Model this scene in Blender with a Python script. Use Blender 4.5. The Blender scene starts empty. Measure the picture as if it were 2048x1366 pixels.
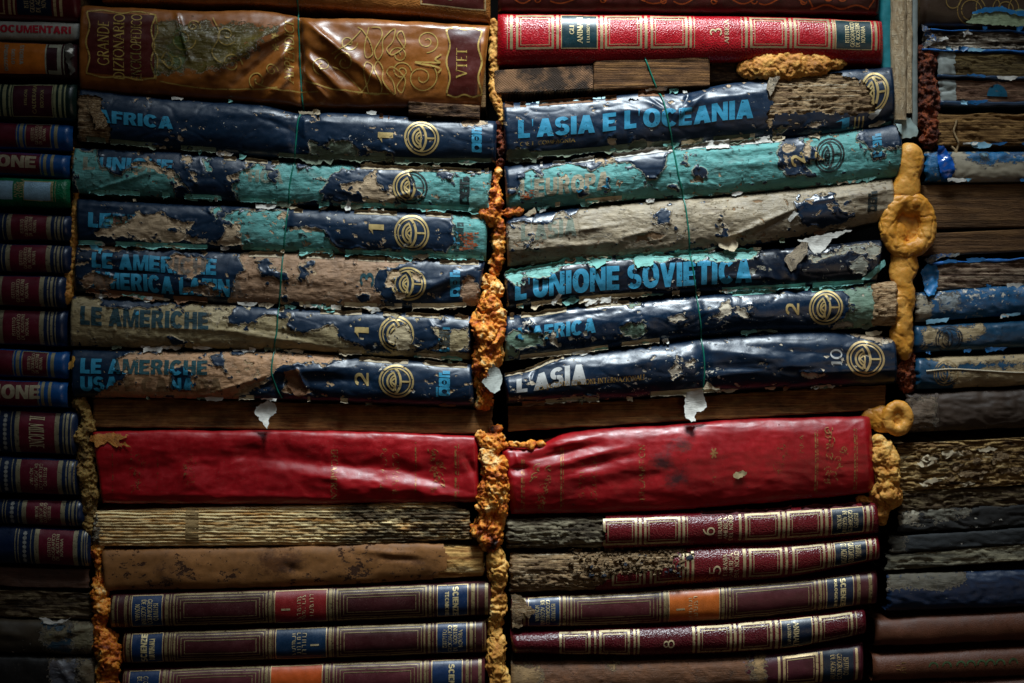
import bpy, bmesh, math, random
import numpy as np
from mathutils import Vector, noise as mnoise
from mathutils.geometry import delaunay_2d_cdt

scene = bpy.context.scene
COL = scene.collection
R = math.radians
K = 0.00035            # metres per unit of wall measurement (a 30 cm book is ~840 units)

# ------------------------------------------------------------ camera, light, exposure
cam_d = bpy.data.cameras.new('camera'); cam = bpy.data.objects.new('camera', cam_d); COL.objects.link(cam)
cam_d.sensor_width = 36; cam_d.lens = 55; CAMD = 55/36*2048*K
cam.location = (0, -CAMD, 0); cam.rotation_euler = (R(90), 0, 0)
cam_d.clip_end = 50; cam_d.clip_start = .05
cam_d.dof.use_dof = True; cam_d.dof.focus_distance = CAMD-.004; cam_d.dof.aperture_fstop = 3.2
scene.camera = cam
world = bpy.data.worlds.new('World'); scene.world = world; world.use_nodes = True
bg = world.node_tree.nodes['Background']; bg.inputs[0].default_value = (.45, .62, 1, 1); bg.inputs[1].default_value = .004

def lamp(name, kind, loc, target, power, color, **kw):
    d = bpy.data.lights.new(name, kind); o = bpy.data.objects.new(name, d); COL.objects.link(o)
    o.location = loc; d.energy = power; d.color = color
    o.rotation_euler = (Vector(target)-Vector(loc)).to_track_quat('-Z', 'Y').to_euler()
    for k, v in kw.items(): setattr(d, k, v)
    return o
lamp('daylight_from_above', 'SPOT', (.08, -.39, 1.05), (.06, 0, .095), 106, (.85, .95, 1), spot_size=R(38), spot_blend=1.0, shadow_soft_size=.15)
lamp('soft_daylight', 'AREA', (.1, -.75, .95), (.05, 0, .1), .4, (.75, .87, 1), shape='RECTANGLE', size=.7, size_y=.35, spread=R(95))
lamp('warm_bounce', 'AREA', (.5, -1.0, -.15), (.0, 0, .02), .14, (1, .78, .55), size=.5, spread=R(80))
scene.view_settings.view_transform = 'Standard'
scene.view_settings.look = 'None'; scene.view_settings.exposure = 0; scene.view_settings.gamma = 1

# ------------------------------------------------------------ noise
_rs = np.random.RandomState(7)
_perm = _rs.permutation(256); _perm = np.concatenate([_perm, _perm, _perm])
_g = _rs.normal(size=(256, 3)); _g /= np.linalg.norm(_g, axis=1)[:, None]
def pn(x, y, z=0.0):
    x, y, z = np.broadcast_arrays(np.asarray(x, float), np.asarray(y, float), np.asarray(z, float))
    xi = np.floor(x).astype(int); yi = np.floor(y).astype(int); zi = np.floor(z).astype(int)
    xf, yf, zf = x-xi, y-yi, z-zi; xi &= 255; yi &= 255; zi &= 255
    f = lambda t: t*t*t*(t*(t*6-15)+10)
    u, v, w = f(xf), f(yf), f(zf)
    def g(a, b, c):
        h = _perm[_perm[_perm[xi+a]+yi+b]+zi+c]; G = _g[h]
        return G[..., 0]*(xf-a)+G[..., 1]*(yf-b)+G[..., 2]*(zf-c)
    l = lambda a, b, t: a+t*(b-a)
    return 1.6*l(l(l(g(0,0,0), g(1,0,0), u), l(g(0,1,0), g(1,1,0), u), v), l(l(g(0,0,1), g(1,0,1), u), l(g(0,1,1), g(1,1,1), u), v), w)
def fbm(x, y, z=0.0, o=4, r=.5):
    s = 0; a = 1; f = 1
    for i in range(o): s = s+a*pn(np.asarray(x)*f+i*17.3, np.asarray(y)*f+i*5.1, np.asarray(z)*f+i*3.7); a *= r; f *= 2.03
    return s
def ridge(x, y, z=0.0, o=3):
    s = 0; a = 1; f = 1
    for i in range(o): s = s+a*(1-np.abs(pn(np.asarray(x)*f+i*9.3, np.asarray(y)*f+i*5.1, z+i))*2.2); a *= .5; f *= 2.1
    return s
def sdf(poly, X, Y):                       # positive inside
    P = np.array(poly, float); Q = np.roll(P, -1, 0)
    d = np.full(X.shape, 1e9); ins = np.zeros(X.shape, bool)
    for (ax, ay), (bx, by) in zip(P, Q):
        ex, ey = bx-ax, by-ay; wx, wy = X-ax, Y-ay
        t = np.clip((wx*ex+wy*ey)/(ex*ex+ey*ey+1e-9), 0, 1)
        d = np.minimum(d, np.hypot(wx-ex*t, wy-ey*t))
        c = ((ay > Y) != (by > Y)) & (X < (bx-ax)*(Y-ay)/(by-ay+1e-12)+ax)
        ins ^= c
    return np.where(ins, d, -d)
def sdf_all(polys, neg, X, Y):
    s = np.full(X.shape, -60.0)
    for p in polys or []: s = np.maximum(s, sdf(p, X, Y))
    for p in neg or []: s = np.minimum(s, -sdf(p, X, Y))
    return np.clip(s, -60, 60)
def curve(pts):
    P = np.array(pts, float); xs, ys = P[:, 0], P[:, 1]
    if len(xs) < 3: return lambda x: ys[0]+(np.asarray(x, float)-xs[0])*(ys[-1]-ys[0])/(xs[-1]-xs[0])
    m = np.gradient(ys, xs)
    def f(x):
        x = np.asarray(x, float); xc = np.clip(x, xs[0], xs[-1])
        i = np.clip(np.searchsorted(xs, xc)-1, 0, len(xs)-2); h = xs[i+1]-xs[i]; t = (xc-xs[i])/h
        y = (2*t**3-3*t**2+1)*ys[i]+(t**3-2*t**2+t)*h*m[i]+(-2*t**3+3*t**2)*ys[i+1]+(t**3-t**2)*h*m[i+1]
        return y+(x-xc)*np.where(x < xs[0], m[0], m[-1])
    return f

# ------------------------------------------------------------ objects
def link(o, parent=None):
    COL.objects.link(o)
    if parent is not None: o.parent = parent
    return o
def to_mesh(name, V, F, mat, parent=None, attrs=None, smooth=True, px=True):
    """V in wall units (x, y down, depth towards viewer) -> metres"""
    V = np.asarray(V, float)
    W = np.stack([(V[:, 0]-1024)*K, -V[:, 2]*K, (683-V[:, 1])*K], 1) if px else V
    if parent is not None and parent.type == 'EMPTY' : W = W-np.array(parent.location)
    elif parent is not None and parent.parent is not None: W = W-np.array(parent.parent.location)
    me = bpy.data.meshes.new(name)
    if isinstance(F, np.ndarray) and F.ndim == 2:
        n, k = F.shape
        me.vertices.add(len(W)); me.vertices.foreach_set('co', W.ravel())
        me.loops.add(n*k); me.loops.foreach_set('vertex_index', F.ravel().astype(np.int32))
        me.polygons.add(n); me.polygons.foreach_set('loop_start', np.arange(0, n*k, k, dtype=np.int32))
        me.update(calc_edges=True); me.validate()
    else:
        me.from_pydata(W.tolist(), [], [list(map(int, f)) for f in F]); me.update()
    attrs = attrs or {}
    if 'pc' not in attrs: attrs['pc'] = V
    for k_, a in attrs.items():
        a = np.asarray(a, float)
        if len(a) != len(me.vertices): continue
        t = 'FLOAT_VECTOR' if a.ndim == 2 else 'FLOAT'
        at = me.attributes.new(k_, t, 'POINT'); at.data.foreach_set('vector' if a.ndim == 2 else 'value', a.ravel())
    me.polygons.foreach_set('use_smooth', [smooth]*len(me.polygons))
    me.materials.append(mat)
    return link(bpy.data.objects.new(name, me), parent)
def thing(name, label, cat, x, y, group=None):
    o = bpy.data.objects.new(name, None); link(o); o.empty_display_size = .01
    o.location = ((x-1024)*K, 0, (683-y)*K); o['label'] = label; o['category'] = cat
    if group: o['group'] = group
    return o
def tag(o, label, cat, group=None):
    o['label'] = label; o['category'] = cat
    if group: o['group'] = group
    return o

# ------------------------------------------------------------ node helper and materials
class NB:
    def __init__(s, name):
        s.m = bpy.data.materials.new(name); s.m.use_nodes = True; s.t = s.m.node_tree; s.t.nodes.clear()
        s.out = s.t.nodes.new('ShaderNodeOutputMaterial')
    def put(s, sock, v):
        if isinstance(v, bpy.types.NodeSocket): s.t.links.new(v, sock)
        elif isinstance(v, (tuple, list)) and sock.type == 'RGBA': sock.default_value = tuple(v)[:3]+(1,)
        else: sock.default_value = v
    def n(s, ty, ins=None, **pr):
        nd = s.t.nodes.new('ShaderNode'+ty)
        for k, v in pr.items(): setattr(nd, k, v)
        for k, v in (ins or {}).items(): s.put(nd.inputs[k], v)
        return nd
    def M(s, op, a, b=0.0, c=None, clamp=False):
        nd = s.n('Math', {0: a, 1: b}, operation=op, use_clamp=clamp)
        if c is not None: s.put(nd.inputs[2], c)
        return nd.outputs[0]
    def attr(s, n, vec=False):
        nd = s.n('Attribute', attribute_name=n); return nd.outputs['Vector' if vec else 'Fac']
    def vs(s, v, sc, off=(0, 0, 0)):
        if not isinstance(sc, tuple): sc = (sc, sc, sc)
        return s.n('VectorMath', {0: v, 1: sc, 2: off}, operation='MULTIPLY_ADD').outputs[0]
    def noise(s, v, d=4, r=.55, dist=0.0):
        return s.n('TexNoise', {'Vector': v, 'Scale': 1.0, 'Detail': d, 'Roughness': r, 'Distortion': dist}).outputs['Fac']
    def vor(s, v, feature='F1'):
        return s.n('TexVoronoi', {'Vector': v, 'Scale': 1.0}, feature=feature).outputs['Distance']
    def mr(s, v, a, b, c=0.0, d=1.0, sm=False):
        return s.n('MapRange', {'Value': v, 'From Min': a, 'From Max': b, 'To Min': c, 'To Max': d}, interpolation_type='SMOOTHSTEP' if sm else 'LINEAR').outputs[0]
    def mix(s, f, a, b, bt='MIX'):
        nd = s.t.nodes.new('ShaderNodeMix'); nd.data_type = 'RGBA'; nd.blend_type = bt
        s.put(nd.inputs[0], f); s.put(nd.inputs[6], a); s.put(nd.inputs[7], b); return nd.outputs[2]
    def mixf(s, f, a, b):
        nd = s.t.nodes.new('ShaderNodeMix'); nd.data_type = 'FLOAT'
        s.put(nd.inputs[0], f); s.put(nd.inputs[2], a); s.put(nd.inputs[3], b); return nd.outputs[0]
    def ramp(s, f, stops):
        nd = s.t.nodes.new('ShaderNodeValToRGB'); s.put(nd.inputs[0], f); e = nd.color_ramp.elements
        while len(e) < len(stops): e.new(.5)
        for el, (p, c) in zip(e, stops): el.position = p; el.color = tuple(c)[:3]+(1,)
        return nd.outputs[0]
    def finish(s, col, rough, height=None, alpha=None, spec=.5, metal=0.0, coat=0.0, strength=1.0, sss=0.0, sheen=0.0):
        p = s.n('BsdfPrincipled', {'Base Color': col, 'Roughness': rough, 'Metallic': metal, 'Specular IOR Level': spec, 'Coat Weight': coat, 'Coat Roughness': .25})
        if sss: p.inputs['Subsurface Weight'].default_value = sss; p.inputs['Subsurface Scale'].default_value = .003
        if height is not None:
            b = s.n('Bump', {'Height': height, 'Distance': K, 'Strength': strength}); s.t.links.new(b.outputs[0], p.inputs['Normal'])
        o = p.outputs[0]
        if alpha is not None:
            tr = s.n('BsdfTransparent'); mx = s.n('MixShader', {0: alpha, 1: tr.outputs[0], 2: o}); o = mx.outputs[0]
        s.t.links.new(o, s.out.inputs[0]); return s.m

def srgb(h):
    h = h.lstrip('#'); c = [int(h[i:i+2], 16)/255 for i in (0, 2, 4)]
    return tuple(x/12.92 if x <= .04045 else ((x+.055)/1.055)**2.4 for x in c)
_mc = {}
def skin(name, cols, rough=(.38, .75, .85), speck=.0, speckcol='#d8d0c0', alphas=None, wear=0.0, amp=15, grain='vinyl', metal=0.0, spec=.5, stains=.5, clean=False, soft=False):
    key = (name, tuple(cols), rough, speck, alphas, wear, amp, grain, metal, stains, clean, soft)
    if key in _mc: return _mc[key]
    s = NB(name); pc = s.attr('pc', True); cols = [srgb(c) if isinstance(c, str) else c for c in cols]
    while len(cols) < 3: cols.append(cols[-1])
    rough = tuple(rough) if isinstance(rough, tuple) else (rough,)*3
    m = []; rim = []
    for i, (sc, off) in enumerate([(.030, 0.), (.042, 9.)]):
        if clean: m.append(0.0); rim.append(0.0); continue
        e = s.M('MULTIPLY', s.M('SUBTRACT', s.noise(s.vs(pc, (sc, sc*1.3, 1), (off, off, 0)), 9, .7, .3), .5), amp*2.5)
        e = s.M('ADD', e, s.M('MULTIPLY', s.M('SUBTRACT', s.noise(s.vs(pc, (.13, .16, 1), (off, 3, 0)), 6, .75), .5), amp*1.9))
        e = s.M('SUBTRACT', e, s.M('MULTIPLY', s.mr(s.noise(s.vs(pc, (.06, .08, 1), (off+31, 3, 0)), 7, .72), .6, .63), 0.0 if soft or amp < 6 else 22.0))
        a = s.M('ADD', s.attr('sd%d' % (i+1)), e)
        if soft: m.append(s.mr(a, -9, 12)); rim.append(s.mr(a, 9999., 99999.)); continue
        m.append(s.mr(a, -.6, .6)); rim.append(s.M('MULTIPLY', s.mr(a, -.8, .2), s.mr(a, 3.2, .6)))
    fine = s.noise(s.vs(pc, (.05, .55, 1)), 5, .65); low = s.noise(s.vs(pc, .011), 4, .6); mid = s.noise(s.vs(pc, .06), 6, .62)
    sp = 0.0
    if speck > 0:
        t = s.M('ADD', s.noise(s.vs(pc, (.11, .15, 1), (3, 1, 0)), 5, .72), s.M('MULTIPLY', s.M('SUBTRACT', s.noise(s.vs(pc, .013, (5, 2, 0)), 2), .5), .55))
        sp = s.mr(t, .82-speck, .835-speck)
        if not clean:
            if amp < 6: pass
            t2 = s.M('ADD', s.noise(s.vs(pc, (.055, .085, 1), (8, 5, 0)), 8, .74), s.M('MULTIPLY', s.M('SUBTRACT', s.noise(s.vs(pc, .009, (1, 9, 0)), 2), .5), .5))
            sp = s.M('MAXIMUM', sp, 0.0 if amp < 6 else s.mr(t2, .745-speck, .753-speck))
    var = s.mr(mid, .3, .7, .78, 1.15); lowv = s.mr(low, .3, .7, 1-.35*stains, 1+.15*stains)
    v = s.M('MULTIPLY', var, lowv)
    def vary(c, f): return s.mix(1.0, c, s.n('CombineColor', {0: f, 1: f, 2: f}).outputs[0], 'MULTIPLY')
    gr = s.M('MULTIPLY', v, s.mr(fine, .25, .75, .78, 1.12))
    L0 = vary(cols[0], v if grain in ('vinyl', 'leather', 'cloth') else gr)
    if clean: col = L0; rg = rough[0]
    else:
        L1 = vary(cols[1], v if soft else gr); L2 = vary(cols[2], gr)
        st = s.M('MULTIPLY', s.mr(s.noise(s.vs(pc, (.02, .035, 1), (4, 4, 0)), 5, .6), .54, .66), .55*stains)
        ck = s.M('MULTIPLY', s.mr(s.M('ABSOLUTE', s.M('SUBTRACT', s.noise(s.vs(pc, (.035, .05, 1), (17, 3, 0)), 4, .6, .8), .5)), .007, 0), s.mr(s.noise(s.vs(pc, .015, (2, 8, 0)), 2), .48, .58))
        L1 = s.mix(s.M('MULTIPLY', ck, .7), L1, srgb('#2a1f16'))
        L1 = s.mix(st, L1, srgb('#4a3320')); L2 = s.mix(st, L2, srgb('#5a3d22'))
        col = s.mix(m[1], s.mix(m[0], L0, L1), L2)
        rg = s.mixf(m[1], s.mixf(m[0], rough[0], rough[1]), rough[2])
        if alphas is None:
            rm = s.M('MULTIPLY', s.M('MAXIMUM', rim[0], rim[1]), .65)
            col = s.mix(rm, col, srgb('#b9a587'))
    if speck > 0 and alphas is None:
        k = sp if clean else s.M('MULTIPLY', sp, s.M('SUBTRACT', 1.0, s.M('MAXIMUM', m[0], m[1])))
        col = s.mix(k, col, srgb(speckcol)); rg = s.mixf(k, rg, .9)
    if alphas is None:
        dust = s.mr(s.noise(s.vs(pc, (.3, .34, 1)), 3, .7), .62, .72, 0, .22); col = s.mix(dust, col, srgb('#8c8270'))
    rg = s.M('ADD', rg, s.mr(mid, .3, .7, -.06, .1))
    # relief
    if grain == 'leather': h = s.M('ADD', s.M('MULTIPLY', s.vor(s.vs(pc, (.3, .34, 1))), .75), s.M('MULTIPLY', s.noise(s.vs(pc, .5), 3), .5))
    elif grain == 'cloth': h = s.M('ADD', s.M('MULTIPLY', s.noise(s.vs(pc, (.9, .3, 1)), 2), .6), s.M('MULTIPLY', s.noise(s.vs(pc, (.3, .9, 1)), 2), .6))
    elif grain == 'paper': h = s.M('ADD', s.M('MULTIPLY', fine, .9), s.M('MULTIPLY', mid, 1.6))
    else: h = s.M('ADD', s.M('MULTIPLY', mid, .3), s.M('MULTIPLY', s.noise(s.vs(pc, .45), 3), .12))
    if not clean:
        cr = s.M('MULTIPLY', s.mr(s.M('ABSOLUTE', s.M('SUBTRACT', s.noise(s.vs(pc, (.022, .05, 1), (7, 1, 0)), 5, .55, .3), .5)), 0, .012), s.mr(s.noise(s.vs(pc, .02, (1, 7, 0)), 2), .45, .6, 0, 1.3))
        wp = s.n('VectorMath', {0: s.vs(pc, (.028, .06, 1), (5, 5, 0)), 1: s.n('CombineXYZ', {0: mid, 1: s.M('MULTIPLY', low, 2.0), 2: 0.0}).outputs[0]}, operation='ADD').outputs[0]
        wr = s.M('ADD', s.vor(wp), s.M('MULTIPLY', s.vor(s.vs(wp, 2.3)), .45))
        hp = s.M('ADD', s.M('ADD', s.M('MULTIPLY', fine, 1.0), s.M('MULTIPLY', mid, 1.8)), s.M('ADD', cr, s.M('MULTIPLY', wr, 1.2)))
        k = s.M('MAXIMUM', m[0], m[1]); h = h if soft else s.mixf(k, h, hp)
        if not soft: h = s.M('SUBTRACT', h, s.M('ADD', s.M('MULTIPLY', m[0], 1.9), s.M('MULTIPLY', m[1], 1.5)))
        h = s.M('ADD', h, s.M('MULTIPLY', s.M('MAXIMUM', rim[0], rim[1]), 2.2))
    if speck > 0: h = s.M('SUBTRACT', h, s.M('MULTIPLY', sp, .8))
    alpha = None
    if alphas is not None or wear > 0:
        al = alphas or (1, 1, 1)
        alpha = al[0] if clean else s.mixf(m[1], s.mixf(m[0], float(al[0]), float(al[1])), float(al[2]))
        if speck > 0: alpha = s.M('MULTIPLY', alpha, s.M('SUBTRACT', 1.0, sp))
        if wear > 0:
            wn = s.noise(s.vs(pc, (.13, .17, 1), (2, 6, 0)), 6, .75)
            alpha = s.M('MULTIPLY', alpha, s.mr(wn, .36+wear*.3-.08, .36+wear*.3, .0 if wear > .5 else .12, 1))
    _mc[key] = s.finish(col, rg, h, alpha, spec=spec, metal=metal)
    return _mc[key]
GOLD = lambda wear=.25, c='#c2a878': skin('gilt', (c,), (.42,)*3, wear=wear, clean=True, metal=.35, spec=.6)
INK = lambda c, wear=.2: skin('ink', (c,), (.5,)*3, wear=wear, clean=True)

def pages_mat(name, stops, freq=.55, xs=.004, rough=.85, burn=.5, bump=3.0, blot='#120c08'):
    key = ('pg', name)
    if key in _mc: return _mc[key]
    s = NB(name); pc = s.attr('pc', True)
    w = s.noise(s.vs(pc, (.012, .05, 1)), 3)
    wv = s.n('CombineXYZ', {0: 0.0, 1: s.M('MULTIPLY', w, 6.0), 2: 0.0}).outputs[0]
    p2 = s.n('VectorMath', {0: pc, 1: wv}, operation='ADD').outputs[0]
    a = s.noise(s.vs(p2, (xs, freq, 1)), 4, .7); b = s.noise(s.vs(pc, (.03, .05, 1), (3, 3, 0)), 6, .65)
    f = s.M('ADD', s.M('MULTIPLY', a, .75), s.M('MULTIPLY', b, .35))
    col = s.ramp(f, stops)
    col = s.mix(s.M('MULTIPLY', s.mr(s.noise(s.vs(pc, (.010, .03, 1), (8, 2, 0)), 8, .68), .5, .62), burn), col, srgb(blot))
    h = s.M('ADD', a, s.M('MULTIPLY', s.noise(s.vs(pc, (.15, .4, 1)), 5, .7), .5))
    _mc[key] = s.finish(col, rough, s.M('MULTIPLY', h, bump), spec=.25); return _mc[key]

def foam_mat(name, stops, sc=.03, bump=6.0, rough=.62, pit=1.0):
    key = ('fm', name)
    if key in _mc: return _mc[key]
    s = NB(name); pc = s.attr('pc', True)
    a = s.noise(s.vs(pc, sc), 8, .62, .4); b = s.noise(s.vs(pc, sc*4, (2, 2, 2)), 4, .6)
    col = s.ramp(s.M('ADD', s.M('MULTIPLY', a, .8), s.M('MULTIPLY', b, .25)), stops)
    h = s.M('ADD', s.M('MULTIPLY', s.noise(s.vs(pc, .11), 8, .72), bump), s.M('ADD', s.M('MULTIPLY', s.vor(s.vs(pc, .16)), bump*.25*pit), s.M('MULTIPLY', s.mr(s.vor(s.vs(pc, .3, (1, 4, 2))), .12, .32), bump*.35*pit)))
    _mc[key] = s.finish(col, rough, h, spec=.4, sss=.12); return _mc[key]

# ------------------------------------------------------------ the curved spine surface
SPINES = []
def depth_at(X, Y, default=-12.0):
    """how far the stack stands out at these points, so that loose pieces and wires can lie on it"""
    X = np.asarray(X, float); Y = np.asarray(Y, float); Z = np.full(X.shape, default)
    for sp in SPINES:
        yt, yb = sp.ft(X), sp.fb(X); vf = (Y-yt)/(yb-yt)
        k = (vf >= 0) & (vf <= 1) & (X > min(sp.xl)) & (X < max(sp.xr))
        if k.any():
            P, _ = sp.at(X[k], vf[k]); Z[k] = np.maximum(Z[k], P[:, 2])
    return Z
class Spine:
    def __init__(s, top, bot, xl, xr, D=0, bulge=14, p=2.6, sp=5, back=480, disp=None, folds=(), p1=None, n1=None, p2=None, n2=None, holes=None, wob=1.0, seed=0, endr=7, ns=None, edgejag=0, raw=False, peel=False):
        s.ft, s.fb = curve(top), curve(bot)
        if p < 3.1 and bulge > 12 and not raw: bulge *= 1.12; p = max(1.95, p-.15)
        s.xl = xl if isinstance(xl, tuple) else (xl, xl); s.xr = xr if isinstance(xr, tuple) else (xr, xr)
        s.p1, s.n1, s.p2, s.n2, s.holes, s.seed = p1, n1, p2, n2, holes, seed
        xm = (s.xl[0]+s.xr[0])/2; xm = min(max(xm, 60), 1990)
        s.H = float(s.fb(xm)-s.ft(xm)); L = s.xr[0]-s.xl[0]; s.bulge = bulge; s.D = D
        nu = max(8, int(L/sp)); ns = ns or max(10, int(s.H*1.35/sp)); s.nu, s.ns = nu, ns
        U = np.linspace(0, 1, nu+1)[:, None]; S = np.linspace(-1, 1, ns+1)[None, :]
        w = np.sin(S*np.pi/2); vf = (1+w)/2
        XL = s.xl[0]+(s.xl[1]-s.xl[0])*vf; XR = s.xr[0]+(s.xr[1]-s.xr[0])*vf
        X = XL+U*(XR-XL); yt = s.ft(X); yb = s.fb(X)
        yt = yt+wob*fbm(X*.02, 0*X, seed+.5, 3)*1.6; yb = yb+wob*fbm(X*.02, 0*X+3, seed+9.5, 3)*1.6
        Y = yt+vf*(yb-yt)
        if edgejag: X = X+fbm(X*.001, Y*.09, seed, 4)*edgejag*(np.clip(1-U*12, 0, 1)+np.clip(1-(1-U)*12, 0, 1))
        s.vfg = np.broadcast_to(vf, X.shape)
        prof = np.clip(1-np.abs(w)**p, 0, 1)**(1/p)
        ex = np.clip(np.minimum(U*L, (1-U)*L)/max(endr, .1), 0, 1); endf = 1-(1-ex)**2*.4
        Dp = D+bulge*prof*endf-(1-ex)**2*3
        Dp = Dp+wob*fbm(X*.012, Y*.03, seed+2, 3)*1.6
        pr = np.sqrt(np.clip(prof, 0, 1))
        for f in folds:
            x0, y0, x1, y1, wd, h = f[:6]; ex_, ey_ = x1-x0, y1-y0
            t = ((X-x0)*ex_+(Y-y0)*ey_)/(ex_**2+ey_**2); tc = np.clip(t, 0, 1)
            cur = fbm(X*.02, Y*.02, seed+11, 2)*wd*.6
            d = np.abs(np.hypot(X-x0-ex_*tc, Y-y0-ey_*tc)+cur)
            tp = np.sin(np.pi*np.clip(.12+.76*tc, 0, 1)) if len(f) < 7 else 1-.75*tc
            Dp = Dp+h*np.exp(-(d/wd)**1.6)*tp*pr
        s.peel = peel
        if disp is not None: Dp = Dp+disp(X, Y, np.broadcast_to(w, X.shape))
        if peel:   # crushed, sagging cover, then the peeled layers as real steps with lifted lips
            Dp = Dp+(fbm(X*.006, Y*.012, seed+31, 2)*2.8-np.clip(ridge(X*.010, Y*.022, seed+33, 1)-.8, 0, 1)*3.5)*pr
            g1, g2 = s.sds(X, Y); st = lambda g: np.clip(g/2.4+.5, 0, 1)
            gate = np.clip(fbm(X*.03, Y*.04, seed+35, 3)*1.6+.45, 0, 1.5)
            gl2 = sdf_all(s.p2, s.n2, X, Y)+fbm(X*.036, Y*.05, seed+47, 7, .68)*7
            lip = lambda g: np.exp(-((g+1.8)/2.6)**2)*gate*2.6
            Dp = Dp-1.7*st(g1)-1.2*np.clip(g2/4+.3, 0, 1)+np.maximum(lip(g1), lip(gl2)*.8)*(1-np.maximum(st(g1)*(g1 > 1.5), st(g2)*(g2 > 1.5)))
            paper = np.maximum(st(g1), st(g2)); Dp = Dp+paper*(fbm(X*.05, Y*.12, seed+37, 4, .6)*.35+np.clip(ridge(X*.02+Y*.01, Y*.05, seed+39, 2)-.95, 0, 1)*1.8)
        s.G = np.stack([X, Y, Dp], -1)
        du = np.gradient(s.G, axis=0); dv = np.gradient(s.G, axis=1)
        N = np.cross(dv, du); N /= np.linalg.norm(N, axis=-1)[..., None]+1e-9
        N[N[..., 2] < 0] *= -1
        s.N = N; s.back = back; s.L = L; SPINES.append(s)
    def at(s, x, vf, off=0.0):
        x = np.asarray(x, float); vf = np.clip(np.asarray(vf, float), 0, 1)
        xl = s.xl[0]+(s.xl[1]-s.xl[0])*vf; xr = s.xr[0]+(s.xr[1]-s.xr[0])*vf
        U = np.clip((x-xl)/(xr-xl), 0, 1)*s.nu; S = (np.arcsin(np.clip(2*vf-1, -1, 1))*2/np.pi+1)/2*s.ns
        i = np.clip(U.astype(int), 0, s.nu-1); j = np.clip(S.astype(int), 0, s.ns-1); a = (U-i)[:, None]; b = (S-j)[:, None]
        def bl(A): return (A[i, j]*(1-a)+A[i+1, j]*a)*(1-b)+(A[i, j+1]*(1-a)+A[i+1, j+1]*a)*b
        P = bl(s.G); N = bl(s.N); N /= np.linalg.norm(N, axis=1)[:, None]
        return P+N*off, N
    def sds(s, X, Y):
        a, b = sdf_all(s.p1, s.n1, X, Y), sdf_all(s.p2, s.n2, X, Y); sd = s.seed
        isl = np.clip((fbm(X*.055, Y*.075, sd+41, 6, .66)-.5)*60, 0, 40)
        n1 = fbm(X*.03, Y*.04, sd+43, 7, .66)*6.5; n2 = fbm(X*.036, Y*.05, sd+47, 7, .68)*7
        chip = (fbm(X*.045, Y*.075, sd+51, 7, .72)+pn(X*.009, Y*.02, sd+53)*.55-s.chipt)*22
        return np.clip(a+n1-isl*(a > -20), -60, 60), np.clip(np.maximum(b+n2-isl*.8*(b > -20), chip), -60, 60)
    chipt = .86
    def attrs(s, X, Y):
        a = {'pc': np.stack([X, Y, np.full(X.shape, s.seed*13.7)], 1)}
        a['sd1'], a['sd2'] = s.sds(X, Y) if s.peel else (sdf_all(s.p1, s.n1, X, Y), sdf_all(s.p2, s.n2, X, Y))
        return a
    def hole(s, X, Y):
        if not s.holes: return None
        return sdf_all(s.holes, None, X, Y)+fbm(X*.06, Y*.06, 3.3, 4, .6)*7 > 0
    def build(s, name, mat, parent):
        nu, ns = s.nu, s.ns; G = s.G
        # boards running back from the two long edges
        rows = []
        for j, sg in ((0, -1), (ns, 1)):
            e = G[:, j]
            rr = [np.stack([e[:, 0], e[:, 1]+sg*(-.2), e[:, 2]-d], 1) for d in (10, s.back)]
            rows.append(rr)
        A = np.stack([rows[0][1], rows[0][0]]+[G[:, j] for j in range(ns+1)]+[rows[1][0], rows[1][1]], 1)
        n0, n1 = A.shape[:2]; V = A.reshape(-1, 3)
        idx = np.arange(n0*n1).reshape(n0, n1)
        F = np.stack([idx[:-1, :-1], idx[:-1, 1:], idx[1:, 1:], idx[1:, :-1]], -1).reshape(-1, 4)
        h = s.hole(V[:, 0], V[:, 1])
        if h is not None:
            keep = ~(h[F].mean(1) > .5)
            # never cut the boards behind
            deep = (V[F][:, :, 2].min(1) < s.D-4); F = F[keep | deep]
        at = s.attrs(V[:, 0], V[:, 1])
        return to_mesh(name, V, F, mat, parent, at)

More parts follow.
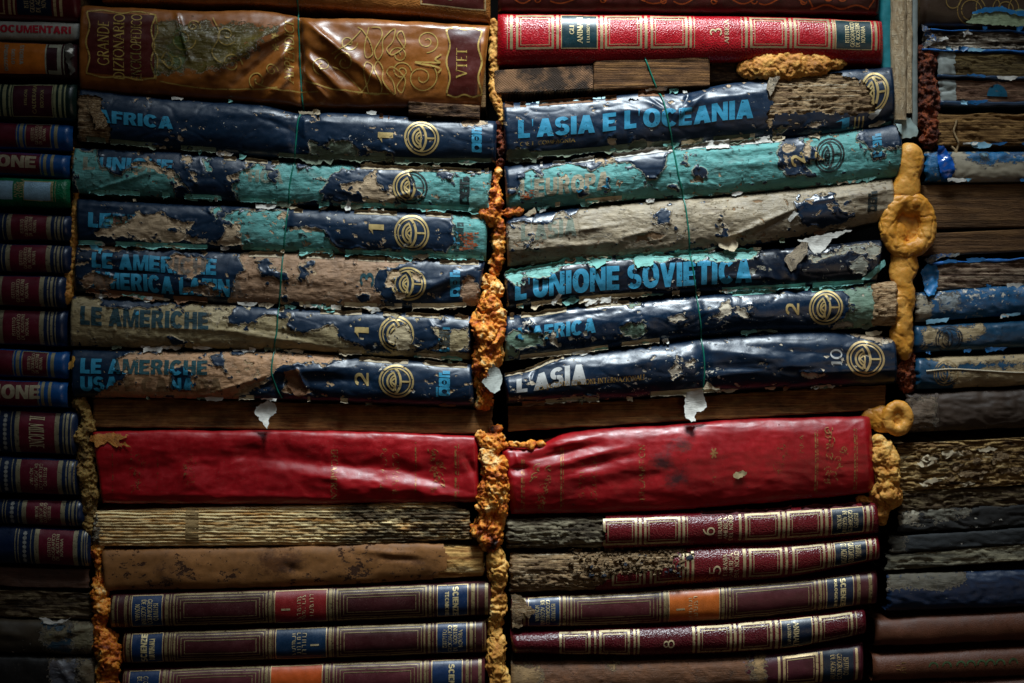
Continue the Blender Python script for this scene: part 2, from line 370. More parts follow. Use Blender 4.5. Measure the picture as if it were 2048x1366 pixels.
class Marks:
    """lettering, bands, frames: flat shapes in (x, q) with q = units below the spine's top edge, laid on the surface"""
    def __init__(s, sp): s.sp = sp; s.V = []; s.F = []; s.n = 0; s.Z = []; s.z = 0.0; s.relief = True
    def add(s, V, F, ramp=False):
        V = np.asarray(V, float); s.V.append(V); k = len(V)
        s.Z.append(s.z+(np.tile(np.linspace(0, .05, k//2), 2) if ramp else np.zeros(k))); s.z += .06 if ramp else 0.0
        s.F += [[i+s.n for i in f] for f in F]; s.n += len(V)
    def rect(s, x0, x1, v0, v1, step=7):
        H = s.sp.H; nx = max(1, int(abs(x1-x0)/step)); ny = max(1, int(abs(v1-v0)*H/3.5))
        xs = np.linspace(x0, x1, nx+1); ys = np.linspace(v0*H, v1*H, ny+1)
        V = [(x, y) for x in xs for y in ys]; m = ny+1
        s.add(V, [(i*m+j, i*m+j+1, (i+1)*m+j+1, (i+1)*m+j) for i in range(nx) for j in range(ny)])
    def frame(s, x0, x1, v0, v1, w=4):
        wv = w*.8/s.sp.H
        s.rect(x0, x0+w, v0, v1); s.rect(x1-w, x1, v0, v1); s.rect(x0+w, x1-w, v0, v0+wv); s.rect(x0+w, x1-w, v1-wv, v1)
    def stroke(s, pts, w, closed=False, taper=False):
        P = np.array(pts, float); 
        if closed: P = np.vstack([P, P[:1]])
        out = [P[0]]
        for a, b in zip(P[:-1], P[1:]):
            n = max(1, int(np.hypot(*(b-a))/4.5)); out += [a+(b-a)*t for t in np.linspace(0, 1, n+1)[1:]]
        P = np.array(out); T = np.gradient(P, axis=0); T /= np.linalg.norm(T, axis=1)[:, None]+1e-9
        if closed: T[0] = T[-1] = (T[0]+T[-1])/np.linalg.norm(T[0]+T[-1])
        Nn = np.stack([-T[:, 1], T[:, 0]], 1); ww = np.full(len(P), w/2.)
        if taper: ww = ww*(.45+.55*np.abs(np.sin(np.linspace(0, 3.2, len(P))*3)))
        V = np.vstack([P+Nn*ww[:, None], P-Nn*ww[:, None]]); n = len(P)
        s.add(V, [(i, i+1, n+i+1, n+i) for i in range(n-1)], True)
    def ring(s, x, v, r, w, a0=0, a1=360, ax=1.0):
        a = np.radians(np.linspace(a0, a1, 40)); H = s.sp.H
        s.stroke([(x+r*ax*math.cos(t), v*H+r*math.sin(t)) for t in a], w)
    def glyphs(s, V2, F, x, v, rot=0, sx=1.0, sy=1.0):
        """V2 in text units, y up; placed with its centre at x, v"""
        V2 = np.asarray(V2, float)*[sx, sy]; c, sn = math.cos(R(rot)), math.sin(R(rot))
        X = V2[:, 0]*c-V2[:, 1]*sn; Y = V2[:, 0]*sn+V2[:, 1]*c
        s.add(np.stack([x+X, v*s.sp.H-Y], 1), F)
    def text(s, body, x0, x1, v0, v1, rot=0, fat=.0, style='sans'):
        """fills the box x0..x1, v0..v1 (rot 0, 90 or -90)"""
        V, F = {'sans': sans, 'heavy': heavy, 'roman': roman_u}[style](body, fat)
        V = np.array(V); lo, hi = V.min(0), V.max(0); V = V-(lo+hi)/2; sz = hi-lo; H = s.sp.H
        bw, bh = x1-x0, (v1-v0)*H
        if rot in (90, -90): bw, bh = bh, bw
        k = (bw/sz[0], bh/sz[1])
        V = V*[k[0], k[1]]; V, F = grid_cut(V, F, 9, 5)
        s.glyphs(V, F, (x0+x1)/2, (v0+v1)/2, rot)
    def build(s, name, mat, parent, off=.7):
        if not s.V: return None
        V = np.vstack(s.V); sp = s.sp; P, N = sp.at(V[:, 0], V[:, 1]/sp.H, off)
        Z = np.concatenate(s.Z) if s.Z else None
        if Z is not None and len(Z) == len(P): P = P+N*Z[:, None]
        F = s.F
        X, Y = P[:, 0], P[:, 1]
        keepx = (V[:, 0] > sp.xl[0]-1) & (V[:, 0] < sp.xr[0]+1)
        h = sp.hole(X, Y); F = [f for f in F if all(keepx[i] for i in f) and (h is None or not all(h[i] for i in f))]
        return to_mesh(name, P, F, mat, parent, sp.attrs(X, Y))

def grid_cut(V, F, gx, gy):
    bm = bmesh.new(); vs = [bm.verts.new((a, b, 0)) for a, b in V]
    for f in F:
        try: bm.faces.new([vs[i] for i in f])
        except ValueError: pass
    lo, hi = V.min(0), V.max(0)
    for ax, g in ((0, gx), (1, gy)):
        for t in np.arange(lo[ax]+g, hi[ax], g):
            co = [0, 0, 0]; co[ax] = t; no = [0, 0, 0]; no[ax] = 1
            bmesh.ops.bisect_plane(bm, geom=bm.verts[:]+bm.edges[:]+bm.faces[:], plane_co=co, plane_no=no, dist=1e-4)
    bm.verts.index_update(); out = np.array([(v.co.x, v.co.y) for v in bm.verts]); ff = [[v.index for v in f.verts] for f in bm.faces]
    bm.free(); return out, ff
_tc = {}
def sans(body, fat):
    if (body, fat) in _tc: return _tc[(body, fat)]
    c = bpy.data.curves.new('lettering', 'FONT'); c.body = body; c.offset = fat; c.resolution_u = 4; c.space_line = .82; c.align_x = 'CENTER'
    o = bpy.data.objects.new('lettering', c); COL.objects.link(o); me = o.to_mesh()
    V = [(v.co.x, v.co.y) for v in me.vertices]; F = [list(p.vertices) for p in me.polygons]
    o.to_mesh_clear(); bpy.data.objects.remove(o); bpy.data.curves.remove(c)
    _tc[(body, fat)] = (V, F); return V, F
def arc(cx, cy, rx, ry, a0, a1, n=14):
    return [(cx+rx*math.cos(R(a)), cy+ry*math.sin(R(a))) for a in np.linspace(a0, a1, n)]
T_, t_ = .15, .065
GL = {  # roman capitals: width, strokes (weight, points), serif spots
 'A': (.8, [(t_, [(.06, 0), (.4, 1)]), (T_, [(.4, 1), (.74, 0)]), (t_, [(.18, .34), (.6, .34)])], [(.06, 0), (.74, 0)]),
 'B': (.68, [(T_, [(.16, 0), (.16, 1)]), (t_*1.5, [(.16, 1)]+arc(.36, .76, .2, .24, 90, -90)+[(.16, .52)]), (t_*1.5, [(.16, .52)]+arc(.38, .26, .24, .26, 90, -90)+[(.16, 0)])], []),
 'C': (.76, [(t_*1.7, arc(.44, .5, .36, .5, 45, 315, 22))], []),
 'D': (.8, [(T_, [(.16, 0), (.16, 1)]), (t_*1.7, [(.16, 1)]+arc(.34, .5, .38, .5, 90, -90, 20)+[(.16, 0)])], []),
 'E': (.62, [(T_, [(.16, 0), (.16, 1)]), (t_, [(.08, .97), (.56, .97)]), (t_, [(.16, .52), (.46, .52)]), (t_, [(.08, .03), (.58, .03)])], []),
 'F': (.58, [(T_, [(.16, 0), (.16, 1)]), (t_, [(.08, .97), (.54, .97)]), (t_, [(.16, .52), (.44, .52)])], [(.16, 0)]),
 'G': (.84, [(t_*1.7, arc(.44, .5, .36, .5, 45, 330, 22)), (T_*.8, [(.72, .02), (.72, .42)]), (t_, [(.58, .42), (.82, .42)])], []),
 'H': (.84, [(T_, [(.16, 0), (.16, 1)]), (T_, [(.68, 0), (.68, 1)]), (t_, [(.16, .52), (.68, .52)])], [(.16, 0), (.68, 0), (.16, 1), (.68, 1)]),
 'I': (.34, [(T_, [(.17, 0), (.17, 1)])], [(.17, 0), (.17, 1)]),
 'L': (.6, [(T_, [(.16, 0), (.16, 1)]), (t_, [(.08, .03), (.56, .03)])], [(.16, 1)]),
 'M': (.96, [(t_, [(.14, 0), (.17, 1)]), (T_, [(.17, 1), (.47, .1)]), (t_, [(.47, .1), (.78, 1)]), (T_, [(.78, 1), (.82, 0)])], [(.14, 0), (.82, 0)]),
 'N': (.86, [(t_, [(.16, 0), (.16, 1)]), (T_, [(.16, 1), (.7, 0)]), (t_, [(.7, 0), (.7, 1)])], [(.16, 0), (.7, 1)]),
 'O': (.88, [(t_*1.8, arc(.44, .5, .36, .5, 0, 360, 28))], []),
 'P': (.62, [(T_, [(.16, 0), (.16, 1)]), (t_*1.5, [(.16, 1)]+arc(.34, .74, .22, .26, 90, -90)+[(.16, .48)])], [(.16, 0)]),
 'R': (.72, [(T_, [(.16, 0), (.16, 1)]), (t_*1.5, [(.16, 1)]+arc(.34, .75, .22, .25, 90, -90)+[(.16, .5)]), (T_, [(.34, .5), (.66, 0)])], [(.16, 0), (.66, 0)]),
 'S': (.58, [(t_*1.9, arc(.29, .75, .19, .24, 30, 250, 12)+arc(.29, .26, .21, .26, 80, -150, 14))], []),
 'T': (.74, [(T_, [(.37, 0), (.37, 1)]), (t_, [(.04, .97), (.7, .97)])], [(.37, 0)]),
 'U': (.8, [(T_, [(.16, 1), (.16, .3)]), (t_*1.4, [(.16, .34)]+arc(.4, .3, .24, .3, 180, 360)+[(.64, 1)])], [(.16, 1), (.64, 1)]),
 'V': (.8, [(T_, [(.08, 1), (.42, 0)]), (t_, [(.42, 0), (.74, 1)])], [(.08, 1), (.74, 1)]),
 'Z': (.72, [(t_, [(.08, .97), (.64, .97)]), (T_, [(.62, .97), (.1, .03)]), (t_, [(.08, .03), (.66, .03)])], []),
 'X': (.76, [(T_, [(.08, 1), (.68, 0)]), (t_, [(.68, 1), (.08, 0)])], [(.08, 1), (.68, 1), (.08, 0), (.68, 0)]),
 '*': (.5, [(t_, [(.05, .5), (.45, .5)]), (t_, [(.15, .3), (.35, .7)]), (t_, [(.15, .7), (.35, .3)])], []),
 '3': (.6, [(t_*1.8, arc(.28, .76, .2, .23, 150, -80, 12)+arc(.28, .27, .24, .27, 80, -150, 14))], []),
 '6': (.66, [(t_*1.8, arc(.33, .3, .25, .3, 0, 360, 20)), (t_*1.8, arc(.6, .36, .52, .62, 180, 100, 10))], []),
 '5': (.6, [(t_, [(.14, 1), (.5, 1)]), (t_, [(.14, 1), (.12, .58)]), (t_*1.8, arc(.27, .32, .25, .3, 110, -150, 16))], []),
 '8': (.6, [(t_*1.6, arc(.3, .76, .2, .23, 0, 360, 18)), (t_*1.8, arc(.3, .27, .25, .28, 0, 360, 20))], []),
 '0': (.66, [(t_*1.8, arc(.33, .5, .24, .5, 0, 360, 24))], []),
 '1': (.36, [(T_, [(.18, 0), (.18, 1)]), (t_, [(.04, .82), (.18, .98)])], [(.18, 0)]),
 "'": (.2, [(.08, [(.1, 1), (.1, .72)])], []),
}
def union2d(V, F, eps=1e-4):
    A = np.asarray(V, float); T = []
    for f in F:
        for k in range(1, len(f)-1):
            a, b, c = f[0], f[k], f[k+1]; ar = (A[b, 0]-A[a, 0])*(A[c, 1]-A[a, 1])-(A[b, 1]-A[a, 1])*(A[c, 0]-A[a, 0])
            if abs(ar) > 1e-9: T.append([a, b, c] if ar > 0 else [a, c, b])
    vs, es, fs, _a, _b, of = delaunay_2d_cdt([Vector(p) for p in V], [], T, 0, eps)
    return [(v.x, v.y) for v in vs], [list(f) for f, o in zip(fs, of) if len(o)]
def q(*p): return [list(p)]
def ann(cx, cy, rx, ry, tx, ty, a0, a1, n=14):
    A = [R(a) for a in np.linspace(a0, a1, n)]; e = .88
    sg = lambda v: math.copysign(abs(v)**e, v)
    o = [(cx+rx*sg(math.cos(a)), cy+ry*sg(math.sin(a))) for a in A]; i = [(cx+(rx-tx)*math.cos(a), cy+(ry-ty)*math.sin(a)) for a in A]
    return [[o[k], o[k+1], i[k+1], i[k]] for k in range(n-1)]
def bar(x0, y0, x1, y1): return [[(x0, y0), (x1, y0), (x1, y1), (x0, y1)]]
S_ = .3; h_ = .225
HV = {
 'A': (.92, q((0, 0), (.32, 0), (.62, 1), (.29, 1))+q((.91, 0), (.59, 0), (.29, 1), (.62, 1))+q((.2, .17), (.71, .17), (.64, .37), (.27, .37))),
 'C': (.88, ann(.44, .5, .44, .52, S_, h_, 38, 322, 22)),
 'D': (.86, bar(0, 0, S_, 1)+ann(.36, .5, .5, .5, S_, h_, -90, 90)+bar(S_*.9, 0, .37, h_)+bar(S_*.9, 1-h_, .37, 1)),
 'E': (.74, bar(0, 0, S_, 1)+bar(S_*.9, 0, .7, h_)+bar(S_*.9, .4, .66, .6)+bar(S_*.9, 1-h_, .7, 1)),
 'F': (.7, bar(0, 0, S_, 1)+bar(S_*.9, .38, .62, .58)+bar(S_*.9, 1-h_, .68, 1)),
 'G': (.9, ann(.44, .5, .44, .52, S_, h_, 40, 345, 22)+bar(.45, .3, .88, .5)+bar(.68, 0, .88, .4)),
 'H': (.84, bar(0, 0, S_, 1)+bar(.83-S_, 0, .83, 1)+bar(S_*.9, .4, .6, .6)),
 'I': (.34, bar(.02, 0, .02+S_, 1)),
 'L': (.66, bar(0, 0, S_, 1)+bar(S_*.9, 0, .63, h_+.02)),
 'M': (1.04, bar(0, 0, .23, 1)+bar(.8, 0, 1.03, 1)+q((.1, 1), (.33, 1), (.6, 0), (.41, 0))+q((.93, 1), (.7, 1), (.43, 0), (.62, 0))),
 'N': (.86, bar(0, 0, .25, 1)+bar(.6, 0, .85, 1)+q((.0, 1), (.28, 1), (.85, 0), (.57, 0))),
 'O': (.92, ann(.46, .5, .46, .52, S_, h_, 0, 360, 30)),
 'P': (.78, bar(0, 0, S_, 1)+ann(.4, .68, .36, .32, S_*.95, h_*.9, -90, 90)+bar(S_*.9, .36, .41, .54)+bar(S_*.9, 1-h_*.9, .41, 1)),
 'R': (.82, bar(0, 0, S_, 1)+ann(.42, .7, .36, .3, S_*.95, h_*.9, -90, 90)+bar(S_*.9, .4, .43, .57)+bar(S_*.9, 1-h_*.9, .43, 1)+q((.34, .45), (.6, .5), (.81, 0), (.52, 0))),
 'S': (.78, ann(.38, .71, .37, .305, .26, .2, 25, 262, 16)+ann(.38, .295, .39, .31, .26, .2, 90, -160, 16)),
 'T': (.72, bar(.36-S_/2, 0, .36+S_/2, 1)+bar(0, 1-h_, .72, 1)),
 'U': (.84, bar(0, .38, S_, 1)+bar(.83-S_, .38, .83, 1)+ann(.415, .4, .415, .42, S_, h_+.02, 180, 360)),
 'V': (.86, q((0, 1), (.29, 1), (.57, 0), (.29, 0))+q((.86, 1), (.57, 1), (.29, 0), (.57, 0))),
 'Z': (.76, bar(0, 0, .74, h_)+bar(0, 1-h_, .74, 1)+q((0, .1), (.3, .1), (.74, .9), (.44, .9))),
 "'": (.24, q((.03, 1.02), (.1, 1.02), (.08, .62), (.05, .62))),
 '1': (.5, bar(.2, 0, .42, 1)+q((0, .7), (.25, .76), (.25, 1), (.16, .88))),
 '2': (.7, ann(.34, .68, .33, .32, .17, .15, 170, -30, 14)+q((.5, .58), (.66, .5), (.22, .1), (.02, .14))+bar(0, 0, .68, .16)),
 '3': (.68, ann(.32, .73, .3, .27, .17, .14, 160, -90, 14)+ann(.32, .29, .34, .3, .17, .14, 90, -160, 14)),
 '0': (.66, ann(.33, .5, .32, .52, .16, .1, 0, 360, 24)),
}
def heavy(body, fat):
    key = ('hv', body, fat)
    if key in _tc: return _tc[key]
    V = []; F = []; lines = body.split('\n'); ws = [sum(HV.get(c, (.36,))[0]+.045 for c in ln) for ln in lines]; mw = max(ws)
    for li, ln in enumerate(lines):
        x = (mw-ws[li])/2 if fat == 0 else 0
        for ch in ln:
            if ch not in HV: x += .36; continue
            w, qs = HV[ch]; v = []; f = []
            for p in qs: f.append([len(v)+i for i in range(len(p))]); v += p
            v, f = union2d(v, f); b = len(V); V += [(a+x, c-li*1.22) for a, c in v]; F += [[i+b for i in g] for g in f]; x += w+.045
    _tc[key] = (V, F); return V, F
def mk_union(m): return m          # crossing strokes already sit a hair above one another
def frame_union(m):
    V = np.vstack(m.V); v, f = union2d(V, m.F, 1e-3); m.V = [np.array(v)]; m.F = f; m.n = len(v); m.Z = []; return m
_go = {}
def roman_u(body, fat):
    V = []; F = []; lines = body.split('\n'); ws = [sum(GL.get(ch, (.4,))[0] for ch in ln) for ln in lines]; mw = max(ws)
    for li, ln in enumerate(lines):
        x = (mw-ws[li])/2
        for ch in ln:
            if ch not in GL: x += .4; continue
            if (ch, fat) not in _go:
                w, st, se = GL[ch]; v = []; f = []
                for k, pts in list(st)+[(t_, [(a-.13, b if b else .02), (a+.13, b if b else .02)]) for a, b in se]:
                    k = k+fat; P = np.array(pts, float); T = np.gradient(P, axis=0) if len(P) > 2 else np.array([P[1]-P[0]]*2)
                    T /= np.linalg.norm(T, axis=1)[:, None]+1e-9; Nn = np.stack([-T[:, 1], T[:, 0]], 1)*k/2; b0 = len(v); n = len(P)
                    v += (P+Nn).tolist()+(P-Nn).tolist(); f += [[b0+i, b0+i+1, b0+n+i+1, b0+n+i] for i in range(n-1)]
                _go[(ch, fat)] = (w,)+tuple(union2d(v, f))
            w, v, f = _go[(ch, fat)]; b = len(V); V += [(a+x, c-li*1.42) for a, c in v]; F += [[i+b for i in g] for g in f]; x += w
    return V, F

# ------------------------------------------------------------ loose pieces
def scrap(name, poly, D, mat, parent=None, curl=8, ang=0, seed=1, jag=2.0, label=None, crump=3.0):
    P = np.array(poly, float); out = []
    for a, b in zip(P, np.roll(P, -1, 0)):
        n = max(1, int(np.hypot(*(b-a))/3)); out += [a+(b-a)*t for t in np.linspace(0, 1, n, endpoint=False)]
    B = np.array(out); B = B+np.stack([fbm(B[:, 0]*.12, B[:, 1]*.12, seed, 3), fbm(B[:, 0]*.12, B[:, 1]*.12, seed+7, 3)], 1)*jag*1.5
    lo, hi = B.min(0), B.max(0); gx, gy = np.meshgrid(np.arange(lo[0]+2, hi[0], 4), np.arange(lo[1]+2, hi[1], 4))
    gx, gy = gx.ravel(), gy.ravel(); ins = sdf(B, gx, gy) > 1.5
    pts = [Vector(p) for p in B]+[Vector(p) for p in np.stack([gx[ins], gy[ins]], 1)]; nb = len(B)
    vs, es, fs, *_ = delaunay_2d_cdt(pts, [], [list(range(nb))], 1, 1e-5)
    V = np.array([(v.x, v.y) for v in vs]); c = (lo+hi)/2; r = max(hi-lo)/2
    a = R(ang); t = ((V[:, 0]-c[0])*math.cos(a)+(V[:, 1]-c[1])*math.sin(a))/r
    zc = float(depth_at(np.array([c[0]]), np.array([c[1]]), D-6)[0]); zl = np.maximum(depth_at(V[:, 0], V[:, 1], zc-5), zc-7)
    Z = zl+.9+np.abs(curl)*t*t*1.1+np.clip(curl*.4*t, 0, 9)+.5*crump+.5*fbm(V[:, 0]*.05, V[:, 1]*.05, seed+3, 3)*crump
    V3 = np.stack([V[:, 0], V[:, 1], Z], 1); n = len(V3)
    o = to_mesh(name, V3, [list(f) for f in fs], mat, parent, {'pc': V3+[0, 0, seed*3.1]})
    if label: o['label'] = label
    return o
def ragged(sp, side, x0, x1, hmax, mat, parent, seed=0, name='torn_paper_edge', cover=.6, lift=5, thr=0.0):
    """a torn strip of cover paper standing out along a long edge of the spine"""
    xs = np.arange(x0, x1, 2.5); rs = np.random.RandomState(seed+3)
    base = fbm(xs*.018, 0*xs, seed+1.1, 3)+cover-.5
    ch = np.floor(xs/rs.uniform(22, 50)+fbm(xs*.03, 0*xs, seed, 2)*1.6); cv = np.array([np.random.RandomState(int(c)*7+seed & 0xffff).uniform(.2, 1) for c in ch])
    h = np.clip(base*2.6, 0, 1)*(.35+.65*cv)*hmax*(.75+.5*fbm(xs*.05, 0*xs, seed+8, 3))+fbm(xs*.16, 0*xs, seed+4, 4, .7)*2.2; h = np.where(fbm(xs*.011, 0*xs, seed+2.2, 3, .6)*.8+cover-.45 > 0, np.maximum(h, 1.2+np.abs(fbm(xs*.09, 0*xs, seed+5, 3))*3), 0)
    vf0 = .03 if side == 'top' else .97; sg = -1 if side == 'top' else 1
    inner = .10
    e0, _ = sp.at(xs, np.full(xs.shape, inner if side == 'top' else 1-inner), .8); e, _ = sp.at(xs, np.full(xs.shape, vf0), 1.2)
    lf = lift*(1+fbm(xs*.05, 0*xs, seed+6, 3)*1.3)
    rows = [e0, e]
    for t in (.35, .7, 1.0):
        rows.append(np.stack([xs+fbm(xs*.1, t+0*xs, seed, 2)*1.5, e[:, 1]+sg*h*t, e[:, 2]+lf*t*t+2*t], 1))
    V = np.stack(rows, 1); n0, n1 = V.shape[:2]; idx = np.arange(n0*n1).reshape(n0, n1)
    F = np.stack([idx[:-1, :-1], idx[:-1, 1:], idx[1:, 1:], idx[1:, :-1]], -1)
    ok = (h[:-1] > 0) & (h[1:] > 0); F = F[ok].reshape(-1, 4)
    if not len(F): return None
    V = V.reshape(-1, 3); return to_mesh(name, V, F, mat, parent, {'pc': V+[0, 0, seed]})
def wire(name, pts, r, mat, parent=None, seed=0, wig=.6, drape=True):
    P = np.array(pts, float); t = np.arange(len(P)); fx, fy, fz = (curve(np.stack([t, P[:, i]], 1)) for i in range(3))
    tt = np.linspace(0, len(P)-1, (len(P)-1)*14+1); C = np.stack([fx(tt), fy(tt), fz(tt)], 1)
    C = C+np.stack([fbm(C[:, 1]*.03, C[:, 0]*.03, seed, 3), 0*tt, fbm(C[:, 1]*.03, C[:, 0]*.03, seed+5, 3)], 1)*wig
    if drape:
        z = depth_at(C[:, 0], C[:, 1], -12)
        mx = np.array([max(z[max(0, i-5):i+6]) for i in range(len(z))]); z = np.maximum(mx*.35+z*.65, z)
        for _ in range(6): z = np.maximum(np.convolve(np.pad(z, 1, 'edge'), [.25, .5, .25], 'valid'), depth_at(C[:, 0], C[:, 1], -12))
        C[:, 2] = z+r*.9
    T = np.gradient(C, axis=0); T /= np.linalg.norm(T, axis=1)[:, None]
    A = np.cross(T, [0, 0, 1.]); A /= np.linalg.norm(A, axis=1)[:, None]+1e-9; B = np.cross(T, A); k = 8
    V = np.stack([C+r*(A*math.cos(a)+B*math.sin(a)) for a in np.linspace(0, 2*np.pi, k, endpoint=False)], 1).reshape(-1, 3)
    F = [[i*k+j, i*k+(j+1) % k, (i+1)*k+(j+1) % k, (i+1)*k+j] for i in range(len(C)-1) for j in range(k)]
    return to_mesh(name, V, np.array(F), mat, parent)
def foam(name, label, blobs, mat, vox=2.0, amp=3.0, freq=.05, crack=2.0, seed=0, group=None, smooth_it=10, cat='foam', swell=1.5, crumb=0.0):
    bm = bmesh.new()
    for b in blobs:
        x, y, d, rx, ry, rz = b[:6]; r = bmesh.ops.create_icosphere(bm, subdivisions=3, radius=1)
        for v in r['verts']: v.co = Vector((x+v.co.x*rx, y+v.co.y*ry, d+v.co.z*rz))
    me = bpy.data.meshes.new('tmp'); bm.to_mesh(me); bm.free()
    o = bpy.data.objects.new('tmp', me); COL.objects.link(o)
    md = o.modifiers.new('r', 'REMESH'); md.mode = 'VOXEL'; md.voxel_size = vox
    if smooth_it: sm = o.modifiers.new('s', 'SMOOTH'); sm.iterations = smooth_it; sm.factor = .5
    dg = bpy.context.evaluated_depsgraph_get(); dg.update(); ev = o.evaluated_get(dg); m2 = ev.to_mesh()
    n = len(m2.vertices); V = np.empty(n*3); m2.vertices.foreach_get('co', V); V = V.reshape(-1, 3)
    Nn = np.empty(n*3); m2.vertices.foreach_get('normal', Nn); Nn = Nn.reshape(-1, 3)
    F = [list(p.vertices) for p in m2.polygons]; ev.to_mesh_clear(); bpy.data.objects.remove(o)
    f2 = freq*.5; crumb = crumb or (0.3 if mat.name.startswith('smooth') else 1.3 if mat.name.startswith('yellow') else 2.4)
    dsp = fbm(V[:, 0]*freq, V[:, 1]*freq, V[:, 2]*freq+seed, 3, .5)*amp*.5+(ridge(V[:, 0]*f2+4, V[:, 1]*f2*.7, V[:, 2]*f2+seed, 2)-.8)*amp*.6+swell
    dsp = dsp+fbm(V[:, 0]*.13, V[:, 1]*.13, V[:, 2]*.13+seed, 4, .62)*crumb+np.clip(ridge(V[:, 0]*.07, V[:, 1]*.07, V[:, 2]*.07+seed+5, 3)-.7, -.5, 1)*crumb*1.1
    pitn = fbm(V[:, 0]*.1+7, V[:, 1]*.1, V[:, 2]*.1+seed+9, 2); dsp = dsp-np.clip(pitn-.35, 0, 1)*crumb*5
    rd = np.abs(pn(V[:, 0]*freq*.7+9, V[:, 1]*freq*.7, V[:, 2]*freq*.7+seed+3)); dsp = dsp-crack*np.exp(-(rd/.07)**2)
    if len(V) and F and all(len(f_) == 4 for f_ in F): F = np.array(F)
    V2 = V+Nn*dsp[:, None]
    ob = to_mesh(name, V2, F, mat, None, {'pc': V2}); return tag(ob, label, cat, group)
def block(name, x0, x1, y0, y1, Df, depth, mat, parent=None, rot=0, bev=2.0, seed=0, rough=1.0, sp=5):
    """a sawn board end / plank: rounded box whose front is a displaced grid"""
    s = Spine([(x0, y0), (x1, y0+rot*(x1-x0))], [(x0, y1), (x1, y1+rot*(x1-x0))], x0, x1, D=Df-bev*2, bulge=bev*2, p=9, sp=sp, back=depth, wob=.4, seed=seed, endr=4,
              disp=lambda X, Y, w: rough*(fbm(X*.015, Y*.25, seed, 3)*1.2))
    return s
# ============================================================ the setting behind the stacks
wallm = NB('dark_backing'); wallm = wallm.finish(srgb('#0d0b09'), .95, spec=.1)
bk = to_mesh('back_wall', [(-1400, -1400, -560), (3500, -1400, -560), (3500, 2800, -560), (-1400, 2800, -560)], [[0, 3, 2, 1]], wallm, smooth=False)
bk['kind'] = 'structure'

PG = pages_mat('page_edges', [(.3, srgb('#2a1a10')), (.5, srgb('#6b4b2c')), (.68, srgb('#b08d5c'))])
ATLAS = []; G2 = 'navy atlas volumes in the stacks either side of the central foam'; FLAPS = []
def book(name, label, top, bot, xl, xr, mat, group=None, cover='cover', pb=True, cat='book', **kw):
    xm = (xl if not isinstance(xl, tuple) else xl[0]); xe = (xr if not isinstance(xr, tuple) else xr[0])
    if group == G2: kw.update(peel=True, sp=2.3, wob=.9)
    sp = Spine(top, bot, xl, xr, **kw)
    cx = (xm+xe)/2; root = thing(name, label, cat, cx, float(sp.fb(cx)), group)
    c = sp.build(cover, mat, root)
    if pb:
        V = []; F = []
        for x in np.linspace(xm+9, xe-9, 6):
            yt, yb = float(sp.ft(x))+3, float(sp.fb(x))-3; d0 = sp.D-14
            V += [(x, yt, d0), (x, yb, d0), (x, yb, -sp.back+sp.D+8), (x, yt, -sp.back+sp.D+8)]
        for i in range(5):
            a = i*4; F += [[a, a+1, a+5, a+4], [a+1, a+2, a+6, a+5], [a+2, a+3, a+7, a+6], [a+3, a, a+4, a+7]]
        F += [[0, 3, 2, 1], [20, 21, 22, 23]]
        to_mesh('page_block', V, F, PG, root, smooth=False)
    if group == G2: ATLAS.append((root, sp, FLAPS[len(ATLAS) % 3], len(ATLAS)))
    return root, sp, c
def emblem(sp, root, x, v, r, mat, name='emblem', ax=1.0, off=.8):
    m = Marks(sp); H = sp.H; c = lambda px, py: (x+px*r*ax, v*H+py*r)
    w = r*.105
    m.ring(x, v, r, w*1.1, ax=ax); m.ring(x, v, r*.82, w*.75, ax=ax)
    A = lambda cx, cy, rx, ry, a, b, n=16: [c(cx+rx*math.cos(R(t)), cy+ry*math.sin(R(t))) for t in np.linspace(a, b, n)]
    m.stroke(A(-.42, 0, .68, .92, -62, 62), w*1.3)
    m.stroke([c(.28, 0), c(.8, 0)], w)
    m.stroke(A(.08, .02, .62, .62, 250, 110), w*1.1)
    m.stroke(A(.05, .02, .4, .4, 252, 108), w*.9)
    m.stroke(A(-.45, .0, .42, .72, -55, 55), w*.9)
    m.stroke([c(-.1, -.18), c(-.3, .02), c(-.1, .22)], w*.9)
    m.stroke([c(-.08, .22), c(-.05, .6)], w*.9)
    mk_union(m); return m.build(name, mat, root, off)
def deilogo(sp, root, x, v0, v1, mat, w=21, off=.8):
    m = Marks(sp); H = sp.H; y0, y1 = v0*H, v1*H; L = y1-y0; u = L/2.9; q0 = lambda a: (y0+a)/H
    for k in (0, 1):
        a = L-(k+1)*u*1.03; cy = (q0(a)+q0(a+u))/2
        # square with a round hole: ring plus corner fillers
        n = 28; outer = []; inner = []
        for i in range(n):
            t = 2*math.pi*i/n; ct, st = math.cos(t), math.sin(t); k_ = 1/max(abs(ct), abs(st)); k_ = min(k_, 1.3)
            outer.append((x+ct*k_*w/2, cy*H+st*k_*u/2)); inner.append((x+ct*w*.24, cy*H+st*u*.25))
        m.add(outer+inner, [(i, (i+1) % n, n+(i+1) % n, n+i) for i in range(n)])
        if k == 1: m.rect(x-w*.06, x+w*.06, cy-.2*u/H, cy+.2*u/H)
    a = L-2*1.03*u; m.rect(x-w*.5, x+w*.5, q0(a-u*.34), q0(a-u*.08)); m.rect(x-w*.5, x-w*.22, q0(a-u*.6), q0(a-u*.08-.5)) ; m.rect(x-w*.16, x+w*.5, q0(0), q0(a-u*.45))
    mk_union(m); return m.build('publisher_logo', mat, root, off)
def lettering(sp, root, body, x0, x1, v0, v1, mat, rot=0, style='roman', fat=.0, name='lettering', off=.9, label=None):
    m = Marks(sp); m.text(body, x0, x1, v0, v1, rot, fat, style); o = m.build(name, mat, root, off)
    if label and o: o['label'] = label
    return o
